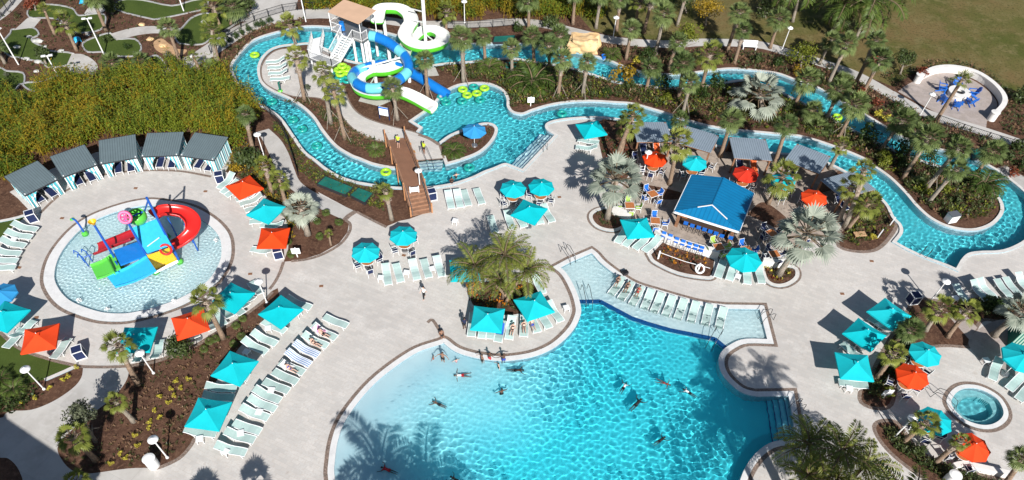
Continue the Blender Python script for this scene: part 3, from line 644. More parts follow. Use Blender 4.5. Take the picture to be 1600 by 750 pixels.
# ---- loungers
def lounger_proto(name, prof, sling='sling'):
    r = kd(name, 'lounger'); hw = .335
    mb = MB(); n_ = len(prof)
    vs = []
    for x, z in prof: vs += [(x, -hw + .03, z), (x, hw - .03, z)]
    top = vs; bot = [(a, b, c - .02) for a, b, c in vs]; k = len(vs)
    fs = [(2*i, 2*i+2, 2*i+3, 2*i+1) for i in range(n_-1)] + [(k+2*i+1, k+2*i+3, k+2*i+2, k+2*i) for i in range(n_-1)]
    fs += [(2*i+2, 2*i, k+2*i, k+2*i+2) for i in range(n_-1)] + [(2*i+1, 2*i+3, k+2*i+3, k+2*i+1) for i in range(n_-1)] + [(0,1,k+1,k), (k-1,k-2,2*k-2,2*k-1)]
    mb.add(top + bot, fs); part('sling', mb, [sling], r)
    mb = MB()
    for sy in (-hw, hw): mb.tube([(x, sy, z - .005) for x, z in prof], .03, 6)
    for x, z in (prof[0], prof[-1], prof[len(prof)//2]): mb.tube([(x, -hw, z - .03), (x, hw, z - .03)], .025, 6)
    mb.tube([(-.3, -hw, .06), (-.3, hw, .06)], .02, 6); mb.bar((-.72, -hw, prof[1][1] - .05), (-.42, -hw, .12), .03, .03); mb.bar((-.72, hw, prof[1][1] - .05), (-.42, hw, .12), .03, .03)
    part('frame', mb, ['white_plastic'], r)
    for x in (-.42, .82):
        for sy in (-hw, hw):
            mb = MB(); zt = .34; mb.tube([(x, sy, zt), (x + (.09 if x > 0 else -.06), sy, 0)], [.03, .026], 6); part('leg', mb, ['white_plastic'], r)
    return proto(r)
LOUNGE = lounger_proto('sun_lounger', [(-1.08, .76), (-.92, .70), (-.7, .57), (-.45, .42), (-.2, .345), (.1, .325), (.42, .36), (.75, .375), (1.08, .33)])
LOUNGE_FLAT = lounger_proto('sun_lounger', [(-1.08, .46), (-.92, .44), (-.7, .41), (-.45, .36), (-.2, .335), (.1, .325), (.42, .36), (.75, .375), (1.08, .33)])
LOUNGE_STRIPE = lounger_proto('sun_lounger', [(-1.08, .76), (-.92, .70), (-.7, .57), (-.45, .42), (-.2, .345), (.1, .325), (.42, .36), (.75, .375), (1.08, .33)], 'towel_stripe')
LOUNGE_WET = lounger_proto('in_pool_lounger', [(-1.08, .42), (-.85, .34), (-.5, .16), (-.15, .03), (.2, .03), (.6, .07), (1.08, .0)])
for c in KIDS[LOUNGE_WET.name]:
    if c.name.startswith('leg'): c.scale = (1, 1, .4)
LOUNGE_ORANGE = lounger_proto('cabana_lounger', [(-1.08, .76), (-.7, .57), (-.2, .345), (.42, .36), (1.08, .33)], 'sling_orange')
LOUNGE_NAVY = lounger_proto('cabana_lounger', [(-.9, .9), (-.55, .6), (-.35, .42), (.2, .38), (.9, .36)], 'navy')
# ---- chairs and tables
def chair_proto(fab):
    r = kd('patio_chair', 'chair')
    mb = MB(); mb.box((.02, 0, .43), (.46, .46, .04)); part('seat', mb, [fab], r)
    mb = MB(); mb.box((-.25, 0, .70), (.03, .46, .46), mat=Matrix.Rotation(-.18, 3, 'Y')); part('backrest', mb, [fab], r)
    mb = MB()
    for s in (-.25, .25): mb.tube([(.25, s, .43), (-.22, s, .43), (-.32, s, .95)], .022, 6); mb.tube([(.26, s, .44), (.24, s, .64), (-.27, s, .66)], .022, 6)
    mb.tube([(-.32, -.25, .95), (-.32, .25, .95)], .022, 6); part('frame', mb, ['white_plastic'], r)
    for x in (-.24, .24):
        for s in (-.25, .25): mb = MB(); mb.tube([(x, s, .43), (x * 1.2, s * 1.05, 0)], .022, 6); part('leg', mb, ['white_plastic'], r)
    return proto(r)
CHAIR = {k: chair_proto(k) for k in ('navy', 'royal_blue', 'lime_fabric')}
def round_table():
    r = kd('round_table', 'table'); mb = MB(); mb.lathe([(.03, .735), (.56, .735), (.56, .70), (.03, .70)], n=28); part('tabletop', mb, ['wood_top'], r)
    mb = MB(); mb.torus((0, 0, .717), .575, .022, 28, 6); part('rim', mb, ['white_plastic'], r)
    for k in range(4):
        a = PI / 4 + k * PI / 2; mb = MB(); mb.tube([(.42 * math.cos(a), .42 * math.sin(a), .70), (.46 * math.cos(a), .46 * math.sin(a), 0)], .025, 6); part('leg', mb, ['white_plastic'], r)
    return proto(r)
RTABLE = round_table()
def square_table():
    r = kd('square_table', 'table'); mb = MB(); mb.box((0, 0, .72), (.84, .84, .035)); part('tabletop', mb, ['wood_top'], r)
    mb = MB()
    for a, b in (((-.44, -.44), (.44, -.44)), ((.44, -.44), (.44, .44)), ((.44, .44), (-.44, .44)), ((-.44, .44), (-.44, -.44))): mb.tube([(*a, .72), (*b, .72)], .025, 6)
    part('rim', mb, ['white_plastic'], r)
    for sx in (-.4, .4):
        for sy in (-.4, .4): mb = MB(); mb.tube([(sx, sy, .71), (sx, sy, 0)], .025, 6); part('leg', mb, ['white_plastic'], r)
    return proto(r)
STABLE = square_table()
def side_table():
    r = kd('side_table', 'side table'); mb = MB(); mb.box((0, 0, .41), (.50, .50, .05)); mb.box((0, 0, .36), (.44, .44, .05)); part('tabletop', mb, ['white_plastic'], r)
    for sx in (-.2, .2):
        for sy in (-.2, .2): mb = MB(); mb.tube([(sx, sy, .36), (sx * 1.1, sy * 1.1, 0)], [.035, .028], 6); part('leg', mb, ['white_plastic'], r)
    return proto(r)
SIDE = side_table()
def stool_proto():
    r = kd('bar_stool', 'bar stool'); mb = MB(); mb.box((0, 0, .76), (.42, .44, .05)); part('seat', mb, ['royal_blue'], r)
    mb = MB(); mb.box((-.2, 0, 1.0), (.04, .44, .34), mat=Matrix.Rotation(-.12, 3, 'Y')); part('backrest', mb, ['royal_blue'], r)
    for sx in (-.18, .18):
        for sy in (-.19, .19): mb = MB(); mb.tube([(sx, sy, .74), (sx * 1.25, sy * 1.2, 0)], .022, 6); part('leg', mb, ['dark_metal'], r)
    mb = MB(); mb.torus((0, 0, .3), .25, .014, 12, 5); part('footrest', mb, ['dark_metal'], r)
    return proto(r)
STOOL = stool_proto()
def adirondack():
    r = kd('adirondack_chair', 'chair')
    mb = MB()
    for k in range(6): x = .32 - k * .11; mb.box((x, 0, .38 - k * .028), (.095, .52, .025), mat=Matrix.Rotation(.22, 3, 'Y'))
    part('seat', mb, ['royal_blue'], r)
    mb = MB()
    for k in range(5):
        s = (k - 2) * .115; h = .78 - .05 * abs(k - 2) ** 1.5; mb.bar((-.26, s * .85, .22), (-.26 - h * .36, s * 1.15, .22 + h * .93), .1, .022)
    mb.bar((-.44, -.27, .70), (-.44, .27, .70), .07, .02); part('backrest', mb, ['royal_blue'], r)
    for s in (-.33, .33):
        mb = MB(); mb.box((-.02, s, .56), (.74, .13, .025)); part('armrest', mb, ['royal_blue'], r)
        mb = MB(); mb.bar((.30, s * .88, 0), (.30, s * .88, .55), .09, .03); part('leg', mb, ['royal_blue'], r)
        mb = MB(); mb.bar((.34, s * .82, .36), (-.52, s * .82, .02), .03, .1); part('leg', mb, ['royal_blue'], r)
    return proto(r)
ADIR = adirondack()
# ---- umbrellas
def canopy_mesh(name, n, Rr, zr, za, colm, a0, val=.13, vent=True):
    mb = MB(); rim = [Vector((Rr * math.cos(a0 + 2*PI*k/n), Rr * math.sin(a0 + 2*PI*k/n), zr)) for k in range(n)]; ap = Vector((0, 0, za)); S = 6
    for k in range(n):
        a, b = rim[k], rim[(k + 1) % n]; vs = []; fs = []
        for i in range(S + 1):
            t = i / S
            for j in range(5):
                u = j / 4; p = ap.lerp(a.lerp(b, u), t); edge = 4 * u * (1 - u)
                p.z -= .10 * t * (1 - t) * Rr * .5 + edge * .045 * t * Rr * .5; q = p.xy * (1 - .022 * edge * t); vs.append((q.x, q.y, p.z))
        for i in range(S):
            for j in range(4): fs.append((i*5+j, (i+1)*5+j, (i+1)*5+j+1, i*5+j+1))
        o = len(vs); lo = [(vs[S*5+j][0] * .995, vs[S*5+j][1] * .995, vs[S*5+j][2] - val) for j in range(5)]; vs += lo
        for j in range(4): fs.append((S*5+j, o+j, o+j+1, S*5+j+1))
        mb.add(vs, fs)
    if vent:
        q = [(Rr * .16 * math.cos(a0 + 2*PI*k/n), Rr * .16 * math.sin(a0 + 2*PI*k/n), za - .035) for k in range(n)]
        mb.add([(0, 0, za + .05)] + q, [(0, 1 + k, 1 + (k + 1) % n) for k in range(n)])
    return mb
def umbrella_proto(name, n, Rr, zr, za, colm, a0):
    r = kd(name, 'umbrella'); part('canopy', canopy_mesh('canopy', n, Rr, zr, za, colm, a0), [colm], r)
    mb = MB(); mb.cyl((0, 0, .05), (0, 0, za + .02), .025, n=8); part('pole', mb, ['white_plastic'], r)
    mb = MB(); mb.lathe([(.03, .30), (.05, .12), (.30, .09), (.34, 0)], n=14); part('base', mb, ['metal_grey'], r)
    mb = MB()
    for k in range(n): a = a0 + 2*PI*k/n; mb.bar((0, 0, za - .05), (Rr * .97 * math.cos(a), Rr * .97 * math.sin(a), zr - .02), .018, .018); mb.bar((0, 0, zr - .15), (Rr * .5 * math.cos(a), Rr * .5 * math.sin(a), (za + zr) / 2 - .09), .014, .014)
    part('rib', mb, ['white_plastic'], r)
    mb = MB(); mb.lathe([(.002, za + .14), (.03, za + .10), (.03, za + .05)], n=8); part('finial', mb, ['white_plastic'], r)
    return proto(r)
SQ = 1.25
USQ = {c: umbrella_proto('square_umbrella', 4, SQ * math.sqrt(2), 1.78, 2.32, c + '_cloth', PI / 4) for c in ('teal', 'orange')}
UOC = {c: umbrella_proto('octagonal_umbrella', 8, 1.25, 1.75, 2.18, c + '_cloth', PI / 8) for c in ('teal', 'orange', 'red', 'blue')}
# ---- lamp posts
def lamp_proto():
    r = kd('lamp_post', 'lamp post'); mb = MB(); mb.cyl((0, 0, .1), (0, 0, 3.02), .065, .05, 10); part('pole', mb, ['white_paint'], r)
    mb = MB(); mb.lathe([(.01, 3.30), (.06, 3.27), (.12, 3.20), (.36, 3.12), (.43, 3.05), (.43, 3.0), (.30, 2.97), (.01, 2.96)], n=24); part('lamp_head', mb, ['white_paint'], r, True)
    mb = MB(); mb.lathe([(.07, .18), (.12, .12), (.14, 0)], n=12); part('base', mb, ['white_paint'], r)
    return proto(r)
LAMP = lamp_proto()
def area_light_proto():
    r = kd('golf_course_lamp', 'lamp post'); mb = MB(); mb.cyl((0, 0, 0), (0, 0, 4.1), .075, .06, 10); part('pole', mb, ['white_paint'], r)
    for s in (-1, 1):
        mb = MB(); mb.box((s * .34, 0, 4.13), (.42, .26, .09)); mb.bar((0, 0, 4.1), (s * .2, 0, 4.12), .05, .05); part('lamp_head', mb, ['white_paint'], r)
    return proto(r)
ALAMP = area_light_proto()
# ---- tubes, bins, small things
def tube_proto(name, m):
    o = link(name, None); me = MB(); me.torus((0, 0, 0), .40, .17, 26, 10, flat=.9)
    bpy.data.objects.remove(o); o = link(name, me.mesh(name, [m], True)); o['category'] = 'inner tube'; return proto(o)
TUBE = {'lime': tube_proto('inner_tube', 'tube_lime'), 'teal': tube_proto('inner_tube', 'tube_teal')}
def bin_proto():
    r = kd('towel_bin', 'towel bin'); s = .38; mb = MB(); mb.box((0, 0, .47), (.72, .72, .82)); part('panel', mb, ['navy'], r)
    mb = MB(); z0, z1 = .05, .89
    for z in (z0, z1):
        for a, b in (((-s, -s), (s, -s)), ((s, -s), (s, s)), ((s, s), (-s, s)), ((-s, s), (-s, -s))): mb.bar((*a, z), (*b, z), .055, .055)
    for a in (-s, s):
        for b in (-s, s): mb.bar((a, b, 0), (a, b, z1), .055, .055)
    part('frame', mb, ['white_plastic'], r)
    mb = MB(); mb.box((0, 0, .895), (.66, .66, .03)); part('lid', mb, ['navy'], r)
    return proto(r)
BIN = bin_proto()

# ================================================================ PLANTS
def fan_leaf(mb, p, d, pet, rad, nb, spread, droop, wid, rr, mi=0):
    d = d.normalized(); e = p + d * pet + Vector((0, 0, -.08 * pet))
    mb.bar(p, e, .03, .025, 1)
    s = d.cross(Vector((0, 0, 1)))
    s = s.normalized() if s.length > .05 else Vector((1, 0, 0)); nrm = s.cross(d)
    for k in range(nb):
        th = spread * (2 * (k + .5) / nb - 1); L = rad * (.72 + .28 * math.cos(th)) * rr.uniform(.9, 1.08)
        v = d * math.cos(th) + s * math.sin(th) + nrm * (.18 * abs(math.sin(th)) - .02)
        sd = (-d * math.sin(th) + s * math.cos(th)) * wid * .5
        a = e; m1 = e + v * L * .55 + Vector((0, 0, -droop * .18 * L)); t = e + v * L * (1 - .18 * droop) + Vector((0, 0, -droop * .62 * L))
        mb.add([a, m1 + sd, t, m1 - sd], [(0, 1, 2, 3)], mi)
def sabal_crown(seed, leaf='leaf_sabal', n_=32, nb=12, droop=.6, wid=.10, pet=.55, rad=.75, el0=1.45, el1=-.75):
    rr = random.Random(seed); mb = MB()
    for i in range(n_):
        t = (i + .5) / n_; el = el0 + (el1 - el0) * t ** .85 + rr.uniform(-.1, .1); az = i * 2.39996 + rr.uniform(-.2, .2)
        d = Vector((math.cos(az) * math.cos(el), math.sin(az) * math.cos(el), math.sin(el)))
        fan_leaf(mb, Vector((0, 0, .1 - .25 * t)) + Vector((d.x, d.y, 0)) * .08, d, pet * rr.uniform(.8, 1.1), rad * rr.uniform(.85, 1.1), nb, 1.75, droop * rr.uniform(.6, 1.3) * (.5 + .7 * t), wid, rr)
    return mb.mesh('crown', [leaf, 'stem'])
def frond(mb, p, az, el, L, nl, ll, wid, droop, rr, mi=0, S=9):
    pts = []; q = Vector(p); e = el
    for i in range(S + 1):
        pts.append(q.copy()); q = q + Vector((math.cos(az) * math.cos(e), math.sin(az) * math.cos(e), math.sin(e))) * (L / S); e -= droop / S * (1 + .8 * i / S)
    mb.tube(pts, [.035 * (1 - .8 * i / S) for i in range(S + 1)], 4, 1, cap=False)
    for i in range(nl):
        t = .12 + .88 * (i + .5) / nl; f = t * S; k = min(S - 1, int(f)); c = pts[k].lerp(pts[k + 1], f - k); tg = (pts[k + 1] - pts[k]).normalized()
        s = tg.cross(Vector((0, 0, 1)))
        s = s.normalized() if s.length > .05 else Vector((-math.sin(az), math.cos(az), 0)); up = s.cross(tg); l = ll * (.55 + .9 * math.sin(PI * min(1, t * .85 + .1))) * .75
        for sg in (-1, 1):
            v = (tg * rr.uniform(.45, .7) + s * sg + up * rr.uniform(-.05, .35)).normalized(); sd = tg * wid * .5
            m1 = c + v * l * .5; tip = c + v * l + Vector((0, 0, -.22 * l))
            mb.add([c, m1 + sd, tip, m1 - sd], [(0, 1, 2, 3)], mi)
def pinnate_crown(seed, leaf='leaf_pinnate', n_=26, L=2.0, nl=22, ll=.5, wid=.06, el0=1.35, el1=-.35, droop=1.3):
    rr = random.Random(seed); mb = MB()
    for i in range(n_):
        t = (i + .5) / n_; el = el0 + (el1 - el0) * t + rr.uniform(-.12, .12)
        frond(mb, (0, 0, 0), i * 2.39996 + rr.uniform(-.2, .2), el, L * rr.uniform(.8, 1.05), nl, ll, wid, droop * rr.uniform(.75, 1.2), rr)
    return mb.mesh('crown', [leaf, 'stem'])
CROWN = {
 'sabal': [sabal_crown(s) for s in (1, 2, 3, 4, 5)],
 'sabalb': [sabal_crown(s, 'leaf_sabal_b', n_=22, pet=.72, rad=.66, droop=.65) for s in (11, 12, 13)],
 'small': [sabal_crown(s, 'leaf_sabal_b', n_=15, nb=10, droop=.4, el0=1.4, el1=-.2) for s in (21, 22, 23)],
 'silver': [sabal_crown(s, 'leaf_silver', n_=27, nb=16, droop=.5, wid=.085, pet=.62, rad=.62, el0=1.35, el1=-.6) for s in (31, 32, 33, 34)],
 'pinnate': [pinnate_crown(s, L=1.15, ll=.42, nl=20, wid=.05) for s in (41, 42)],
 'date': [pinnate_crown(s, 'leaf_date', n_=16, L=1.3, ll=.27, nl=28, wid=.040, el0=1.35, el1=-.05, droop=1.05) for s in (51, 52, 53)],
 'royal': [pinnate_crown(s, 'leaf_pinnate', n_=15, L=1.3, ll=.34, nl=30, wid=.045, el0=1.2, el1=-.3, droop=1.5) for s in (61, 62)],
}
def trunk_mb(top, r0, r1, bulge=0.0, seg=7, n_=9):
    top = Vector(top); pts = []; rs = []
    for i in range(seg + 1):
        t = i / seg; pts.append(Vector((top.x * (t * .7 + .3 * t * t), top.y * (t * .7 + .3 * t * t), top.z * t))); rs.append((r0 + (r1 - r0) * t) * (1 + (.35 * (1 - t * 7) if t < .14 else 0)))
    return pts, rs
def solve_h(bx, by, cx, cy, lo=.6, hi=16.):
    b = G(bx, by); best = None
    for i in range(400):
        z = lo + (hi - lo) * i / 399; d = (G(cx, cy, z) - Vector((b.x, b.y, z))).length
        if best is None or d < best[0]: best = (d, z)
    return best[1]
npalm = 0
def palm(bx, by, cx, cy, kind, rpx, label, group='palm trees', h=None, brace=False, trunks=1, tr=None, name='palm_tree', bark=None, boots=None):
    global npalm; npalm += 1; rr = random.Random(npalm * 7 + 1)
    h = h or solve_h(bx, by, cx, cy); b = G(bx, by); t = G(cx, cy, h); top = t - b
    o = thing(name, label, 'palm', b, 0, group)
    sc_ = rpx * PX(cx, cy) * (HC - h) / HC / (1.22 if kind in ('sabal', 'sabalb', 'small', 'silver') else 1.0)
    r0 = tr or max(.09, min(.24, .16 + .012 * h)) * (.6 if kind == 'small' and h < 2.2 else 1)
    for k in range(trunks):
        off = Vector((.22 * k * math.cos(npalm), .3 * k * math.sin(npalm), 0))
        pts, rs = trunk_mb(top, r0, r0 * .78); pts = [p + off * (1 - .6 * i / 7) for i, p in enumerate(pts)]
        mb = MB(); mb.tube(pts, rs, 9); part('trunk', mb, [bark or rr.choice(['bark', 'bark', 'bark_grey'])], o, True)
    bt = boots if boots is not None else (rr.random() < .6 and kind.startswith('sabal') and h > 2.0)
    if bt:
        mb = MB(); i0 = 5
        mb.tube(pts[i0 - 1:], [r * q for r, q in zip(rs[i0 - 1:], (1.06, 1.38, 1.5, 1.3))], 9)
        for i in range(26):
            f = rr.uniform(i0 - .8, 7); k = min(6, int(f)); c = pts[k].lerp(pts[k + 1], f - k); a = rr.uniform(0, 6.28); d = Vector((math.cos(a), math.sin(a), .8)); mb.bar(c + Vector((d.x, d.y, 0)) * r0 * .9, c + Vector((d.x, d.y, 0)) * r0 * .9 + d * .2, .08, .03)
        part('boots', mb, ['boots'], o)
    c = link('crown', rr.choice(CROWN[kind]), o, top, rr.uniform(0, 6.28)); c.scale = (sc_, sc_, sc_ * rr.uniform(.85, 1.0))
    if brace:
        for k in range(3):
            a = npalm + k * 2.094; mb = MB(); mb.bar((math.cos(a) * 1.1, math.sin(a) * 1.1, 0), Vector(top) * min(.5, 1.5 / h) + Vector((math.cos(a), math.sin(a), 0)) * r0 * .8, .05, .05); part('brace', mb, ['bark_grey'], o)
    return o
def leaf_cloud(mb, c, rad, n_, size, rr, blobs=9, mi=0, flat=1.0, core=None):
    cs = []
    for i in range(blobs):
        a = rr.uniform(0, 6.28); e = math.asin(rr.uniform(-.5, 1)); q = rr.uniform(.35, .72); cs.append((Vector((math.cos(a) * math.cos(e) * rad[0] * q, math.sin(a) * math.cos(e) * rad[1] * q, math.sin(e) * rad[2] * q)), rr.uniform(.33, .55)))
    for i in range(n_):
        o, k = rr.choice(cs); v = Vector((rr.gauss(0, 1), rr.gauss(0, 1), rr.gauss(.25, 1))).normalized(); q = k * (rr.uniform(.55, 1.05))
        p = Vector(c) + o + Vector((v.x * rad[0] * q, v.y * rad[1] * q, v.z * rad[2] * q))
        if p.z < .02: p.z = rr.uniform(.02, .1)
        nv = (v + Vector((rr.gauss(0, .55), rr.gauss(0, .55), rr.gauss(.2, .5)))).normalized(); s = nv.cross(Vector((rr.gauss(0, 1), rr.gauss(0, 1), rr.gauss(0, 1)))).normalized(); u = nv.cross(s); z = size * rr.uniform(.65, 1.35)
        mb.add([p - s * z * .5, p + u * z * .28, p + s * z * .5, p - u * z * .28], [(0, 1, 2, 3)], mi)
def tree(bx, by, cx, cy, rpx, leaf, label, n_=1500, size=.2, trunks=1, group='broadleaf trees', name='broadleaf_tree', h=None, flat=.8):
    rr = random.Random(int(bx * 13 + by)); h = h or solve_h(bx, by, cx, cy, .6, 9); b = G(bx, by); top = G(cx, cy, h) - b; o = thing(name, label, 'tree', b, 0, group); rd = rpx * PX(cx, cy) * .93
    mb = MB(); pts, rs = trunk_mb(top, .13, .06, seg=5); mb.tube(pts, rs, 8)
    for k in range(6 + trunks * 2):
        a = k * 2.4; q = .45 + .08 * k if k < 6 else .2; st = Vector(top) * min(.9, q); mb.tube([st, st + Vector((math.cos(a) * rd * .35, math.sin(a) * rd * .35, rd * .2)), st + Vector((math.cos(a) * rd * .7, math.sin(a) * rd * .7, rd * .3))], [.055, .035, .012], 5)
    part('trunk', mb, ['bark_grey'], o, True)
    mb = MB(); leaf_cloud(mb, top, (rd, rd, rd * flat), n_, size, rr, 14); part('crown', mb, [leaf], o)
    return o
SHRUBS = {}
def shrub_proto(kind, leaf, n_, size, rad=(.5, .5, .42), blobs=6):
    rr = random.Random(len(SHRUBS) + 99); mb = MB(); leaf_cloud(mb, (0, 0, rad[2] * .75), rad, n_, size, rr, blobs)
    return mb.mesh('foliage', [leaf])
SHRUBM = {'yellow': ('leaf_yellow', shrub_proto('y', 'leaf_yellow', 110, .16)), 'green': ('leaf_low', shrub_proto('g', 'leaf_low', 110, .14)), 'hedge': ('leaf_hedge', shrub_proto('h', 'leaf_hedge', 520, .10, (.5, .5, .45), 12)), 'red': ('leaf_red', shrub_proto('r', 'leaf_red', 160, .15)), 'lime': ('leaf_lime', shrub_proto('l', 'leaf_lime', 380, .12, blobs=10)), 'gold': ('leaf_gold', shrub_proto('gd', 'leaf_gold', 260, .12, blobs=9)), 'grey': ('leaf_grey', shrub_proto('gr', 'leaf_grey', 200, .14)), 'orange': ('leaf_orange', shrub_proto('o', 'leaf_orange', 240, .12, blobs=9)), 'tree': ('leaf_tree', shrub_proto('t', 'leaf_tree', 460, .12, blobs=12))}
def shrub(x, y, kind, rpx, label, group=None, name='shrub', hs=1.0):
    d = rpx * 2 * PX(x, y); o = link(name, SHRUBM[kind][1], None, G(x, y), rng.uniform(0, 6.28)); o.scale = (d, d, d * hs); return tag(o, label, 'shrub', group)
SPIKE = {}
def spiky(x, y, rpx, kind, label, group=None, name='palm_shrub', cat='shrub', h=.25):
    """a stemless rosette of fronds or fans"""
    b = G(x, y); s_ = rpx * PX(x, y); o = thing(name, label, cat, b, rng.uniform(0, 6.28), group)
    c = link('fronds', rng.choice(CROWN[kind]), o, (0, 0, h)); k = s_ / (1.22 if kind in ('sabal', 'sabalb', 'small', 'silver') else 1.0); c.scale = (k, k, k * .9)
    mb = MB(); mb.cyl((0, 0, 0), (0, 0, h + .05), .16, .12, 8); part('stem', mb, ['bark'], o); return o
def scatter_mass(name, poly_px, n_, kinds, label, cat, seed, hmin, hmax, size, per=9, avoid=()):
    """ground cover nobody could count: one mesh of leaf tufts"""
    rr = random.Random(seed); pg = WP(poly_px); xs = [p.x for p in pg]; ys = [p.y for p in pg]; mb = MB(); k = 0; av = [WP(a) for a in avoid]
    X = np.array([rr.uniform(min(xs), max(xs)) for _ in range(n_ * 6)]); Y = np.array([rr.uniform(min(ys), max(ys)) for _ in range(n_ * 6)]); ok = inside(pg, X, Y)
    for a in av: ok &= ~inside(a, X, Y)
    for x, y in zip(X[ok][:n_], Y[ok][:n_]):
        h = rr.uniform(hmin, hmax); mi = rr.randrange(len(kinds)); r_ = h * rr.uniform(.6, 1.3)
        for j in range(per):
            a = rr.uniform(0, 6.28); q = rr.uniform(.1, 1) * r_; p = Vector((x + math.cos(a) * q, y + math.sin(a) * q, h * rr.uniform(.15, 1.0))); v = Vector((math.cos(a), math.sin(a), rr.uniform(.1, 1.3))).normalized(); s = v.cross(Vector((0, 0, 1))).normalized(); u = v; z = size * rr.uniform(.6, 1.4)
            mb.add([p - u * z * .5, p + s * z * .25, p + u * z * .5, p - s * z * .25], [(0, 1, 2, 3)], mi)
    o = link(name, mb.mesh(name, kinds)); return tag(o, label, cat, None, 'stuff')
def bamboo(name, poly_px, n_, label, seed, h0, h1, leaves=26, lean=.5):
    rr = random.Random(seed); pg = WP(poly_px); xs = [p.x for p in pg]; ys = [p.y for p in pg]; mb = MB()
    X = np.array([rr.uniform(min(xs), max(xs)) for _ in range(n_ * 6)]); Y = np.array([rr.uniform(min(ys), max(ys)) for _ in range(n_ * 6)]); ok = inside(pg, X, Y)
    for x, y in zip(X[ok][:n_], Y[ok][:n_]):
        gap = math.sin(x * 1.15 + 2.1 * math.sin(y * .6)) + math.sin(y * 1.4 + 1.7 * math.sin(x * .45))
        if gap < -1.15 + rr.uniform(-.15, .15): continue
        cl = math.sin(x * .9 + math.sin(y * 1.3)) * math.sin(y * .8 + 1.3 * math.sin(x * .33)); h = rr.uniform(h0, h1) * (.74 + .40 * cl); lm = 2 if rr.random() < .25 + .35 * math.sin(x * .5 + 2) * math.sin(y * .45) else (3 if rr.random() < .3 - .3 * math.sin(x * .31) else 0); a = rr.gauss(-.9, 1.3); ln = lean * rr.uniform(.4, 1.3); pts = []
        for i in range(6): t = i / 5; pts.append(Vector((x + math.cos(a) * ln * t * t, y + math.sin(a) * ln * t * t, h * (t - .12 * t ** 3))))
        mb.tube(pts[::5] if rr.random() < .7 else pts, [.02, .008] if False else .014, 3, 1, cap=False)
        for j in range(leaves):
            t = rr.uniform(.25, 1.0); f = t * 5; k = min(4, int(f)); c = pts[k].lerp(pts[k + 1], f - k); b = rr.uniform(0, 6.28); v = Vector((math.cos(b), math.sin(b), rr.uniform(-.6, .5))).normalized(); c = c + v * rr.uniform(.02, .34); z = rr.uniform(.22, .42); s = v.cross(Vector((0, 0, 1))).normalized() * z * .16
            mb.add([c, c + v * z * .45 + s, c + v * z + Vector((0, 0, -.1 * z)), c + v * z * .45 - s], [(0, 1, 2, 3)], lm)
    o = link(name, mb.mesh(name, ['leaf_bamboo', 'leaf_gold', 'leaf_bamboo_green', 'leaf_bamboo_gold'])); return tag(o, label, 'bamboo', None, 'stuff')
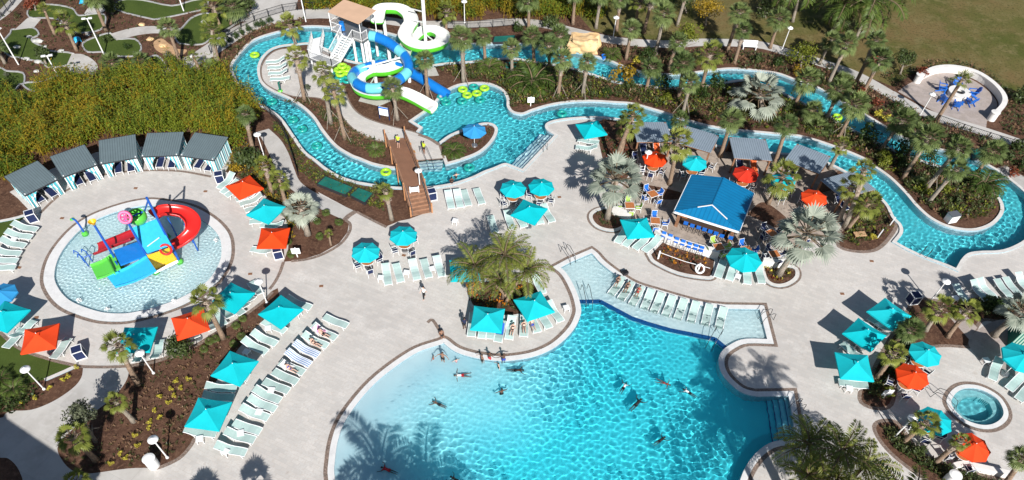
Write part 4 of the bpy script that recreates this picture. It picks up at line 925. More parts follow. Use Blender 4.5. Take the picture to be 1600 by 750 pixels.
# ================================================================ PLACING THE FURNITURE
ORD = ['first', 'second', 'third', 'fourth', 'fifth', 'sixth', 'seventh', 'eighth', 'ninth', 'tenth', 'eleventh', 'twelfth', 'thirteenth', 'fourteenth', 'fifteenth', 'sixteenth', 'seventeenth', 'eighteenth', 'nineteenth', 'twentieth']
def lounge(hx, hy, fx, fy, label, group, pr=None, z=0.0, wet_=False):
    a, b = G(hx, hy, .55 + z), G(fx, fy, .34 + z); c = (a + b) / 2; j = 0 if (pr or wet_) else 1
    o = place(pr or (LOUNGE_FLAT if j and rng.random() < .22 else LOUNGE), (c.x + j * rng.uniform(-.07, .07), c.y + j * rng.uniform(-.07, .07), z), math.atan2(b.y - a.y, b.x - a.x) + j * rng.uniform(-.07, .07), label, group)
    if wet_: wet(o)
    return o
ROWS = [
 ('outer line of loungers along the big pool', 'mint lounger, {} up from the bottom end of the line nearest the big pool', [(341,698,383,706),(356,674,396,686),(368,660,404,671),(380,638,415,650),(392,624,426,638),(402,611,436,625),(416,594,449,610),(428,580,462,596)]),
 ('lounger line by the mulch slope', 'mint lounger {} up among those beside the lower left mulch bed umbrellas', [(297,671,334,675),(322,617,362,621),(326,604,366,608),(349,580,384,590),(382,534,416,550),(396,520,430,536),(412,501,443,517),(450,467,485,481)]),
 ('lounger arc left of the splash pool', 'mint lounger, {} down the arc of loungers left of the splash pool', [(22,350,56,360),(12,362,48,370),(2,376,36,384),(-6,390,30,395),(-10,402,25,407),(-14,415,19,418)]),
 ('loungers below the splash pool', 'mint lounger, {} from the left among those along the lower rim of the splash deck', [(10,538,34,516),(22,526,50,502),(46,548,66,524),(84,556,107,529),(196,563,204,538),(214,565,220,540),(243,560,248,533),(305,531,296,505),(334,516,321,492),(352,506,333,483),(366,499,343,472)]),
 ('loungers right of the splash pool', 'mint lounger, {} going up the right rim of the splash deck past the umbrellas', [(381,491,355,466),(391,483,364,458),(399,475,372,450),(413,462,388,437),(428,392,392,390),(447,378,410,374),(446,352,406,350),(424,340,392,346),(415,318,385,328),(406,308,379,318),(398,300,371,311),(379,287,356,305),(370,281,350,299),(362,275,344,292)]),
 ('five loungers in the middle of the deck', 'pale lounger with sunlit back, {} from the left in the five mid deck', [(602,414,608,443),(620,411,626,440),(645,408,651,436),(662,405,669,433),(683,402,690,430)]),
 ('loungers by the bridge foot', 'pale lounger, {} from the left of four on the deck right of the bridge stairs', [(700,304,704,322),(713,302,718,320),(727,300,731,317),(745,297,751,315)]),
 ('loungers under the mid deck umbrella', 'pale lounger, {} from the left under the square umbrella below two round ones', [(792,333,801,354),(808,331,817,352),(835,326,844,347),(851,323,862,343)]),
 ('loungers at the bar wall', 'mint lounger, {} from the left along the curved white bar wall', [(980,356,965,376),(996,362,976,383),(1014,366,990,389),(1031,370,1008,393)]),
 ('loungers under the bar umbrella', 'mint lounger, {} from the left under the octagonal umbrella by the bar wall', [(1130,406,1121,431),(1148,411,1140,435),(1167,414,1167,441),(1186,414,1191,441)]),
 ('loungers behind the three right umbrellas', 'mint lounger, {} from the top near the three square umbrellas right of the cove', [(1404,500,1376,482),(1392,515,1362,498),(1380,524,1352,508),(1360,547,1330,527),(1346,559,1318,540),(1358,577,1314,572),(1356,602,1312,597)]),
 ('lounger line at the right edge', 'mint lounger, {} from the left in the line below the river bend at right', [(1497,448,1508,467),(1524,445,1534,462),(1537,444,1548,460),(1563,440,1575,459),(1577,438,1589,456),(1594,433,1605,450)]),
 ('loungers beside the hot tub', 'mint lounger, {} going down the deck at the right of the hot tub', [(1561,562,1549,590),(1597,584,1577,606),(1612,598,1592,624)]),
 ('loungers on the palm island', 'lounger, {} from the left under the umbrellas of the round palm island', [(738,496,736,521),(756,499,752,523),(770,500,767,524),(829,492,836,513),(844,486,853,505),(862,478,872,496),(800,499,797,526),(820,494,820,520)]),
 ('loungers behind the palm island', 'pale lounger, {} from the left partly under the palm island fronds', [(712,408,716,434),(735,404,742,430),(838,432,848,455)]),
 ('loungers by the lagoon', 'pale lounger, {} of the pair under the umbrella beside the lagoon steps', [(936,221,903,219),(934,231,899,229)]),
 ('four loungers on the slide plaza', 'pale lounger, {} from the top of the four on the slide plaza', [(443,93,417,97),(445,102,419,106),(448,110,421,115),(450,119,423,124)]),
]
for grp, lab, ls in ROWS:
    for i, (a, b, c, d) in enumerate(ls): lounge(a, b, c, d, lab.format(ORD[i]), grp)
lounge(439, 566, 470, 582, 'lounger with a white towel and a person lying on it', ROWS[0][0])
lounge(450, 551, 483, 569, 'lounger covered by a blue striped towel, below another striped one', ROWS[0][0], LOUNGE_STRIPE)
lounge(461, 537, 497, 555, 'lounger covered by a blue striped towel, upper of the two striped', ROWS[0][0], LOUNGE_STRIPE)
lounge(475, 525, 508, 541, 'lounger carrying a sunbather in dark swimwear beside the striped towels', ROWS[0][0])
lounge(489, 510, 523, 527, 'lounger with a pink and white towel and a seated sunbather', ROWS[0][0])
lounge(509, 494, 540, 508, 'empty lounger at the top end of the line nearest the pool', ROWS[0][0])
lounge(767, 339, 773, 358, 'single pale lounger alone on the open deck', None)
lounge(784, 503, 780, 528, 'lounger with a royal blue towel on the palm island', ROWS[13][0])
for i, (a, b, c, d) in enumerate([(972,433,957,454),(986,440,972,462),(1002,447,989,471),(1018,452,1008,477),(1034,457,1023,483),(1052,461,1041,489),(1070,466,1060,494),(1089,470,1081,499),(1110,474,1103,504),(1132,479,1125,508)]):
    lounge(a, b, c, d, 'white in-pool lounger, %s from the left in the row on the shallow shelf' % ORD[i], 'in-pool loungers on the shelf', LOUNGE_WET, -.10, True)
for i, (x, y) in enumerate([(1018,238),(1052,228),(1184,256),(1108,238)]): pass

# umbrellas
UMB = [
 (308.8,621.3,341.4,674.6,'teal','teal square umbrella lowest beside the lower left mulch bed'),
 (358.9,549.2,373.4,602.1,'teal','teal square umbrella, middle of three along the mulch bed'),
 (439,460.6,438.2,512.6,'teal','teal square umbrella at the top end of the pool lounger line'),
 (818,310.4,836.4,352,'teal','teal square umbrella just below two round umbrellas mid deck'),
 (1383.6,466,1396,515,'teal','teal square umbrella nearest the towel bin at the right'),
 (1341.6,497.6,1359.6,549,'teal','teal square umbrella between two others right of the cove'),
 (1304.4,549.4,1367,596,'teal','teal square umbrella nearest the cove steps'),
 (740.7,477.3,784,520,'teal','teal square umbrella on the left of the palm island'),
 (844,454.7,823.3,502,'teal','teal square umbrella on the right of the palm island'),
 (38.7,514.4,88,543.7,'orange','orange square umbrella below left of the splash pool by the turf'),
 (968,343.2,1022.8,369.6,'teal','teal square umbrella against the curved bar wall'),
 (389.5,273.6,373.7,312.2,'orange','orange square umbrella nearest the striped cabanas'),
 (412.9,309.1,420.1,349.2,'teal','teal square umbrella between two orange ones right of the splash pool'),
 (407,355.5,448,388,'orange','orange square umbrella beside the white notice board'),
 (8,472,10,517,'teal','teal square umbrella at the left edge of the photo'),
 (361,441,367,490,'teal','teal square umbrella right below the splash pool next to a lamp post'),
 (268,497,328,515,'orange','orange square umbrella dappled by a palm shadow below the splash pool'),
 (194,512,233,550,'teal','teal square umbrella directly below the splash pool'),
 (900,194,949,210,'teal','teal square umbrella beside the lagoon steps'),
 (703,407,750,438,'teal','teal square umbrella half hidden under the palm island fronds')]
for ax, ay, cx, cy, c, lab in UMB:
    A, C = G(ax, ay, 1.78), G(cx, cy, 1.78); m_ = (A + C) / 2
    o = place(USQ[c], (m_.x, m_.y, 0), math.atan2(C.y - A.y, C.x - A.x) - PI / 4, lab, '%s square umbrellas' % c); o.rotation_euler.x = rng.uniform(-.025, .025); o.rotation_euler.y = rng.uniform(-.025, .025)
OCT = [
 (571,392,'teal','navy',1,'left of the two near the mid deck path','round table left of the two near the mid deck path'),
 (630,366,'teal','navy',1,'below the bridge foot near a mulch corner','table below the bridge foot near a mulch corner'),
 (802,293,'teal','navy',1,'left of the pair above a square umbrella','table left of the pair above a square umbrella'),
 (846,290,'teal','navy',1,'right of the pair above a square umbrella','table right of the pair above a square umbrella'),
 (1447,551,'teal','navy',1,'beside an orange one near the hot tub path','table beside the orange umbrella near the hot tub path'),
 (1427,586,'orange','navy',1,'left of the hot tub next to a teal one','table left of the hot tub under an orange umbrella'),
 (1086,252,'teal','navy',1,'behind the blue bar roof','table behind the blue bar roof'),
 (1024,246,'orange','navy',1,'left behind the bar near a grey cabana','table left behind the bar near a grey cabana'),
 (1166,270,'red','navy',1,'behind the bar in palm shade','table behind the bar in palm shade'),
 (1273,307,'orange','navy',1,'right of the bar beside the silver palm','table right of the bar beside the silver palm'),
 (1224,281,'teal','navy',1,'half hidden by palm fronds right of the bar','table half hidden by fronds right of the bar'),
 (1462,656,'teal','navy',1,'lower left of the hot tub behind a palm','table lower left of the hot tub behind a palm'),
 (1521,697,'orange','navy',1,'directly below the hot tub','table directly below the hot tub'),
 (1161,408,'teal',None,0,'between the bar wall and the pool shelf',''),
 (741,202,'blue',None,0,'on the small planted point in the lagoon',''),
 (0,458,'blue',None,0,'at the left edge beside the splash deck',''),
 (1594,562,'teal',None,0,'at the right edge beside the hot tub deck','')]
for x, y, c, ch, tb, lab, tl in OCT:
    p = G(x, y, 1.88); big = 1.22 if lab.startswith(('between the bar', 'at the right')) else 1.0
    place(UOC[c], (p.x, p.y, 0), rng.uniform(0, .7), '%s octagonal umbrella %s' % (c, lab), 'octagonal umbrellas', big if big > 1 else None)
    if tb:
        place(RTABLE, (p.x, p.y, 0), 0, 'round wooden ' + tl.replace('round ', ''), 'round tables under umbrellas'); a0 = rng.uniform(0, 1.57)
        for k in range(4):
            a = a0 + k * PI / 2 + rng.uniform(-.2, .2); r_ = rng.uniform(.92, 1.08)
            place(CHAIR[ch], (p.x + r_ * math.cos(a), p.y + r_ * math.sin(a), 0), a + PI + rng.uniform(-.2, .2), 'navy patio chair at the %s' % tl.replace('round ', ''), 'chairs at the %s' % tl.replace('round ', ''))
for x, y, ch, lab in [(1020,303,'royal_blue','nearest the blue roof left corner'), (984,321,'lime_fabric','beside the white curved wall end'), (1024,345,'royal_blue','just right of the bar wall umbrella'), (1123,386,'lime_fabric','at the right end of the stool counter'), (1167,390,'royal_blue','above the octagonal bar umbrella'), (1206,364,'navy','left of the large silver palm'), (1210,397,'navy','below the large silver palm crown')]:
    p = G(x, y, .7); a0 = rng.uniform(0, 1.57); place(STABLE, (p.x, p.y, 0), a0, 'square wooden dining table ' + lab, 'square dining tables by the bar')
    for k in range(4):
        a = a0 + k * PI / 2; r_ = rng.uniform(.78, .95); place(CHAIR[ch], (p.x + r_ * math.cos(a), p.y + r_ * math.sin(a), 0), a + PI + rng.uniform(-.15, .15), '%s chair at the dining table %s' % ({'royal_blue': 'blue', 'lime_fabric': 'lime green', 'navy': 'navy'}[ch], lab), 'chairs at the dining table ' + lab)
for i, (x, y) in enumerate([(1313 - 52, 385), (992, 247), (1112, 261), (1196, 368)]):
    p = G(x, y, .4); place(CHAIR['navy'], (p.x, p.y, 0), rng.uniform(0, 6), 'navy patio chair standing alone ' + ['below the silver palm beside the bed', 'left behind the bar by the planter', 'behind the bar by a brown post', 'right of the bar in tree shade'][i], 'single chairs round the bar')
for i, (x, y) in enumerate([(1072,348),(1082,352),(1092,355),(1101,358),(1110,361),(1119,364),(1128,368),(1142,371)]):
    p = G(x, y, .75); place(STOOL, (p.x, p.y, 0), 1.2, 'blue bar stool, %s from the left under the blue roof edge' % ORD[i], 'stools at the bar counter', .9)
for i, (x, y) in enumerate([(1037,367),(1047,371),(1057,376),(1067,380),(1077,384),(1087,387),(1096,390)]):
    p = G(x, y, .75); place(STOOL, (p.x, p.y, 0), -1.9, 'blue bar stool, %s from the left behind the curved white wall' % ORD[i], 'stools at the curved wall', .85)
fc = G(1496, 148)
for i, (x, y) in enumerate([(1473,137),(1495,131),(1476,154),(1496,163),(1520,145),(1517,158)]):
    p = G(x, y, .4); place(ADIR, (p.x, p.y, 0), math.atan2(fc.y - p.y, fc.x - p.x), scale=1.2, label= 'blue slatted lounge chair %s of the fire ring' % ['upper left', 'behind the top', 'lower left', 'in front', 'right', 'lower right'][i], group='blue chairs round the fire ring')
for x, y, lab in [(595,434,'left of the five mid deck loungers'), (635,426,'between the second and third mid deck loungers'), (675,420,'between the fourth and fifth mid deck loungers'), (711,345,'alone on the deck below the bridge lounger row'), (405,644,'between third and fourth poolside loungers'), (376,677,'between first and second poolside loungers'), (352,706,'under the lowest poolside lounger'), (424,610,'between sixth and seventh poolside loungers'), (312,686,'below the lowest teal square umbrella'), (419,513,'beside the top umbrella of the mulch bed'), (465,490,'right of the topmost poolside umbrella'), (385,550,'in shade above the middle mulch bed umbrella'), (1153,432,'between loungers under the bar umbrella'), (885,481,'alone at the palm island kerb'), (1327,607,'below the umbrella nearest the cove steps'), (1541,563,'beside the hot tub deck loungers'), (1374,508,'between the two upper right square umbrellas'), (742,492,'on the left flank of the palm island'), (22,374,'between loungers left of the splash pool'), (1493,466,'left end of the right edge lounger line')]:
    p = G(x, y, .35); place(SIDE, (p.x, p.y, 0), rng.uniform(-.4, .4), 'small white side table ' + lab, 'white side tables')
for x, y, lab in [(123,551,'below the splash pool on the deck rim'), (343,277,'at the end of the cabana line'), (49,338,'beside the leftmost cabana'), (434,395,'below the orange umbrella by the notice board'), (675,304,'at the foot of the bridge stairs'), (1428,466,'above the right mulch bed')]:
    p = G(x, y, .45); place(BIN, (p.x, p.y, 0), rng.uniform(.2, .7), 'navy towel bin with white edges ' + lab, 'navy towel bins')
for x, y, lab in [(69,608,'beside the lower left turf'), (261.6,715,'in the lower left mulch bed by a white drum'), (417,473,'between two teal umbrellas right below the splash pool'), (240,583,'under the umbrella directly below the splash pool'), (413,245,'on the bed left of the curved walk'), (657,301,'beside the bridge foot'), (1452,472,'above the right mulch bed'), (726,36,'behind the slide tower in front of the bamboo'), (957.5,61,'on the walk right of the rock'), (1222,77,'on the walk by the lawn'), (1437,181,'at the fire patio edge'), (1005,272,'left behind the bar by an orange umbrella'), (312,122,'on the golf walk in the bamboo'), (1398,682,'lower left of the hot tub bed')]:
    place(LAMP, G(x, y), rng.uniform(0, 6), 'white round-topped lamp post ' + lab, 'white lamp posts', .84)
for x, y, lab in [(29,101,'leftmost on the golf course'), (105,145,'at the bamboo edge'), (163,86,'by the hexagonal green'), (287,17,'among the upper greens')]:
    place(ALAMP, G(x, y), rng.uniform(-.5, .5), 'white twin-head lamp post %s' % lab if 'golf' in lab else 'white twin-head golf course lamp post %s' % lab, 'golf course lamp posts')
o = place(ALAMP, G(478, 34), .3, 'white lamp post beside the fence left of the slide tower', 'golf course lamp posts')

# tubes
for i, (x, y, c, lab) in enumerate([(723,140,'lime','leftmost lime tube of the lagoon cluster'), (757,138,'lime','rightmost lime tube of the lagoon cluster'), (730,149,'lime','lower left lime tube of the lagoon cluster'), (745,146,'lime','lower right lime tube of the lagoon cluster'), (740,136,'teal','teal tube among the lime ones in the lagoon'), (722,158,'teal','teal tube nearest below the lagoon cluster'), (750,156,'teal','teal tube right below the lagoon cluster'), (697,160,'teal','teal tube by the white slide mouth'), (690,152,'teal','teal tube by the blue slide mouth'), (398,86,'lime','lime tube floating at the top of the left river loop'), (425,159,'teal','teal tube under the bamboo edge, right of two'), (405,157,'teal','teal tube under the bamboo edge, left of two'), (458,187,'teal','teal tube drifting mid river, above another'), (472,202,'teal','teal tube drifting mid river, below another'), (495,228,'teal','teal tube drifting nearest the green covers'), (878,178,'teal','teal tube at the lagoon mouth right of the planted point'), (733,262,'teal','teal tube beside the swimmer in the lagoon'), (603,269,'lime','lime tube beside the bridge'), (1308,183,'lime','lime tube in the far right river channel')]):
    p = G(x, y, 0); wet(place(TUBE[c], (p.x, p.y, .02), rng.uniform(0, 6), lab, '%s inner tubes' % c))
k = 0
for L_, (n_, rr_) in enumerate([(6, .95), (5, .8), (4, .62), (3, .45), (1, 0)]):
    b = G(538, 121)
    for j in range(n_):
        a = j * 2 * PI / max(1, n_) + L_ * .6; c = 'teal' if L_ < 2 else 'lime'
        place(TUBE[c], (b.x + rr_ * math.cos(a), b.y + rr_ * math.sin(a), .16 + .29 * L_), a, '%s inner tube in the heap under the slide stairs, %s' % (c, ['bottom layer', 'second layer', 'middle layer', 'upper layer', 'on the very top'][L_]), 'tube heap layer %d' % (L_ + 1)); k += 1
# ================================================================ BUILDINGS, SLIDES, PLAY STRUCTURE
def local(o):                    # world point -> the thing's own space
    mi = (Matrix.Translation(o.location) @ Matrix.Rotation(o.rotation_euler.z, 4, 'Z')).inverted()
    return lambda p: mi @ Vector(p)
def rect(corners, z):
    """back-left, back-right, front-right, front-left pixels of a roof -> centre, width, depth, turn"""
    bl, br, fr, fl = [G(x, y, z) for x, y in corners]; c = (bl + br + fr + fl) / 4; u = (br - bl) + (fr - fl)
    return c, ((br - bl).length + (fr - fl).length) / 2, ((bl - fl).length + (br - fr).length) / 2, math.atan2(u.y, u.x)
def curtain(mb, a, b, z0, z1, n_=16, amp=.05, gather=None):
    """wavy cloth between two ground points; gather pulls the foot of it together"""
    a = Vector(a); b = Vector(b); d = (b - a).normalized(); nn = Vector((-d.y, d.x)); vs = []
    for r_ in range(4):
        t = r_ / 3
        for i in range(n_ + 1):
            u = i / n_; uu = u
            if gather is not None: k = math.sin(min(1, t * 1.3) * PI / 2) * .72; uu = u + (gather - u) * k
            p = a.lerp(b, uu) + nn * amp * math.sin(u * n_ * 1.9); vs.append((p.x, p.y, z1 + (z0 - z1) * t))
    w_ = n_ + 1
    mb.add(vs, [(r_*w_+i, (r_+1)*w_+i, (r_+1)*w_+i+1, r_*w_+i+1) for r_ in range(3) for i in range(n_)])
CABS = [([(8,278),(57,253),(92,278),(36,304)], 'leftmost striped cabana'), ([(78,247),(132,227),(152,256),(97,275)], 'second striped cabana from the left'), ([(153,221),(210,212),(216,244),(157,255)], 'middle striped cabana'), ([(230,210),(287,207),(278,242),(220,243)], 'second striped cabana from the right'), ([(306,208),(357,216),(333,249),(279,242)], 'rightmost striped cabana showing its striped side')]
for cs, lab in CABS:
    c, wd, dp, rz = rect(cs, 1.75); o = thing('striped_cabana', lab + ' with a dark slate metal roof', 'cabana', (c.x, c.y, 0), rz, 'striped cabanas above the splash pool'); o.scale.z = .71; x, y = wd / 2, dp / 2
    mb = MB(); mb.sheet((-x, y, 2.62), (x, y, 2.62), (x, -y, 2.30), (-x, -y, 2.30), .07); rf = part('roof', mb, ['roof_slate'], o)
    mb = MB(); mb.bar((-x, -y, 2.25), (x, -y, 2.25), .05, .12); mb.bar((-x, y, 2.57), (x, y, 2.57), .05, .12); part('fascia', mb, ['dark_metal'], rf)
    x -= .16; y -= .16
    for sx in (-x, x):
        for sy in (-y, y): mb = MB(); mb.bar((sx, sy, 0), (sx, sy, 2.4), .09, .09); part('post', mb, ['white_paint'], o)
    mb = MB(); curtain(mb, (-x, y), (x, y), .04, 2.45, 26); part('curtain', mb, ['curtain'], o)
    for sx in (-x, x): mb = MB(); curtain(mb, (sx, -y), (sx, y), .04, 2.38, 22); part('curtain', mb, ['curtain'], o)
    mb = MB(); curtain(mb, (-x, -y), (-x + wd * .38, -y), .04, 2.3, 10, .05, 0.1); part('curtain', mb, ['curtain'], o)
    mb = MB(); curtain(mb, (x - wd * .38, -y), (x, -y), .04, 2.3, 10, .05, .9); part('curtain', mb, ['curtain'], o)
    L_ = Matrix.Rotation(rz, 3, 'Z')
    for k, (px_, py_, a) in enumerate([(-.55, -.7, -PI / 2), (.6, -.85, -PI / 2)]):
        q = Vector((c.x, c.y, 0)) + L_ @ Vector((px_, py_, 0)); place(LOUNGE_NAVY, q, rz + a, 'navy lounge chair inside the %s, %s of its pair' % (lab, ['left', 'right'][k]), 'navy chairs in the striped cabanas')
for cs, lab, kinds in [([(990,190),(1047,189),(1045,223),(991,222)], 'leftmost grey roofed cabana behind the bar', 'no'), ([(1066,193),(1122,210),(1113,240),(1058,224)], 'second grey roofed cabana behind a palm', 'n'), ([(1143,213),(1202,216),(1201,252),(1143,247)], 'grey roofed cabana directly behind the red umbrella', 'no'), ([(1248,224),(1300,243),(1280,273),(1223,250)], 'grey roofed cabana crossed by a palm shadow', 'n'), ([(1280,280),(1332,266),(1369,296),(1318,311)], 'rightmost grey roofed cabana under palm fronds', 'n')]:
    c, wd, dp, rz = rect(cs, 1.75); o = thing('grey_cabana', lab, 'cabana', (c.x, c.y, 0), rz, 'grey roofed cabanas along the river'); o.scale.z = .70; x, y = wd / 2, dp / 2
    mb = MB(); mb.sheet((-x, y, 2.35), (x, y, 2.35), (x, -y, 2.65), (-x, -y, 2.65), .07); part('roof', mb, ['roof_grey'], o)
    x -= .15; y -= .15
    for sx in (-x, x):
        for sy in (-y, y): mb = MB(); mb.bar((sx, sy, 0), (sx, sy, 2.4 + (.2 if sy < 0 else 0)), .16, .16); part('post', mb, ['post_wood'], o)
    mb = MB(); mb.box((0, y - .03, 1.1), (wd - .5, .05, 2.1)); part('back_panel', mb, ['dark_wood'], o)
    mb = MB(); mb.bar((-x, -y, 2.42), (x, -y, 2.42), .1, .18); mb.bar((-x, y, 2.2), (x, y, 2.2), .1, .18); part('beam', mb, ['post_wood'], o)
    L_ = Matrix.Rotation(rz, 3, 'Z')
    for k, ch in enumerate(kinds):
        q = Vector((c.x, c.y, 0)) + L_ @ Vector(((-.7, .7)[k], -.9, 0)); place(LOUNGE_NAVY if ch == 'n' else LOUNGE_ORANGE, q, rz - PI / 2, '%s lounger under the %s' % ({'n': 'navy', 'o': 'orange'}[ch], lab), 'loungers under the grey cabanas')
# striped green cabana at the right edge
c = G(1617, 524, 1.2); o = thing('green_striped_cabana', 'green and white striped cabana cut by the right edge', 'cabana', (c.x, c.y, 0), -.42)
mb = MB(); mb.box((0, 0, 1.0), (2.7, 2.0, 1.9)); part('curtain', mb, ['curtain_green'], o); mb = MB(); mb.sheet((-1.45, 1.1, 2.05), (1.45, 1.1, 2.05), (1.45, -1.1, 2.0), (-1.45, -1.1, 2.0), .06); part('roof', mb, ['curtain_green'], o)
# the bar
E_ = 1.95; fl, fr, br, bl = [G(x, y, E_) for x, y in [(1049,328),(1152,361),(1182,302),(1085,274)]]
c = (fl + fr + br + bl) / 4; u = (fr - fl) + (br - bl); rz = math.atan2(u.y, u.x); o = thing('pool_bar', 'open pool bar with a bright blue metal hip roof', 'bar', (c.x, c.y, 0), rz); Lc = local(o)
fl, fr, br, bl = [Lc(p) for p in (fl, fr, br, bl)]; x0 = (fl.x + bl.x) / 2; x1 = (fr.x + br.x) / 2; y0 = (fl.y + fr.y) / 2; y1 = (bl.y + br.y) / 2
rd = .7; a = Lc(G(1112, 321, E_ + rd)); b = Lc(G(1129, 283, E_ + rd)); xr = (a.x + b.x) / 2; a.x = b.x = xr; b.y = y1 - .05; A, B, Cc, D = Vector((x0, y0, E_)), Vector((x1, y0, E_)), Vector((x1, y1, E_)), Vector((x0, y1, E_))
dz = Vector((0, 0, -.09))
mb = MB(); mb.add([A, a, b, D, A + dz, a + dz, b + dz, D + dz], [(0, 1, 2, 3), (7, 6, 5, 4)]); mb.add([B, Cc, b, a], [(0, 1, 2, 3)]); mb.add([A, B, a], [(0, 1, 2)], 1); mb.add([Cc, D, b], [(0, 1, 2)], 1)
rf = part('roof', mb, ['roof_blue_y', 'roof_blue_x'], o)
mb = MB()
for p, q in ((A, a), (a, b), (B, a)): mb.bar(p + Vector((0, 0, .02)), q + Vector((0, 0, .02)), .09, .035)
part('ridge_cap', mb, ['roof_blue_x'], rf)
mb = MB(); mb.bar(a.lerp(A, .38) + Vector((0, 0, .06)), a + Vector((0, 0, .06)), .08, .05); mb.bar(a + Vector((0, 0, .06)), a.lerp(B, .55) + Vector((0, 0, .06)), .09, .05); part('ridge_trim', mb, ['white_paint'], rf)
mb = MB()
for p, q in ((A, B), (B, Cc), (Cc, D), (D, A)): d = (q - p).normalized() * .06; mb.bar(p - d + Vector((0, 0, -.1)), q + d + Vector((0, 0, -.1)), .12, .2)
part('fascia', mb, ['white_paint'], rf)
for x in (x0 + .5, x1 - .5):
    for y in (y0 + .5, y1 - .5): mb = MB(); mb.bar((x, y, 0), (x, y, E_ - .05), .28, .28); part('post', mb, ['post_wood'], o)
mb = MB(); t = .55
for p, q in (((x0 + .9, y0 + 1.35), (x1 - .9, y0 + 1.35)), ((x0 + .9, y1 - .95), (x1 - .9, y1 - .95)), ((x0 + .95, y0 + .9), (x0 + .95, y1 - .9)), ((x1 - .95, y0 + .9), (x1 - .95, y1 - .9))):
    mb.bar((*p, .42), (*q, .42), .35, .82); mb.bar((*p, .86), (*q, .86), .6, .06, 1)
part('counter', mb, ['dark_wood', 'wood_top'], o)
mb = MB(); mb.box((xr, (y0 + y1) / 2, .85), (1.4, 1.6, 1.7)); part('back_bar', mb, ['dark_wood'], o)
# curved white walls by the bar
def wall(name, px, wd, h, label, cat='wall', m_='offwhite_wall', cap=None):
    bd = band(px, wd); c = sum((Vector(p) for p in bd), Vector((0, 0))) / len(bd); mb = MB(); mb.prism([p - c for p in bd], 0, h)
    if cap: bd2 = band(px, wd + .1); mb.prism([p - c for p in bd2], h, h + cap)
    o = link(name, mb.mesh(name, [m_]), None, (c.x, c.y, 0)); return tag(o, label, cat)
wall('curved_wall', [(1024,366),(1040,377),(1058,384),(1080,391),(1102,397),(1121,401)], .55, .72, 'long curved white bar wall above the red mulch planter')
wall('curved_wall', [(957,332),(968,337),(984,344)], .5, .7, 'short white wall behind the lime chairs beside the round planter')
wall('curved_wall', [(1189,413),(1206,416),(1230,415)], .45, .7, 'short white wall above the corner planter of the big silver palm')
wall('seat_wall', [(1486,732),(1500,729),(1533,735),(1572,744)], .4, .5, 'low white wall below the orange umbrella at lower right')
wall('seat_wall', [(1432,128),(1442,121),(1460,114),(1487,113),(1520,121),(1546,138),(1562,157),(1562,172),(1548,187)], .45, .68, 'white curved wall round the back of the fire patio', cap=.08)
for x, y, lab in [(1432,128,'left'), (1548,187,'right')]:
    o = thing('wall_pillar', 'round white pillar at the %s end of the fire patio wall' % lab, 'pillar', G(x, y)); mb = MB(); mb.lathe([(.42, 0), (.42, .85), (.48, .87), (.48, .94), (.01, .98)], n=18); part('body', mb, ['offwhite_wall'], o)
mb = MB(); mb.lathe([(.62, 0), (.62, .4)], n=28); mb.lathe([(1.12, 0), (1.12, .42)], n=28); mb.lathe([(.55, .42), (1.2, .42), (1.2, .5), (.55, .5), (.55, .42)], n=28); o = thing('fire_ring', 'round white stone fire ring with blue chairs about it', 'fire pit', G(1496, 149)); part('ring', mb, ['offwhite_wall'], o); mb = MB(); mb.lathe([(.01, .22), (.62, .2)], n=20); part('fire_bed', mb, ['black_metal'], o)
# bridge
p0, p1, p2 = G(618, 218, .7), G(648, 297, .95), G(656, 336, 0); d = (Vector((p1.x, p1.y, 0)) - Vector((p0.x, p0.y, 0))); rz = math.atan2(d.y, d.x); o = thing('footbridge', 'brown wooden footbridge over the river with stairs', 'bridge', (p0.x, p0.y, 0), rz); Lc = local(o); Lb = d.length; hw = .92; q2 = Lc(p2); stl = q2.x - Lb
stripe_nm = 'planks'; M['planks'].node_tree.nodes['Separate XYZ']
n0 = M['planks'].node_tree; mnode = [x for x in n0.nodes if x.type == 'MATH' and x.operation == 'MULTIPLY'][0]; n0.links.new([x for x in n0.nodes if x.type == 'SEPXYZ'][0].outputs['X'], mnode.inputs[0])
mb = MB(); prof = [(-.0, .62), (Lb * .2, .82), (Lb * .5, .92), (Lb * .8, .98), (Lb, .95)]
for (xa, za), (xb, zb) in zip(prof[:-1], prof[1:]): mb.sheet((xa, -hw, za), (xb, -hw, zb), (xb, hw, zb), (xa, hw, za), .14)
part('deck', mb, ['planks'], o)
mb = MB(); ns = 6
for k in range(ns): mb.box((Lb + stl * (k + .5) / ns, 0, .95 * (1 - (k + 1) / (ns + 1)) - .03), (stl / ns + .06, hw * 2, .06)); mb.box((Lb + stl * k / ns, 0, .95 * (1 - (k + .5) / (ns + 1))), (.03, hw * 2, .2))
part('stairs', mb, ['bridge_wood'], o)
for k in range(2): mb = MB(); mb.box((-.22 - .3 * k, 0, .45 - .2 * k), (.32, hw * 2, .08)); part('step', mb, ['bridge_wood'], o)
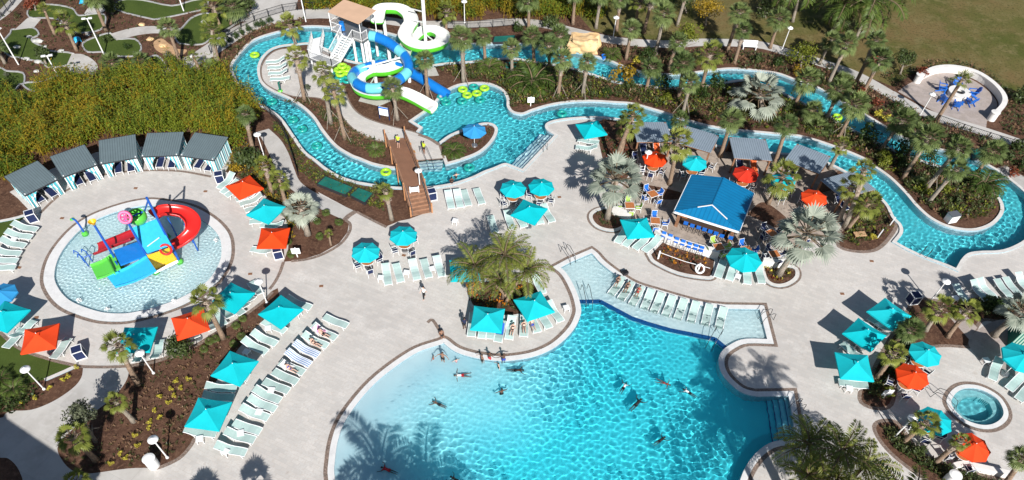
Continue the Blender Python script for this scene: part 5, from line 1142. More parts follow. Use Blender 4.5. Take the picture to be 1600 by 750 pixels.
for s in (-hw - .04, hw + .04):
    mb = MB()
    for (xa, za), (xb, zb) in zip(prof[:-1], prof[1:]): mb.bar((xa, s, za + .98), (xb, s, zb + .98), .13, .07); mb.bar((xa, s, za + .2), (xb, s, zb + .2), .05, .09)
    k = 0; x = .1
    while x < Lb: z = .62 + .36 * min(1, x / Lb * 1.4); mb.bar((x, s, z + .15), (x, s, z + .98), .035, .035); x += .22
    part('railing', mb, ['bridge_wood'], o)
    mb = MB(); mb.bar((Lb, s, 1.9), (Lb + stl, s, .98), .12, .08); mb.bar((Lb, s, .85), (Lb + stl, s, .02), .06, .3)
    for k in range(12): x = Lb + stl * k / 11; z = .95 * (1 - k / 11); mb.bar((x, s, z), (x, s, z + .97), .035, .035)
    part('stair_railing', mb, ['bridge_wood'], o)
    mb = MB(); mb.tube([(Lb + .1, s * .86, 1.75), (Lb + stl, s * .86, .86), (Lb + stl, s * .86, 0)], .022, 6); part('handrail', mb, ['metal_grey'], o)
    for x in (0.0, Lb * .33, Lb * .66, Lb, Lb + stl): mb = MB(); z = .9 if x < Lb + .1 else 0; mb.bar((x, s * 1.06, -.9 if Lb * .2 < x < Lb * .8 else 0), (x, s * 1.06, z + 1.12), .12, .12); part('post', mb, ['rail_wood'], o)
# slide tower
zp = solve_h(562, 103, 554, 66); pf, pl, pr = G(566, 66, zp), G(517, 47, zp), G(590, 50, zp); pb = pl + pr - pf
def vert_z(bp, px, py, lo, hi):
    return min((((G(px, py, z).xy - bp.xy).length, z) for z in np.linspace(lo, hi, 200)))[1]
zr = vert_z(pl, 513, 20, zp + 1, zp + 4); o = thing('slide_tower', 'white slide tower with a tan canopy and stairs', 'slide tower', (pf.x, pf.y, 0)); Lc = local(o); f_, l_, r_, b_ = [Lc(p) for p in (pf, pl, pr, pb)]
mb = MB(); mb.sheet(f_, r_, b_, l_, .16); part('platform', mb, ['metal_grey'], o)
rc = [Lc(G(x, y, zr)) for x, y in [(560,37),(588,19),(538,2),(512,18)]]; up = [Vector((0, 0, 0)), Vector((0, 0, .22)), Vector((0, 0, .22)), Vector((0, 0, 0))]
mb = MB(); mb.sheet(rc[0], rc[1] + up[1], rc[2] + up[2], rc[3], .08); part('canopy', mb, ['tan_canopy'], o)
cen = (f_ + l_ + r_ + b_) / 4
for p, q in ((f_, rc[0]), (r_, rc[1]), (b_, rc[2]), (l_, rc[3])):
    p = p.lerp(cen, .04); q = Vector((p.x, p.y, zr)); mb = MB(); mb.bar((p.x, p.y, zp - .1), q, .09, .09); part('canopy_post', mb, ['white_paint'], o)
for p in (f_.lerp(cen, .12), l_.lerp(cen, .25), r_.lerp(cen, .12), b_.lerp(cen, .2), f_.lerp(r_, .45).lerp(cen, .1), f_.lerp(l_, .3).lerp(cen, .1)): mb = MB(); mb.cyl((p.x, p.y, 0), (p.x, p.y, zp - .1), .15, n=10); part('column', mb, ['white_paint'], o)
def railing(mb, pts, h=1.0, sp=.14):
    for a, b in zip(pts[:-1], pts[1:]):
        a = Vector(a); b = Vector(b); hh = Vector((0, 0, h)); mb.bar(a + hh, b + hh, .05, .05); mb.bar(a + hh * .12, b + hh * .12, .04, .04); n_ = max(2, int((b - a).length / sp))
        for k in range(n_ + 1): p = a.lerp(b, k / n_); mb.bar(p, p + hh, .05 if k in (0, n_) else .018, .05 if k in (0, n_) else .018)
st0, st1 = f_.lerp(l_, .28), f_.lerp(l_, .62)
mb = MB(); railing(mb, [f_, st0]); railing(mb, [st1, l_]); railing(mb, [l_, b_]); railing(mb, [b_, b_.lerp(r_, .5)]); railing(mb, [f_, f_.lerp(r_, .35)]); part('railing', mb, ['white_paint'], o)
zl = zp * .46; e0, e1 = Lc(G(531, 97, zl)), Lc(G(516, 91, zl)); N_ = 10
mb = MB(); mr = MB()
for k in range(N_):
    t = (k + .5) / N_; a, b = st0.lerp(e0, t), st1.lerp(e1, t); dd = ((e0 - st0) / N_); mb.sheet(a - dd * .42, a + dd * .42 * Vector((1, 1, 0)).length * 0 + Vector((dd.x, dd.y, 0)) * .42, b + Vector((dd.x, dd.y, 0)) * .42, b - Vector((dd.x, dd.y, 0)) * .42 if False else b - dd * .42, .05) if False else mb.add([a - Vector((dd.x, dd.y, 0)) * .5, a + Vector((dd.x, dd.y, 0)) * .5, b + Vector((dd.x, dd.y, 0)) * .5, b - Vector((dd.x, dd.y, 0)) * .5] + [q + Vector((0, 0, -.05)) for q in (a - Vector((dd.x, dd.y, 0)) * .5, a + Vector((dd.x, dd.y, 0)) * .5, b + Vector((dd.x, dd.y, 0)) * .5, b - Vector((dd.x, dd.y, 0)) * .5)], [(0, 1, 2, 3), (7, 6, 5, 4), (0, 4, 5, 1), (1, 5, 6, 2), (2, 6, 7, 3), (3, 7, 4, 0)])
mb.bar(st0, e0, .06, .22); mb.bar(st1, e1, .06, .22); part('stairs', mb, ['white_paint'], o); railing(mr, [st0, e0]); railing(mr, [st1, e1]); part('stair_railing', mr, ['white_paint'], o)
la, lb, lc_, ld = Lc(G(532, 97, zl)), Lc(G(519, 105, zl)), Lc(G(483, 91, zl)), Lc(G(502, 85, zl)); mb = MB(); mb.sheet(la, lb, lc_, ld, .12); part('landing', mb, ['metal_grey'], o)
mb = MB(); railing(mb, [la, lb]); railing(mb, [lb, lc_]); railing(mb, [ld, e1]); part('landing_railing', mb, ['white_paint'], o)
for p in (la, lb, lc_, ld): p = p.lerp((la + lc_) / 2, .12); mb = MB(); mb.cyl((p.x, p.y, 0), (p.x, p.y, zl - .05), .09, n=8); part('column', mb, ['white_paint'], o)
g0, g1 = Lc(G(489, 62, .1)), Lc(G(507, 57, .1)); mb = MB()
for k in range(7): t = (k + .5) / 7; a, b = ld.lerp(g1, t), lc_.lerp(g0, t); s_ = (g0 - lc_) * Vector((1, 1, 0)).dot(Vector((0, 0, 0))) if False else Vector(((g0 - lc_).x, (g0 - lc_).y, 0)) / 14; mb.add([a - s_, a + s_, b + s_, b - s_] + [q + Vector((0, 0, -.05)) for q in (a - s_, a + s_, b + s_, b - s_)], [(0, 1, 2, 3), (7, 6, 5, 4), (0, 4, 5, 1), (1, 5, 6, 2), (2, 6, 7, 3), (3, 7, 4, 0)])
railing(mb, [ld, g1]); railing(mb, [lc_, g0]); part('lower_stairs', mb, ['white_paint'], o)
mb = MB(); mb.tube([cen.lerp(l_, .5) + Vector((0, 0, .1)), cen.lerp(l_, .5) + Vector((0, 0, .95))], [.35, .28], 10); part('start_tub', mb, ['slide_blue'], o)
# slides
def resample(pts, n_):
    P = [Vector(p) for p in pts]; out = []
    for i in range(len(P) - 1):
        a, b = P[i], P[i + 1]; pa = P[max(0, i - 1)]; pb2 = P[min(len(P) - 1, i + 2)]
        for k in range(n_):
            t = k / n_; ta, tb = (b - pa) * .5, (pb2 - a) * .5; out.append(a * (2*t**3 - 3*t*t + 1) + ta * (t**3 - 2*t*t + t) + b * (3*t*t - 2*t**3) + tb * (t**3 - t*t))
    return out + [P[-1]]
def flume(path, wd, dep, mats, o, name, both=False):
    mi = MB(); mo = MB(); rings = []; ro = []; n_ = 12
    for i, p in enumerate(path):
        t = (path[min(i + 1, len(path) - 1)] - path[max(i - 1, 0)]); t.normalize(); s = Vector((t.y, -t.x, 0)).normalized(); up = Vector((0, 0, 1))
        sq = lambda q: math.copysign(abs(q) ** .55, q); rings.append([p + s * (wd / 2 * sq(math.cos(PI + PI * j / n_))) + up * (dep + dep * sq(math.sin(PI + PI * j / n_))) for j in range(n_ + 1)])
        ro.append([p + s * ((wd / 2 + .06) * sq(math.cos(PI + PI * j / n_))) + up * (dep + (dep + .12) * sq(math.sin(PI + PI * j / n_))) for j in range(n_ + 1)])
    k = n_ + 1; N_ = len(path)
    mi.add([v for r in rings for v in r], [(i*k+j, i*k+j+1, (i+1)*k+j+1, (i+1)*k+j) for i in range(N_-1) for j in range(n_)])
    rim = []
    mo.add([v for r in ro for v in r], [(i*k+j, (i+1)*k+j, (i+1)*k+j+1, i*k+j+1) for i in range(N_-1) for j in range(n_)])
    for e in (0, n_): mi.add([v for i in range(N_) for v in (rings[i][e] + Vector((0, 0, .002)), ro[i][e] + Vector((0, 0, .002)))], [(2*i, 2*i+2, 2*i+3, 2*i+1) for i in range(N_-1)])
    part('chute', mi, [mats[0]], o, True); part('underside', mo, [mats[1]], o, True)
WS = [(590,36,zp-.2),(594,20,zp+.15),(608,17,zp+.1),(626,19,zp),(639,28,zp-.15),(643,40,zp-.35),(637,50,zp-.5),(634,62,zp-.65),(646,74,zp-.8),(666,78,zp-.9),(688,72,zp-1.0),(692,60,zp-1.1),(678,52,zp-1.2),(660,54,zp-1.3),(644,66,zp-1.45),(633,84,1.5),(626,103,1.35),(606,113,1.25),(580,115,1.15),(561,127,1.0),(565,143,.88),(585,150,.75),(607,149,.65),(628,149,.5),(650,158,.3),(668,168,.1),(679,174,-.1)]
o = thing('open_water_slide', 'white open water slide with green underside, spiralling down to the lagoon', 'water slide', G(666, 72)); Lc = local(o)
flume([Lc(p) for p in resample([G(x, y, z) for x, y, z in WS], 6)], 1.55, .52, ['slide_white', 'slide_green'], o, 'flume'); wet(o)
for bx, by, z in [(666,78,zp+3.4),(604,66,zp-.2),(640,104,zp-1.4)]:
    b = Lc(G(bx, by)); mb = MB(); mb.cyl((b.x, b.y, 0), (b.x, b.y, z), .2, n=12); part('pylon', mb, ['white_paint'], o)
b = Lc(G(666, 78)); mb = MB(); mb.bar((b.x, b.y, zp + 1.6), Lc(G(640, 28, zp)) + Vector((0, 0, 1.1)), .1, .1); mb.bar((b.x, b.y, zp + .4), Lc(G(640, 30, zp - .1)), .1, .1); mb.bar((b.x, b.y, zp - .9), Lc(G(688, 72, zp - 1.0)), .1, .1); part('arm', mb, ['white_paint'], o)
BS = [(578,56,zp+.45),(588,58,zp+.42),(606,66,zp+.2),(621,77,zp-.05),(632,87,zp-.25),(638,100,zp-.5),(637,112,zp-.75),(628,121,zp-.95),(613,130,zp-1.1),(597,137,1.65),(575,138,1.52),(558,131,1.42),(550,121,1.34),(556,112,1.28),(569,107,1.22),(586,103,1.15),(602,101,1.08),(618,104,.98),(636,111,.86),(652,119,.74),(668,129,.58),(684,139,.36),(699,148,.1)]
o = thing('tube_water_slide', 'closed blue and aqua tube slide curling beside the tower', 'water slide', G(590, 132)); Lc = local(o); path = [Lc(p) for p in resample([G(x, y, z) for x, y, z in BS], 4)]
cols = 'aabbbbaabbaabbbbaabbaabbbaaabbbbbbbbbbbbbbbbb'; L_ = len(path); NS = 22; prev = 0
for k, cch in enumerate('abbabbabbabababbabbbbb'):
    i0, i1 = int(k * (L_ - 1) / NS), int((k + 1) * (L_ - 1) / NS); mb = MB(); mb.tube(path[i0:i1 + 1], .54, 16, cap=False); mb.tube([path[i1], path[i1] + (path[i1] - path[i1 - 1]).normalized() * .06], .57, 16, cap=False); part('tube_section', mb, ['slide_aqua' if cch == 'a' else 'slide_blue'], o, True)
wet(o)
for bx, by, z in [(588,131,zp-.1),(575,96,zp-.2),(610,101,zp-.4),(640,128,1.2)]:
    b = Lc(G(bx, by)); mb = MB(); mb.cyl((b.x, b.y, 0), (b.x, b.y, z), .19, n=12); part('pylon', mb, ['white_paint'], o)
b = Lc(G(588, 131)); mb = MB(); mb.bar((b.x, b.y, 2.2), Lc(G(632, 88, zp - .3)), .12, .12); mb.bar((b.x, b.y, 1.6), Lc(G(612, 120, 1.2)), .1, .1); mb.bar((b.x, b.y, .9), Lc(G(575, 137, 1.4)), .1, .1); part('arm', mb, ['white_paint'], o)
# splash play structure
base = G(235, 400); o = thing('splash_play_structure', 'colourful water play structure standing in the round splash pool', 'play structure', (base.x, base.y, 0)); Lc = local(o)
def P3(x, y, z): return Lc(G(x, y, z))
for fx, fy, tx, ty, lab in [(282,411,218,317,0), (245,427,188,348,1), (190,420,150,355,2), (262,372,226,322,3)]:
    h = solve_h(fx, fy, tx, ty, 2, 9); b = P3(fx, fy, -.3); mb = MB(); mb.cyl(b, (b.x, b.y, h), .11, .10, 10); ps = part('post', mb, ['play_post'], o)
    mb = MB(); mb.lathe([(.32, -.3), (.28, .02), (.12, .12)], (b.x, b.y, 0), 12); part('foot', mb, ['play_green'], ps)
    if lab == 1:
        mb = MB(); mb.torus((b.x, b.y, h + .05), .42, .12, 16, 6, nm=(.2, -.7, .5))
        for k in range(6): a = k * PI / 3; mb.bar((b.x, b.y, h + .05), Vector((b.x, b.y, h + .05)) + Vector((math.cos(a) * .42, math.sin(a) * .3, math.sin(a) * .35)), .1, .1)
        part('flower_wheel', mb, ['play_pink'], o)
    if lab == 2: mb = MB(); mb.lathe([(.04, 0), (.34, .42), (.30, .42), (.02, .05)], (b.x, b.y, h - .05), 10); part('tipping_cone', mb, ['play_yellow'], o)
    if lab == 0: h0 = h; b0 = b
    if lab == 1: h1 = h; b1 = b
mb = MB(); mb.tube([(b0.x, b0.y, h0 - .3), P3(226, 330, 4.6), P3(206, 338, 4.7)], .07, 8); mb.tube([(b1.x, b1.y, h1 - .5), P3(206, 349, 4.3)], .07, 8); part('arm', mb, ['play_post'], o)
mb = MB(); c = P3(215, 340, 4.4); mb.lathe([(.05, -.62), (.45, -.5), (.72, -.15), (.78, .15), (.66, .45), (.6, .45), (.70, .14), (.62, -.1), (.02, -.3)], c, 18); part('tipping_bucket', mb, ['play_green'], o, True)
mb = MB(); mb.sheet(P3(203, 357, 3.8), P3(245, 342, 3.8), P3(268, 383, 2.55), P3(230, 396, 2.55), .06); mb.bar(P3(230, 385, 2.98), P3(249, 371, 3.15), .05, .05, 1); part('roof_panel', mb, ['play_lightblue', 'white_paint'], o)
def ramp(a, b, c, d, name, m_, side=None, n_=8, sag=.25):      # a,b upper edge, d,c lower edge: a sagging chute between them
    mb = MB(); a, b, c, d = [Vector(q) for q in (a, b, c, d)]; vs = []
    for i in range(n_ + 1):
        t = i / n_; l = a.lerp(d, t); r = b.lerp(c, t); z = -sag * math.sin(PI * t); w_ = (r - l).normalized() * .06
        vs += [l + Vector((0, 0, z + .22)), l + Vector((0, 0, z)) + w_, l.lerp(r, .5) + Vector((0, 0, z + .0)), r + Vector((0, 0, z)) - w_, r + Vector((0, 0, z + .22))]
    fs = [(i*5+j, (i+1)*5+j, (i+1)*5+j+1, i*5+j+1) for i in range(n_) for j in range(4)]; k = len(vs)
    mb.add(vs, fs); mb.add([v + Vector((0, 0, -.06)) for v in vs], [tuple(reversed(f)) for f in fs]); return part(name, mb, [m_], o)
ramp(P3(230,399,1.9), P3(264,387,1.9), P3(277,406,.15), P3(241,423,.15), 'wide_slide', 'play_yellow', sag=.1)
mb = MB(); mb.sheet(P3(240,424,.22), P3(277,406,.22), P3(279,410,.06), P3(242,428,.06), .1); part('slide_lip', mb, ['white_plastic'], o)
mb = MB(); mb.sheet(P3(177,391,1.7), P3(214,378,1.7), P3(231,398,1.7), P3(188,414,1.7), .12); part('platform', mb, ['play_blue'], o)
ramp(P3(230,402,1.75), P3(245,424,1.75), P3(181,450,.0), P3(167,432,.0), 'double_slide', 'play_lightblue', sag=.2)
ramp(P3(178,397,1.2), P3(189,420,1.2), P3(152,437,.05), P3(142,416,.05), 'small_slide', 'play_green', sag=.15)
mb = MB(); mb.bar(P3(168,404,1.15), P3(179,427,1.15), .1, .35); part('slide_wall', mb, ['play_green'], o)
for nm, pts, m_ in [('red', [(243,340,2.7),(254,334,2.6),(270,333,2.4),(290,337,2.1),(303,349,1.8),(302,365,1.5),(288,379,1.1),(272,388,.7),(262,394,.35)], 'play_red'), ('dark', [(210,371,2.0),(192,378,1.5),(172,386,.85),(152,394,.25)], 'play_darkred')]:
    path = [Lc(p) for p in resample([G(*q) for q in pts], 6)]; mi = MB(); k_ = 11; rings = []
    for i, p in enumerate(path):
        t = (path[min(i + 1, len(path) - 1)] - path[max(i - 1, 0)]).normalized(); s = Vector((t.y, -t.x, 0)).normalized(); rings.append([p + s * (.63 * math.cos(PI + PI * j / 10)) + Vector((0, 0, .42 + .42 * math.sin(PI + PI * j / 10))) for j in range(k_)])
    fs = [(i*k_+j, i*k_+j+1, (i+1)*k_+j+1, (i+1)*k_+j) for i in range(len(path)-1) for j in range(10)]; vs = [v for r in rings for v in r]; mi.add(vs, fs); mi.add([v + Vector((0, 0, -.06)) for v in vs], [tuple(reversed(f)) for f in fs])
    for e in (0, 10): mi.tube([r[e] for r in rings], .055, 6)
    part('curved_slide' if nm == 'red' else 'straight_slide', mi, [m_], o, True)
for x, y, z in [(288,350,2.0),(300,372,1.3),(262,340,2.4),(172,396,.8),(206,384,1.6),(180,408,1.5)]: b = P3(x, y, z); mb = MB(); mb.cyl((b.x, b.y, -.3), b, .07, n=8); part('support', mb, ['play_post'], o)
mb = MB()
for x, y in [(131,408),(137,414),(143,406)]: b = P3(x, y, 0); mb.tube([(b.x, b.y, -.3), (b.x, b.y, 1.0), (b.x - .35, b.y + .1, 1.15), (b.x - .5, b.y + .1, .8)], .05, 6)
mb.tube([P3(131, 402, 1.0), P3(143, 398, 1.0)], .05, 6); part('spray_frame', mb, ['play_post'], o)
mb = MB(); mb.torus(P3(259, 390, 2.3), .42, .1, 18, 8, nm=(.3, -.8, .4)); part('spinning_wheel', mb, ['play_red'], o)
wet(o)
p = G(132, 364); o = thing('spray_post', 'small green and blue water spray post in the splash pool', 'spray post', (p.x, p.y, -.3)); mb = MB(); mb.tube([(0, 0, 0), (0, 0, 1.3), (-.15, .1, 1.7), (-.45, .2, 1.75)], .09, 8); part('post', mb, ['play_post'], o); mb = MB(); mb.lathe([(.3, 0), (.26, .34), (.1, .45)], n=12); part('foot', mb, ['play_green'], o); mb = MB(); mb.lathe([(.02, .1), (.22, 0), (.02, -.12)], (-.45, .2, 1.72), 10); part('nozzle', mb, ['play_green'], o); wet(o)
# water jets bubbling up
for x, y in [(168,484),(272,471),(124,470),(338,376)]:
    rr = random.Random(x); mb = MB()
    for k in range(26): a = rr.uniform(0, 6.28); q = rr.uniform(0, .22); z = rr.uniform(-.05, .35) * (1 - q * 3); r_ = rr.uniform(.03, .07); mb.lathe([(.003, r_), (r_, 0), (.003, -r_)], (q * math.cos(a), q * math.sin(a), z), 6)
    o = link('bubbling_jet', mb.mesh('bubbling_jet', ['white_cloth'], True), None, G(x, y)); tag(o, 'white foaming water jet in the splash pool ' + {168: 'at its lower edge', 272: 'near the orange umbrella', 124: 'at its lower left', 338: 'at its right side'}[x], 'water jet', 'bubbling jets')
# rock
from mathutils import noise
def rock(name, c, rad, seed, m_, label, cat='rock', sub=4, amp=.35, group=None):
    import bmesh
    bm = bmesh.new(); bmesh.ops.create_icosphere(bm, subdivisions=sub, radius=1)
    for v in bm.verts:
        n_ = v.co.normalized(); d = noise.fractal(n_ * 1.3 + Vector((seed, 0, 0)), 1.0, 2.2, 2 if sub == 5 else 4) * amp - abs(noise.noise(n_ * 1.7 + Vector((0, seed, 0)))) * amp * 1.1 + noise.noise(n_ * 6) * .03
        b_ = 1 / max(abs(n_.x), abs(n_.y), abs(n_.z)) * .35 + .65; v.co = Vector((n_.x * rad[0], n_.y * rad[1], n_.z * rad[2])) * (b_ * (1 + d)); v.co.z = min(v.co.z, rad[2] * .62 + .12 * noise.noise(v.co * 1.5)) if sub == 5 else v.co.z
    me = bpy.data.meshes.new(name); bm.to_mesh(me); bm.free(); me.materials.append(M[m_]); o = link(name, me, None, c); o['label'] = label; o['category'] = cat
    if group: o['group'] = group
    return o
rock('artificial_boulder', G(911, 77) + Vector((0, 0, .7)), (2.0, 1.25, 1.25), 5.1, 'rock_tan', 'big tan artificial boulder grotto over the far river channel', 'boulder', 5, .26)
for i, (x, y, r_, m_, lab) in enumerate([(222,39,.5,'rock_tan','small tan boulder above the curved golf walk'), (235,62,.6,'rock_tan','tan boulder below the curved golf walk'), (255,72,.6,'rock_tan','tan boulder in the sand bed left of a palm'), (60,65,.75,'rock_white','largest white stone on the lower edge of the big green'), (69,73,.4,'rock_white','white stone right of the largest one'), (27,74,.5,'rock_white','white stone alone on the big green'), (46,58,.45,'rock_white','white upright stone at the top of the big green'), (96,80,.5,'rock_white','flat white stone on the mulch by a palm'), (60,97,.6,'rock_white','white stone on the lower kerb of the big green'), (42,93,.5,'rock_white','white stone left on the lower kerb'), (96,38,.55,'rock_white','white stone between the two upper palms'), (93,20,.5,'rock_white','white stone by the upper green'), (57,112,.4,'rock_white','pale stone on the mulch below the big green'), (140,126,.5,'rock_white','white stone at the bamboo front'), (138,55,.4,'rock_white','white stone beside the hexagonal green'), (320,35,.6,'rock_white','white stone on the round green'), (1162,9 - 0,.4,'rock_white','white stone on the lawn at the top')]):
    r_ *= .8; rock('boulder', G(x, y) + Vector((0, 0, r_ * .12)), (r_, r_ * .7, r_ * .38), i * 2.1, m_, lab, 'rock', 2, .3, 'golf course stones')
# utility covers
for cs, lab in [([(495,287),(508,275),(552,293),(540,305)], 'large dark green hatch in the bed beside the river'), ([(547,305),(560,293),(583,302),(570,317)], 'smaller dark green hatch left of the bridge stairs'), ([(772,57),(805,55),(804,65),(770,66)], 'dark green hatch behind the far river channel'), ([(790,97),(808,97),(807,107),(789,107)], 'dark green hatch between the palms above the cycad'), ([(1516,232),(1536,232),(1538,248),(1519,247)], 'dark green hatch near the right fence')]:
    q = [G(x, y, .25) for x, y in cs]; c = sum(q, Vector()) / 4; o = thing('utility_hatch', lab, 'hatch', (c.x, c.y, 0), 0, 'green utility hatches'); l = [p - Vector((c.x, c.y, 0)) for p in q]; cc = sum(l, Vector()) / 4
    mb = MB(); mb.sheet(*[p.lerp(cc, .06) + Vector((0, 0, .02)) for p in l], .08); part('lid', mb, ['green_cover'], o); mb = MB()
    for a, b in zip(l, l[1:] + l[:1]): mb.bar(a + Vector((0, 0, -.12)), b + Vector((0, 0, -.12)), .09, .27)
    part('frame', mb, ['dark_metal'], o)
# fences
def fence(px, h, label, m_='black_metal', sp=1.8, name='fence'):
    pts = [G(*p) for p in px]; o = thing(name, label, 'fence', pts[0]); mb = MB(); posts = []; carry = 0
    for a, b in zip(pts[:-1], pts[1:]):
        a = a - pts[0]; b = b - pts[0]; L = (b - a).length; hh = Vector((0, 0, h)); mb.bar(a + hh * .95, b + hh * .95, .04, .04); mb.bar(a + hh * .12, b + hh * .12, .03, .03); n_ = int(L / .16)
        for k in range(n_): p = a.lerp(b, (k + .5) / n_); mb.bar(p + hh * .1, p + hh * .95, .018, .018)
        for k in range(max(1, round(L / sp))): posts.append(a.lerp(b, k / max(1, round(L / sp))))
    posts.append(pts[-1] - pts[0]); part('pickets', mb, [m_], o)
    for p in posts[:90]: mb = MB(); mb.bar(p, p + Vector((0, 0, h)), .07, .07); part('post', mb, [m_], o)
fence([(330,84),(352,58),(377,43),(398,33),(420,26),(443,19),(465,16),(490,15),(517,15)], .95, 'black metal fence along the walk left of the slide tower')
fence([(690,46),(730,45),(770,43),(805,40)], .95, 'black metal fence along the walk behind the white slide')
fence([(1462,192),(1500,206),(1540,219),(1580,231),(1640,250)], .95, 'black metal fence below the fire patio')
fence([(412,168),(424,182),(440,200),(451,224),(459,250),(466,274)], .95, 'black metal fence along the curved walk by the river')
fence([(734,470),(735,460),(742,450),(756,444)], .8, 'low black railing at the round palm island', sp=1.0)
fence([(-14,48),(4,26),(20,8),(40,-18)], 1.3, 'dark chain fence at the top left corner', 'dark_metal')
# signs and odds
def board(x, y, wd, hh, z0, rz, label, face='white_plastic', posts='dark_metal', cat='sign', name='sign_board', two=True):
    o = thing(name, label, cat, G(x, y), rz); mb = MB(); mb.box((0, 0, z0 + hh / 2), (wd, .06, hh)); part('panel', mb, [face], o)
    for s in ((-wd / 2 - .05, wd / 2 + .05) if two else (0,)): mb = MB(); mb.bar((s, .05, 0), (s, .05, z0 + hh + .05), .09, .09); part('post', mb, [posts], o)
    return o
o = board(601, 187, 1.0, .95, .5, -.25, 'slide notice board with navy frame on the plaza bed', 'white_plastic', 'navy'); mb = MB(); mb.box((0, -.035, 1.36), (1.0, .02, .16)); part('header', mb, ['royal_blue'], o)
for x, y, lab in [(829,166,'white notice sign on the lagoon bank'), (465,402,'white notice board in the bed beside the orange umbrella'), (1380,622,'white notice sign in the bed below the square umbrella')]: board(x, y, .75, .6, .45, .1, lab, 'white_plastic', 'white_paint', two=False)
o = board(649, 312, .7, .5, .95, .2, 'white notice fixed over the bridge stairs', 'white_plastic', 'white_paint', two=True)
o = thing('utility_box', 'pale grey utility box in the island tip bed', 'utility box', G(1484, 345), .3); mb = MB(); mb.box((0, 0, .4), (.95, .7, .8)); part('body', mb, ['white_plastic'], o); mb = MB(); mb.box((0, 0, .83), (1.0, .76, .06)); part('lid', mb, ['metal_grey'], o)
o = thing('wooden_crate', 'pale wooden planter box in the bed right of the bar', 'crate', G(1341, 370), .15); mb = MB(); mb.box((0, 0, .35), (1.1, .6, .06)); part('top', mb, ['sandbed'], o)
for s in (-.48, .48): mb = MB(); mb.box((s, 0, .16), (.08, .55, .32)); part('leg', mb, ['post_wood'], o)
for x, y, lab in [(241,727,'white plastic drum in the lower left mulch bed'), (1481,752,'white plastic drum at the bottom right bed')]:
    o = thing('plastic_drum', lab, 'drum', G(x, y), 0, 'white drums'); mb = MB(); mb.lathe([(.40, 0), (.42, .45), (.40, .95)], n=20); part('body', mb, ['white_plastic'], o, True); mb = MB(); mb.lathe([(.43, .93), (.44, 1.0), (.30, 1.04), (.01, 1.05)], n=20); part('lid', mb, ['white_paint'], o)
o = thing('rope_rail', 'low white rope rail along the red mulch planter by the bar', 'railing', G(1028, 404)); a, b = Vector(), G(1106, 428) - G(1028, 404)
for p in (a, a.lerp(b, .8)): mb = MB(); mb.bar(p, p + Vector((0, 0, .9)), .13, .13); part('post', mb, ['white_paint'], o)
mb = MB(); mb.tube([a + Vector((0, 0, .75)), a.lerp(b, .5) + Vector((0, 0, .6)), b + Vector((0, 0, .7))], .03, 6); part('rope', mb, ['white_plastic'], o)
p = G(1091, 427); o = link('life_ring', (lambda q: (q.torus((0, 0, .55), .36, .09, 22, 8, nm=(0, -.6, .8)), q)[1])(MB()).mesh('life_ring', ['white_plastic'], True), None, p); tag(o, 'white life ring on the rope rail of the bar planter', 'life ring')
o = thing('bench', 'white bench beside the upper walk and two palms', 'bench', G(1170, 77), -.05); mb = MB(); mb.box((0, 0, .45), (1.7, .5, .08)); part('seat', mb, ['white_paint'], o); mb = MB(); mb.box((0, .26, .72), (1.7, .06, .5)); part('backrest', mb, ['white_paint'], o)
for s in (-.75, .75): mb = MB(); mb.box((s, 0, .2), (.1, .45, .42)); part('leg', mb, ['white_paint'], o)
o = thing('planter_pot', 'small bright blue pot under the tan boulder', 'pot', G(943, 92)); mb = MB(); mb.lathe([(.18, 0), (.28, .42), (.32, .45), (.24, .45), (.22, .3)], n=14); part('body', mb, ['royal_blue'], o)
o = thing('foot_shower', 'green and teal foot shower post on the slide plaza', 'shower', G(438, 142)); mb = MB(); mb.tube([(0, 0, 0), (0, 0, .95), (.2, 0, 1.05)], .1, 8); part('post', mb, ['green_cover'], o); mb = MB(); mb.lathe([(.28, 0), (.2, .15)], n=12); part('base', mb, ['slide_green'], o)
for x, y, lab in [(122,64,'bright blue turtle-like ornament beside the two upper golf palms'), (8,180,'bright blue ornament at the left edge of the bamboo'), (131,5,'blue and white ornament at the top of the golf course')]:
    o = thing('golf_ornament', lab, 'ornament', G(x, y), rng.uniform(0, 6), 'blue golf ornaments'); mb = MB(); mb.lathe([(.36, .10), (.40, .24), (.28, .42), (.01, .50)], n=12); part('shell', mb, ['play_lightblue'], o, True)
    for k in range(4): a = PI / 4 + k * PI / 2; mb = MB(); mb.tube([(.27 * math.cos(a), .27 * math.sin(a), .2), (.48 * math.cos(a), .48 * math.sin(a), 0)], [.11, .07], 7); part('leg', mb, ['play_lightblue'], o)
for x, y, lab in [(1391,352,'upper'), (1372,371,'lower')]:
    o = thing('rail_marker', 'white marker rail at the river side bed right of the bar, %s one' % lab, 'railing', G(x, y), .9, 'white marker rails'); mb = MB(); mb.box((0, 0, .5), (1.0, .08, .35)); part('panel', mb, ['white_plastic'], o); mb = MB(); mb.bar((0, 0, 0), (0, 0, .5), .07, .07); part('post', mb, ['white_paint'], o)
def handrail(x0, y0, x1, y1, label, gap=.55):
    a, b = G(x0, y0), G(x1, y1); o = thing('pool_handrail', label, 'handrail', a, 0, 'pool handrails'); d = b - a; s = Vector((-d.y, d.x, 0)).normalized() * gap / 2
    for k in (-1, 1): mb = MB(); mb.tube([s * k, s * k + Vector((0, 0, .75)) + d * .05, s * k + Vector((0, 0, .9)) + d * .3, s * k + Vector((0, 0, .55)) + d * .85, s * k + d + Vector((0, 0, -.3))], .025, 6); part('rail', mb, ['steel_dark'], o, True)
    wet(o)
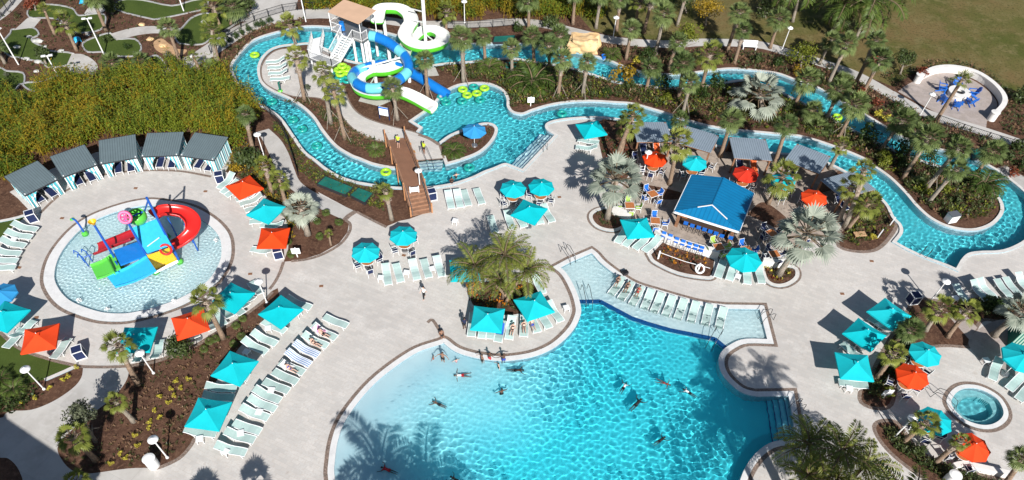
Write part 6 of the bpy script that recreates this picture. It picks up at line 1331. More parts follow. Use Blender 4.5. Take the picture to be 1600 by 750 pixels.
for a in [(880,392,896,410,'steel handrail at the top corner of the shallow shelf'), (912,452,921,482,'steel handrail at the left of the blue tile line'), (1122,520,1108,544,'steel handrail at the right end of the blue tile line'), (1206,496,1188,500,'steel handrail at the right rim of the shelf'), (1252,636,1236,640,'steel handrail beside the cove steps'), (1456,617,1494,640,'steel handrail into the hot tub'), (660,236,674,262,'steel handrail on the plaza steps into the river'), (852,236,838,226,'steel handrail on the lagoon steps'), (1441,402,1450,392,'steel handrail at the river bend deck')]: handrail(*a)
for x, y, lab in [(976,428,'black speaker box on the pool rim beside the shelf loungers')]:
    o = thing('pool_speaker', lab, 'speaker', G(x, y), .5); mb = MB(); mb.box((0, 0, .16), (.5, .4, .3)); part('body', mb, ['black_metal'], o); mb = MB(); mb.box((0, -.205, .16), (.42, .012, .24)); part('grille', mb, ['dark_metal'], o)
for i, (x, y) in enumerate([(97,341),(30,418),(212,294),(321,299),(393,349),(391,428),(57,496),(502,697 - 250),(631,399),(874,308),(1362,408),(1316,459)]):
    o = link('deck_drain', (lambda q: (q.box((0, 0, .008), (.34, .26, .016)), q)[1])(MB()).mesh('deck_drain', ['post_wood']), None, G(x, y), rng.uniform(-.3, .3)); tag(o, 'small brown square drain cover in the pale deck', 'drain', 'deck drains')

# the hotel south-west of the picture, whose shadow lies over the corner of the walk
hb = [G(x, y).xy + Vector((SUN.x, SUN.y)) / SUN.z * 12 for x, y in [(-160,640),(4,650),(6,657),(16,664),(140,748),(250,838),(120,1010),(-260,900)]]; c = sum(hb, Vector((0, 0))) / len(hb)
o = thing('hotel_building', 'pale hotel block beyond the lower left edge', 'building', (c.x, c.y, 0)); lp = [p - c for p in hb]
mb = MB(); mb.prism(lp, 0, 11.6); part('wall', mb, ['offwhite_wall'], o); mb = MB(); mb.prism(offset(lp, .25), 11.6, 12.0); part('roof', mb, ['roof_grey'], o)
q = G(155, 634) + Vector((SUN.x, SUN.y, 0)) / SUN.z * 14 - Vector((c.x, c.y, 0)); mb = MB(); mb.box((q.x, q.y, 7), (.85, .85, 14)); part('shadow_column', mb, ['offwhite_wall'], o)  # unseen column added to throw the dark strip of shadow
for a, b in zip(lp, lp[1:] + lp[:1]):
    L = (b - a).length; d = (b - a).normalized(); nn = Vector((d.y, -d.x)) * (1 if area(lp) > 0 else -1)
    for k in range(int(L / 4)):
        for z in (2.2, 5.4, 8.6): p = a + d * (4 * k + 2) + nn * .01; mb = MB(); mb.box((p.x, p.y, z), (1.6, .12, 1.5), math.atan2(d.y, d.x)); part('window', mb, ['navy'], o)
# ================================================================ PLANTING
PALMS = [
 # base, crown, kind, crown radius in px, label
 (86,54,69,15,'small',13,'small yellow palm on the golf mulch beside the upper left green',{}),
 (120,79,100,34,'sabalb',21,'palm standing between two golf greens above the concrete walk',{}),
 (166,48,143,-8,'sabal',22,'tall leaning palm at the top edge by the golf walk',{}),
 (8,99,-8,70,'sabal',18,'palm cut by the left edge on the golf course',{}),
 (186,118,174,98,'sabal',20,'palm at the bamboo edge below the hexagonal green',{}),
 (231,119,219,94,'sabal',17,'palm beside a small green behind the bamboo',{}),
 (282,98,262,42,'sabal',19,'palm beside the tan boulders on the golf course',{}),
 (344,42,333,10,'sabalb',22,'palm left of two before the golf walk top',{}),
 (361,38,361,9,'sabal',24,'palm right of two before the golf walk top',{}),
 (341,96,332,47,'sabalb',22,'twin-trunked palm on the mulch near the round green',{'trunks':2}),
 (318,124,302,88,'small',12,'slim palm beside the lamp in the bamboo gap',{}),
 (340,124,333,107,'sabal',18,'low palm inside the right end of the bamboo',{}),
 (461,71,451,38,'sabalb',20,'yellow-green twin palm at the river loop top',{'trunks':2,'tr':.08}),
 (476,157,463,88,'sabalb',20,'palm on the slide plaza edge beside four loungers',{'brace':True}),
 (517,193,504,113,'sabalb',19,'palm left of two with braces on the plaza bed',{'brace':True}),
 (539,217,521,142,'sabalb',21,'palm right of two with braces on the plaza bed',{'brace':True}),
 (621,187,613,136,'sabal',20,'palm beside the slide notice board',{'brace':True}),
 (668,150,664,92,'sabal',18,'palm in front of the blue tube slide end',{'brace':True}),
 (697,46,698,16,'sabalb',17,'yellowish palm on the walk behind the white slide',{}),
 (724,128,721,58,'sabal',23,'twin-trunked palm between the white slide and the lagoon',{'trunks':2,'brace':True}),
 (758,93,755,56,'sabal',16,'palm on the river bank right of the white slide',{}),
 (800,116,799,74,'sabal',18,'palm above the large cycad by the lagoon',{}),
 (834,98,832,56,'sabal',19,'palm on the river bank left of the tan rock',{}),
 (826,46,826,-4,'sabal',22,'tall palm before the bamboo at the top centre',{}),
 (858,116,858,70,'sabal',20,'palm left below the tan rock',{}),
 (878,90,874,54,'sabal',19,'palm touching the left side of the tan rock',{}),
 (872,152,879,90,'sabal',19,'palm with brace right of the large cycad',{'brace':True}),
 (910,150,918,96,'sabal',17,'braced palm below the tan rock',{'brace':True}),
 (895,38,899,-16,'sabal',20,'tall trunk in the bamboo above the tan rock, left',{}),
 (931,44,940,-12,'sabal',20,'tall trunk in the bamboo above the tan rock, right',{}),
 (978,93,987,44,'sabal',18,'palm on the walk edge right of the lamp by the rock',{}),
 (1024,87,1038,20,'sabal',21,'palm crossing the walk below the lawn edge',{}),
 (992,40,1000,2,'sabalb',17,'palm on the lawn behind the lamp by the rock',{}),
 (1006,51,1022,-14,'sabal',20,'leaning tall palm at the lawn edge top centre',{}),
 (963,48,970,-4,'sabal',17,'palm at the end of the bamboo on the lawn',{}),
 (1058,40,1076,-20,'sabal',20,'leaning tall palm behind the yellow-green tree',{}),
 (1044,108,1060,64,'sabal',17,'palm trunk before the yellow-green tree',{}),
 (1136,80,1156,19,'sabal',20,'palm on the walk, upper left of two near the white bench',{}),
 (1147,100,1162,47,'sabal',15,'palm on the mulch beside the white bench',{}),
 (1009,142,1019,104,'sabal',19,'palm on the island bank beside the yellow shrub',{}),
 (1060,152,1068,98,'sabal',22,'palm before the far channel, left of two large crowns',{}),
 (1095,141,1110,85,'sabalb',24,'large-crowned palm over the far river channel',{'boots':True}),
 (1067,176,1079,128,'sabal',18,'braced palm on the island left of the silver palm',{'brace':True}),
 (1203,75,1218,28,'sabal',20,'palm on the walk edge left of the lawn lamp',{}),
 (1240,167,1262,124,'sabal',23,'palm bending over the far channel right of the silver palm',{}),
 (1280,100,1299,62,'sabal',17,'dark palm on the walk left of a leaning pair',{}),
 (1294,131,1324,67,'sabal',21,'leaning palm across the walk by the lawn',{'boots':True}),
 (1336,132,1370,62,'sabal',17,'leaning palm at the lawn edge with the smallest top crown',{}),
 (1348,146,1377,91,'sabal',21,'leaning palm nearest the fire patio walk',{'boots':True}),
 (1287,194,1312,140,'sabal',22,'palm beside the lime tube in the far channel',{}),
 (1310,216,1338,163,'sabal',25,'braced palm crossing the far channel',{'brace':True}),
 (1378,232,1411,188,'sabal',25,'palm over the far channel below yellow crotons',{'brace':True}),
 (1208,262,1230,194,'sabal',20,'palm between two grey cabanas at the near channel',{}),
 (1248,190,1270,172,'sabal',18,'bushy palm inside the island by the far channel',{}),
 (1296,264,1316,226,'sabalb',15,'palm between the two right grey cabanas',{}),
 (1417,244,1434,206,'sabal',20,'palm over the far channel behind the long leaning one',{}),
 (1410,280,1452,214,'sabal',26,'long leaning palm on the right part of the island',{}),
 (1446,296,1499,231,'sabal',22,'long leaning palm right of another on the island tip',{'brace':True}),
 (1528,268,1552,236,'sabal',23,'palm leaning over the river below the fence',{}),
 (1450,317,1496,264,'sabal',20,'low leaning palm beside the big feathery palm',{'boots':True}),
 (1462,190,1503,125,'small',17,'thin palm leaning over the fire ring',{}),
 (970,240,983,192,'sabalb',23,'palm in the planter left of the grey cabanas',{}),
 (958,262,990,180,'sabalb',21,'palm behind another in the planter left of the cabanas',{}),
 (1046,288,1059,222,'sabalb',27,'palm before the grey cabanas behind the bar',{}),
 (1063,206,1063,186,'sabal',16,'palm growing between the two left grey cabanas',{}),
 (1125,245,1143,186,'sabal',22,'palm left of the third grey cabana',{}),
 (1200,318,1224,276,'sabalb',28,'palm right of the bar over a teal umbrella',{}),
 (1311,345,1331,290,'sabalb',21,'leftmost of three palms in the bed right of the bar',{}),
 (1320,355,1350,266,'sabalb',20,'middle of three palms in the bed right of the bar',{}),
 (1324,358,1358,318,'sabalb',23,'rightmost of three palms in the bed right of the bar',{}),
 (395,232,383,178,'sabal',17,'palm at the bamboo edge above the curved walk lamp',{}),
 (425,300,413,258,'sabalb',18,'palm left of two above the teal umbrella by the walk',{}),
 (446,316,436,280,'sabalb',17,'palm right of two above the teal umbrella by the walk',{}),
 (612,343,602,298,'sabalb',14,'palm beside the bridge rail near green covers',{}),
 (216,600,184,538,'sabalb',25,'palm beside the umbrella directly below the splash pool',{}),
 (349,528,320,469,'sabalb',27,'palm on the lower right rim of the splash deck',{}),
 (209,658,180,628,'sabalb',19,'palm right of the grey-leaved tree at lower left',{}),
 (150,719,112,682,'sabalb',28,'palm left at the lower left mulch bed tip',{'boots':True}),
 (132,775,118,752,'sabalb',22,'palm peeking in at the bottom left',{}),
 (1446,516,1470,480,'sabalb',24,'palm in the right mulch bed below the lamp',{}),
 (1480,526,1512,484,'sabalb',22,'palm in the right mulch bed beside the dark shrub',{}),
 (1393,541,1424,514,'sabal',23,'palm between the square umbrellas and the teal octagon',{'boots':True}),
 (1371,590,1397,552,'sabalb',21,'palm left of the orange octagon near the hot tub',{'boots':True}),
 (1412,690,1447,660,'sabalb',24,'palm before the teal octagon below the hot tub',{'boots':True}),
 (1460,724,1502,688,'sabalb',15,'palm before the orange octagon below the hot tub',{'boots':True}),
 (1568,758,1598,714,'sabal',22,'palm at the bottom right edge',{}),
 (517,383,514,364,'small',8,'tiny palm in the bed left of the two round umbrellas',{}),
]
for bx, by, cx, cy, kind, r_, lab, kw in PALMS: palm(bx, by, cx, cy, kind, r_, lab, **kw)
SILV = [(949,341,962,278,48,'large silver fan palm in the round planter left of the bar'), (1216,430,1262,364,55,'largest silver fan palm at the right corner of the bar wall'), (1192,176,1186,146,44,'silver fan palm on the river island'), (481,366,470,324,31,'silver fan palm in the bed between the walk and orange umbrella'), (1553,524,1598,484,34,'silver fan palm at the right edge above the striped cabana')]
for bx, by, cx, cy, r_, lab in SILV: palm(bx, by, cx, cy, 'silver', r_, lab, 'silver palms', tr=.27, bark='bark_grey', boots=True)
# multi-headed date palms
def cluster(bx, by, heads, label, z0=0):
    o = thing('date_palm', label, 'palm', G(bx, by), 0, 'clump palms'); b = G(bx, by)
    for i, (cx, cy, h, r_) in enumerate(heads):
        t = G(cx, cy, h) - b; mb = MB(); pts, rs = trunk_mb(t, .13, .10); a = i * 2.4; pts = [p + Vector((math.cos(a), math.sin(a), 0)) * .3 * (1 - k / 7) for k, p in enumerate(pts)]; mb.tube(pts, rs, 8); part('trunk', mb, ['bark'], o, True)
        c = link('crown', CROWN['date'][i % 3], o, t, i * 1.3); s_ = r_ * PX(cx, cy) * (HC - h) / HC / 1.05; c.scale = (s_, s_, s_)
    return o
cluster(790, 468, [(742,418,3.2,42), (788,400,4.6,44), (822,424,3.4,42), (782,440,2.4,32)], 'clump of date palms on the round island between two teal umbrellas')
cluster(1285, 776, [(1264,694,3.8,50), (1314,706,4.8,48), (1350,730,3.6,48), (1262,744,2.8,44), (1306,754,2.8,44)], 'big clump of date palms at the bottom right pool corner')
for bx, by, cx, cy, r_, lab in [(1336,62,1364,2,50,'tall royal palm on the lawn, right of two'), (1299,52,1322,6,44,'royal palm on the lawn, left of two'), (1238,34,1253,-26,44,'royal palm cut by the top edge on the lawn')]:
    palm(bx, by, cx, cy, 'royal', r_, lab, 'royal palms', tr=.2, bark='bark_grey', boots=False)
# palms outside the picture whose shadows reach the water and the deck
for i, (bx, by, cx, cy, h) in enumerate([(622, 985, 608, 950, 8.2), (705, 1010, 705, 970, 7.4)]):
    t = G(bx, by); palm(bx, by, cx, cy, 'royal', 112, 'royal palm south of the pool beyond the picture', 'royal palms south of the pool', h=h, tr=.22, bark='bark_grey', boots=False)
def shadow_palm(sx, sy, h, r_, lab):        # a palm whose crown's shadow falls at that spot
    b = G(sx, sy) + Vector((SUN.x, SUN.y, 0)) / SUN.z * -h * -1; o = thing('palm_tree', lab, 'palm', b, 0, 'palms south of the cove'); mb = MB(); pts, rs = trunk_mb((.2, .1, h), .2, .15); mb.tube(pts, rs, 9); part('trunk', mb, ['bark_grey'], o, True)
    c = link('crown', CROWN['date'][len(lab) % 3], o, (.2, .1, h), sx); c.scale = (r_,) * 3  # date crowns, picked for a denser shadow on the pool
for sx, sy, h, r_ in [(1146, 628, 9.5, 2.6), (1200, 655, 9.5, 2.5), (1136, 676, 7.6, 2.0), (1128, 578, 12.5, 1.7), (1200, 585, 12.0, 1.5)]: shadow_palm(sx, sy, h, r_, 'tall royal palm south of the cove beyond the picture')
for i, (bx, by) in enumerate([(386, 850), (296, 868)]): palm(bx, by, bx - 14, by - 22, 'sabal', 34, 'sabal palm south of the deck beyond the picture', 'palms south of the deck', h=3.6)
for bx, by, r_, k_, lab, g in [(832,134,42,'pinnate','large green cycad by the lagoon with long arching fronds','cycads'), (764,110,24,'pinnate','smaller cycad left of the large one','cycads'), (1534,292,34,'pinnate','big feathery palm shrub at the island tip','cycads'), (709,240,20,'pinnate','feathery shrub on the planted point of the lagoon','cycads'), (588,238,15,'pinnate','feathery shrub at the left of the bridge head','cycads'), (1278,204,22,'sabal','fan palm shrub inside the island below the far channel','fan shrubs'), (1352,312,16,'sabal','fan palm shrub beside the three palms by the bar','fan shrubs'), (1432,292,17,'sabal','fan palm shrub under the leaning island palms','fan shrubs'), (1316,132,20,'sabal','dark fan shrub below the leaning walk palms','fan shrubs'), (956,90,16,'pinnate','fern-like shrub beside the tan rock','cycads'), (26,612,22,'pinnate','dark feathery shrub at the lower left edge','cycads'), (6,596,18,'pinnate','feathery shrub behind the dark one at the left edge','cycads'), (594,296,11,'date','small feathery shrub above the green covers','cycads'), (1542,476,16,'sabal','dense fan shrub in the right mulch bed','fan shrubs')]:
    spiky(bx, by, r_, k_, lab, g)
TREES = [(1102,40,1106,14,26,'leaf_gold','golden-leaved tree on the lawn top right',{}), (1066,90,1074,54,24,'leaf_lime','yellow-green tree beside the walk',{}), (1250,108,1254,86,27,'leaf_lime','bright green tree beside the walk and lawn lamp',{}), (1406,116,1414,92,18,'leaf_tree','small green tree left above the fire patio',{}), (284,556,276,541,27,'leaf_tree','bushy tree beside the orange umbrella below the splash pool',{}), (150,690,127,648,28,'leaf_grey','grey-leaved tree over the pale walk at lower left',{}), (176,22,170,8,20,'leaf_tree','dark green tree at the top of the golf course',{}), (204,112,200,104,16,'leaf_hedge','dark shrubby tree at the bamboo edge',{}), (72,100,66,84,14,'leaf_tree','thin tree over the large golf green',{}), (1196,28,1194,14,22,'leaf_tree','dark tree on the lawn beside the walk palms',{}), (1560,490,1556,478,18,'leaf_hedge','dark dense shrub tree in the right mulch bed',{}), (56,16,52,4,16,'leaf_red','dark red bush by the top left fence',{}), (388,26,386,8,16,'leaf_tree','green tree at the golf walk top',{}), (120,-4,118,-12,20,'leaf_tree','tree cut by the top edge over the golf course',{}), (1072,20,1062,-6,30,'leaf_hedge','dark tree cut by the top edge behind the golden one',{}), (1020,14,1012,-8,24,'leaf_tree','dark tree at the top edge left of the golden one',{})]
for bx, by, cx, cy, r_, lf, lab, kw in TREES: tree(bx, by, cx, cy, r_, lf, lab, **kw)
for x, y, k_, r_, lab in [(1032,138,'hedge',15,'round clipped shrub at the channel, left of two'), (1118,138,'hedge',15,'round clipped shrub at the channel, right of two'), (1092,156,'hedge',15,'round clipped shrub inside the island beside a palm'), (1353,220,'hedge',18,'large round clipped shrub by the crossing palm'), (1398,246,'hedge',18,'large round clipped shrub right of another'), (1452,252,'hedge',14,'clipped shrub on the right island bank'), (974,130,'gold',22,'yellow-green shrub on the island bank below the rock'), (1368,182,'yellow',9,'yellow croton, left of two by the far channel'), (1385,190,'yellow',9,'yellow croton, right of two by the far channel'), (995,98,'yellow',8,'yellow shrub on the far bank by a walk palm'), (1052,116,'yellow',6,'small yellow shrub below the yellow-green tree'), (644,245,'orange',8,'orange flowering shrub beside the bridge head'), (742,455,'orange',14,'orange flowering shrub on the round palm island'), (1360,104,'red',14,'reddish shrub between walk palms and lawn'), (1432,122,'red',14,'reddish shrub beside the wall end of the fire patio'), (1010,92,'hedge',12,'dark shrub beside the walk, left'), (1055,92,'hedge',12,'dark shrub beside the walk below the yellow-green tree'), (388,260,'tree',22,'olive shrub between the last cabana and the walk'), (372,292 - 22,'gold',12,'yellowish shrub behind the last cabana'), (890,80,'hedge',10,'dark shrub under the rock'), (858,44,'tree',14,'dark shrub on the walk left of the rock'), (810,50,'hedge',10,'dark shrub beside the far green cover'), (1575,300 - 24,'red',12,'reddish shrub at the right river bank'), (1590,240,'tree',16,'green shrub at the right edge of the far bank'), (1590,160,'tree',18,'green shrub on the lawn right of the fire patio'), (1400,540 + 46,'tree',12,'green shrub beside the left hot tub palm'), (1430,706,'tree',12,'green shrub in the bed below the hot tub palm'), (1388,614,'lime',9,'lime shrub at the lower end of the umbrella bed'), (480,142,'grey',8,'grey shrub at the plaza bed by the loungers'), (1245,118,'gold',12,'yellowish shrub at the far bank below the bright tree'), (1362,372,'yellow',7,'yellow shrub near the wooden crate in the bar bed')]:
    shrub(x, y, k_, r_, lab, 'single shrubs', hs=1.15 if k_ in ('hedge', 'tree') else 1.0)
for i, (x, y, r_) in enumerate([(840,150,9),(948,150,9),(985,140,10),(1040,160,10),(1140,150,10),(1160,182,11),(1228,172,11),(1262,190,10),(1296,208,10),(1338,232,12),(1380,262,12),(1408,262,11),(1440,300,12),(1470,300,12),(1490,318,10),(1512,290,12),(1428,250,10),(1466,275,11),(1378,246,10),(1420,286,10)]): shrub(x, y, rng.choice(['tree', 'hedge', 'green', 'lime']), r_, 'leafy shrub among the undergrowth of the river island', 'island shrubs')
for i, (x, y, r_) in enumerate([(1000,98,8),(1090,92,9),(1120,96,9),(1180,98,10),(1212,104,10),(1278,122,10),(1340,150,11),(1366,164,10),(1400,172,10),(1424,196,11),(1462,214,10),(1490,222,10),(1572,250,10),(1590,262,10),(1448,190,8)]): shrub(x, y, rng.choice(['tree', 'hedge', 'green', 'red']), r_, 'leafy shrub on the bank between the far channel and the walk', 'bank shrubs')
for i, (x, y, r_) in enumerate([(30,28,8),(170,66,8),(200,76,7),(150,60,6),(190,108,9),(228,96,8),(262,90,8),(300,72,7),(120,56,6),(86,42,6),(10,120,6),(75,122,6),(100,122,7),(320,16,8),(270,100,9)]): shrub(x, y, rng.choice(['tree', 'green', 'hedge', 'grey']), r_, 'leafy shrub on the mulch of the golf course', 'golf course shrubs')
for x, y in [(350,74),(360,67),(369,61),(378,56),(390,49),(403,44),(412,41),(423,37)]: shrub(x, y, 'hedge', 6.2, 'small dark round shrub in the row along the black fence', 'round shrubs along the fence', hs=1.3)
yl = [(268,608),(285,607),(275,618),(263,629),(243,642),(251,654),(233,662),(235,670),(212,680),(215,696),(197,717),(175,725),(190,709),(296,592),(275,603 - 6),(250,622),(57,623),(80,608),(100,595),(107,590),(122,574),(33,632)]
for x, y in yl: shrub(x + rng.uniform(-1, 1), y + rng.uniform(-1, 1), 'yellow', 5.8, 'small yellow shrub planted in the lower left mulch beds', 'yellow shrubs in the lower left beds')
for x, y in [(294,612),(299,622),(281,627),(290,636),(268,645),(280,656),(272,674),(284,680),(256,678),(256,690),(278,692),(270,706),(245,700),(222,720),(205,727),(110 - 8,706),(122,712),(132,716),(115,724),(130,730),(143,729),(304,602),(310,590),(325,575),(330,560),(340,548),(318,560),(105,718),(118,703)]: shrub(x, y, 'green', 4.2, 'small green plant dotted over the lower left mulch bed', 'green plants in the lower left bed')
for x, y in [(380,500),(370,512),(378,528),(366,540),(338,532),(320,548),(328,536),(510,335),(496,348),(500,372),(530,350),(455,400),(450,380)]: spiky(x, y, 7, 'pinnate', 'small spiky plant in the mulch bed beside the deck', 'spiky bed plants', 'spiky_plant')
# thickets and ground cover
bamboo('bamboo_thicket', [(-30,205),(0,150),(60,150),(110,132),(160,128),(200,122),(250,122),(300,120),(340,118),(365,128),(392,160),(405,178),(398,200),(384,226),(368,236),(346,222),(300,212),(225,214),(150,224),(90,248),(20,284),(-30,300)], 2700, 'dense yellow-green bamboo thicket behind the striped cabanas', 1, 2.0, 3.9, 34, .85)
bamboo('bamboo_screen', [(640,-10),(700,-14),(800,-14),(945,-6),(950,30),(900,34),(800,32),(700,34),(640,30)], 1150, 'bamboo screen along the walk behind the slides', 2, 2.6, 3.9, 30, .5)
bamboo('bamboo_hedge', [(476,6),(530,4),(600,8),(640,10),(640,28),(560,16),(476,14)], 420, 'bamboo hedge behind the slide tower', 3, 1.8, 2.6, 28, .4)
scatter_mass('island_undergrowth', [(680,106),(830,102),(950,128),(1040,142),(1120,138),(1200,140),(1300,188),(1380,232),(1470,268),(1530,290),(1555,320),(1540,345),(1480,345),(1440,320),(1400,275),(1350,242),(1250,206),(1130,196),(1040,172),(960,154),(830,165),(800,168),(795,150),(780,134),(720,125)], 2900, ['leaf_low', 'leaf_dry', 'leaf_tree', 'leaf_low', 'leaf_lime', 'leaf_tree'], 'low undergrowth over the mulch of the river island', 'ground cover', 5, .2, .75, .26)
scatter_mass('bank_undergrowth', [(900,70),(940,72),(1040,80),(1110,78),(1220,90),(1290,105),(1380,150),(1440,182),(1540,215),(1640,250),(1640,290),(1550,258),(1440,224),(1330,164),(1240,120),(1120,104),(1020,110),(940,86)], 1100, ['leaf_low', 'leaf_dry', 'leaf_tree', 'leaf_dry', 'leaf_low'], 'low undergrowth between the far channel and the walk', 'ground cover', 6, .2, .7, .26)
scatter_mass('patio_undergrowth', [(1380,120),(1420,108),(1460,96),(1500,96),(1550,118),(1590,150),(1640,190),(1640,240),(1590,215),(1560,200),(1572,160),(1540,122),(1490,106),(1430,116),(1400,140)], 330, ['leaf_low', 'leaf_dry', 'leaf_tree', 'leaf_low'], 'undergrowth round the back of the fire patio wall', 'ground cover', 7, .15, .55, .24)
scatter_mass('plaza_undergrowth', [(440,160),(480,165),(520,200),(545,225),(600,250),(604,225),(560,208),(520,175),(480,155)], 420, ['leaf_low', 'leaf_dry', 'leaf_tree'], 'low plants on the plaza bed beside the river', 'ground cover', 8, .12, .35, .18)
scatter_mass('walk_undergrowth', [(430,190),(455,215),(480,250),(500,265),(560,292),(600,300),(600,330),(500,292),(470,270),(448,225),(425,200)], 480, ['leaf_low', 'leaf_tree', 'leaf_lime'], 'low plants between the curved walk and the river', 'ground cover', 9, .12, .35, .18)
scatter_mass('cabana_undergrowth', [(366,228),(385,226),(412,250),(440,290),(458,310),(462,345),(456,380),(448,345),(410,300),(380,280),(354,266)], 520, ['leaf_low', 'leaf_gold', 'leaf_tree'], 'low plants between the last cabana and the walk', 'ground cover', 10, .15, .45, .2)
scatter_mass('bar_bed_undergrowth', [(1310,300),(1360,295),(1392,345),(1380,370),(1340,385),(1316,380),(1325,340)], 300, ['leaf_low', 'leaf_tree', 'leaf_lime'], 'low plants under the three palms right of the bar', 'ground cover', 11, .15, .5, .2)
scatter_mass('planter_undergrowth', [(940,215),(985,200),(985,270),(965,290),(945,265)], 120, ['leaf_low', 'leaf_tree', 'leaf_red'], 'low plants in the planter left of the grey cabanas', 'ground cover', 12, .15, .5, .2)
scatter_mass('hot_tub_bed_plants', [(1372,580),(1390,545),(1415,500),(1430,490),(1420,540),(1395,590),(1385,625),(1355,618)], 260, ['leaf_low', 'leaf_hedge'], 'low plants in the bed behind the right umbrellas', 'ground cover', 13, .15, .45, .2)
scatter_mass('lower_right_bed_plants', [(1380,670),(1400,672),(1430,705),(1480,732),(1560,756),(1560,790),(1440,730),(1390,695)], 320, ['leaf_low', 'leaf_tree'], 'low plants in the bed below the hot tub', 'ground cover', 14, .15, .5, .2)
scatter_mass('island_flowers', [(737,462),(745,450),(762,444),(800,444),(838,458),(812,486),(775,488),(745,478)], 120, ['leaf_orange', 'leaf_tree', 'leaf_low'], 'flowering plants under the date palms of the round island', 'ground cover', 15, .15, .45, .2)
scatter_mass('right_bed_plants', [(1500,474),(1600,474),(1640,490),(1600,498),(1540,496),(1510,490)], 110, ['leaf_low', 'leaf_tree', 'leaf_hedge'], 'low plants in the bed below the right edge loungers', 'ground cover', 16, .2, .6, .22)
scatter_mass('left_bed_plants', [(-30,585),(20,600),(60,614),(40,636),(0,650),(-30,652)], 170, ['leaf_hedge', 'leaf_tree', 'leaf_low'], 'dark low plants at the lower left edge', 'ground cover', 17, .2, .8, .25)
scatter_mass('golf_bed_plants', [(0,20),(60,10),(120,4),(340,0),(340,80),(250,110),(180,110),(0,130)], 420, ['leaf_low', 'leaf_dry', 'leaf_tree'], 'sparse low plants on the golf course mulch', 'ground cover', 18, .1, .3, .16, avoid=[g for g in GREENS] + [[(112,84),(148,94),(153,105),(147,117),(104,102)], [(43,28),(64,30),(53,43),(22,47)], [(172,53),(225,41),(285,45),(240,54),(182,63)], [(131,22),(148,7),(166,10),(152,21)], [(250,130),(300,84),(350,56),(410,26),(420,42),(330,100)], [(372,22),(480,-16),(480,26),(374,36)], [(238,64),(294,76),(290,90),(244,86)]])
scatter_mass('wall_bed_plants', [(1040,386),(1110,410),(1104,424),(1060,418),(1030,402)], 60, ['leaf_low', 'leaf_red', 'leaf_orange'], 'low red and green plants inside the bar wall planter', 'ground cover', 19, .1, .35, .16)
scatter_mass('round_planter_plants', [(932,335),(950,330),(972,334),(966,354),(940,352)], 36, ['leaf_low', 'leaf_tree'], 'low plants in the round planter of the silver palm', 'ground cover', 20, .1, .35, .16)
scatter_mass('corner_planter_plants', [(1197,420),(1238,422),(1236,434),(1214,441),(1200,434)], 44, ['leaf_low', 'leaf_yellow', 'leaf_red'], 'low plants in the corner planter of the largest silver palm', 'ground cover', 21, .1, .35, .16)
scatter_mass('fence_grasses', [(340,98),(366,96),(400,58),(440,44),(480,36),(480,28),(430,36),(390,52),(352,80)], 180, ['leaf_dry', 'leaf_low'], 'dry grasses between the fence shrubs and the river', 'ground cover', 22, .15, .4, .2)
scatter_mass('point_plants', [(700,218),(735,204),(765,198),(770,208),(745,235),(715,248),(700,246)], 70, ['leaf_low', 'leaf_dry'], 'low plants on the planted point in the lagoon', 'ground cover', 23, .1, .35, .16)

scatter_mass('slope_bed_plants', [(205,590),(245,566),(310,545),(400,505),(432,478),(395,520),(350,570),(320,620),(305,660),(292,690),(270,712),(160,730),(110,728),(100,710),(120,680),(170,640)], 330, ['leaf_dry', 'leaf_low', 'leaf_dry'], 'sparse straw and low plants over the lower left mulch bed', 'ground cover', 31, .05, .22, .16)
# ================================================================ PEOPLE
def base_joints():
    J = {'pel': (0, 0, .95), 'wst': (0, 0, 1.10), 'che': (0, 0, 1.30), 'nk': (0, -.01, 1.47), 'hd': (0, .02, 1.60), 'top': (0, .01, 1.69)}
    for s, k in ((-1, 'l'), (1, 'r')):
        J.update({'sh' + k: (.17 * s, 0, 1.41), 'el' + k: (.23 * s, -.02, 1.14), 'wr' + k: (.24 * s, .06, .90), 'ha' + k: (.24 * s, .08, .83), 'hp' + k: (.09 * s, 0, .90), 'kn' + k: (.10 * s, .02, .49), 'an' + k: (.10 * s, -.02, .08), 'to' + k: (.11 * s, .15, .03)})
    return {k: Vector(v) for k, v in J.items()}
RAD = {'pel': .135, 'wst': .115, 'che': .14, 'nk': .052, 'hd': .092, 'top': .07, 'sh': .058, 'el': .040, 'wr': .028, 'ha': .030, 'hp': .085, 'kn': .055, 'an': .036, 'to': .030}
EDGES = [('pel', 'wst'), ('wst', 'che'), ('che', 'nk'), ('nk', 'hd'), ('hd', 'top')] + [(a, b) for k in 'lr' for a, b in (('che', 'sh' + k), ('sh' + k, 'el' + k), ('el' + k, 'wr' + k), ('wr' + k, 'ha' + k), ('pel', 'hp' + k), ('hp' + k, 'kn' + k), ('kn' + k, 'an' + k), ('an' + k, 'to' + k))]
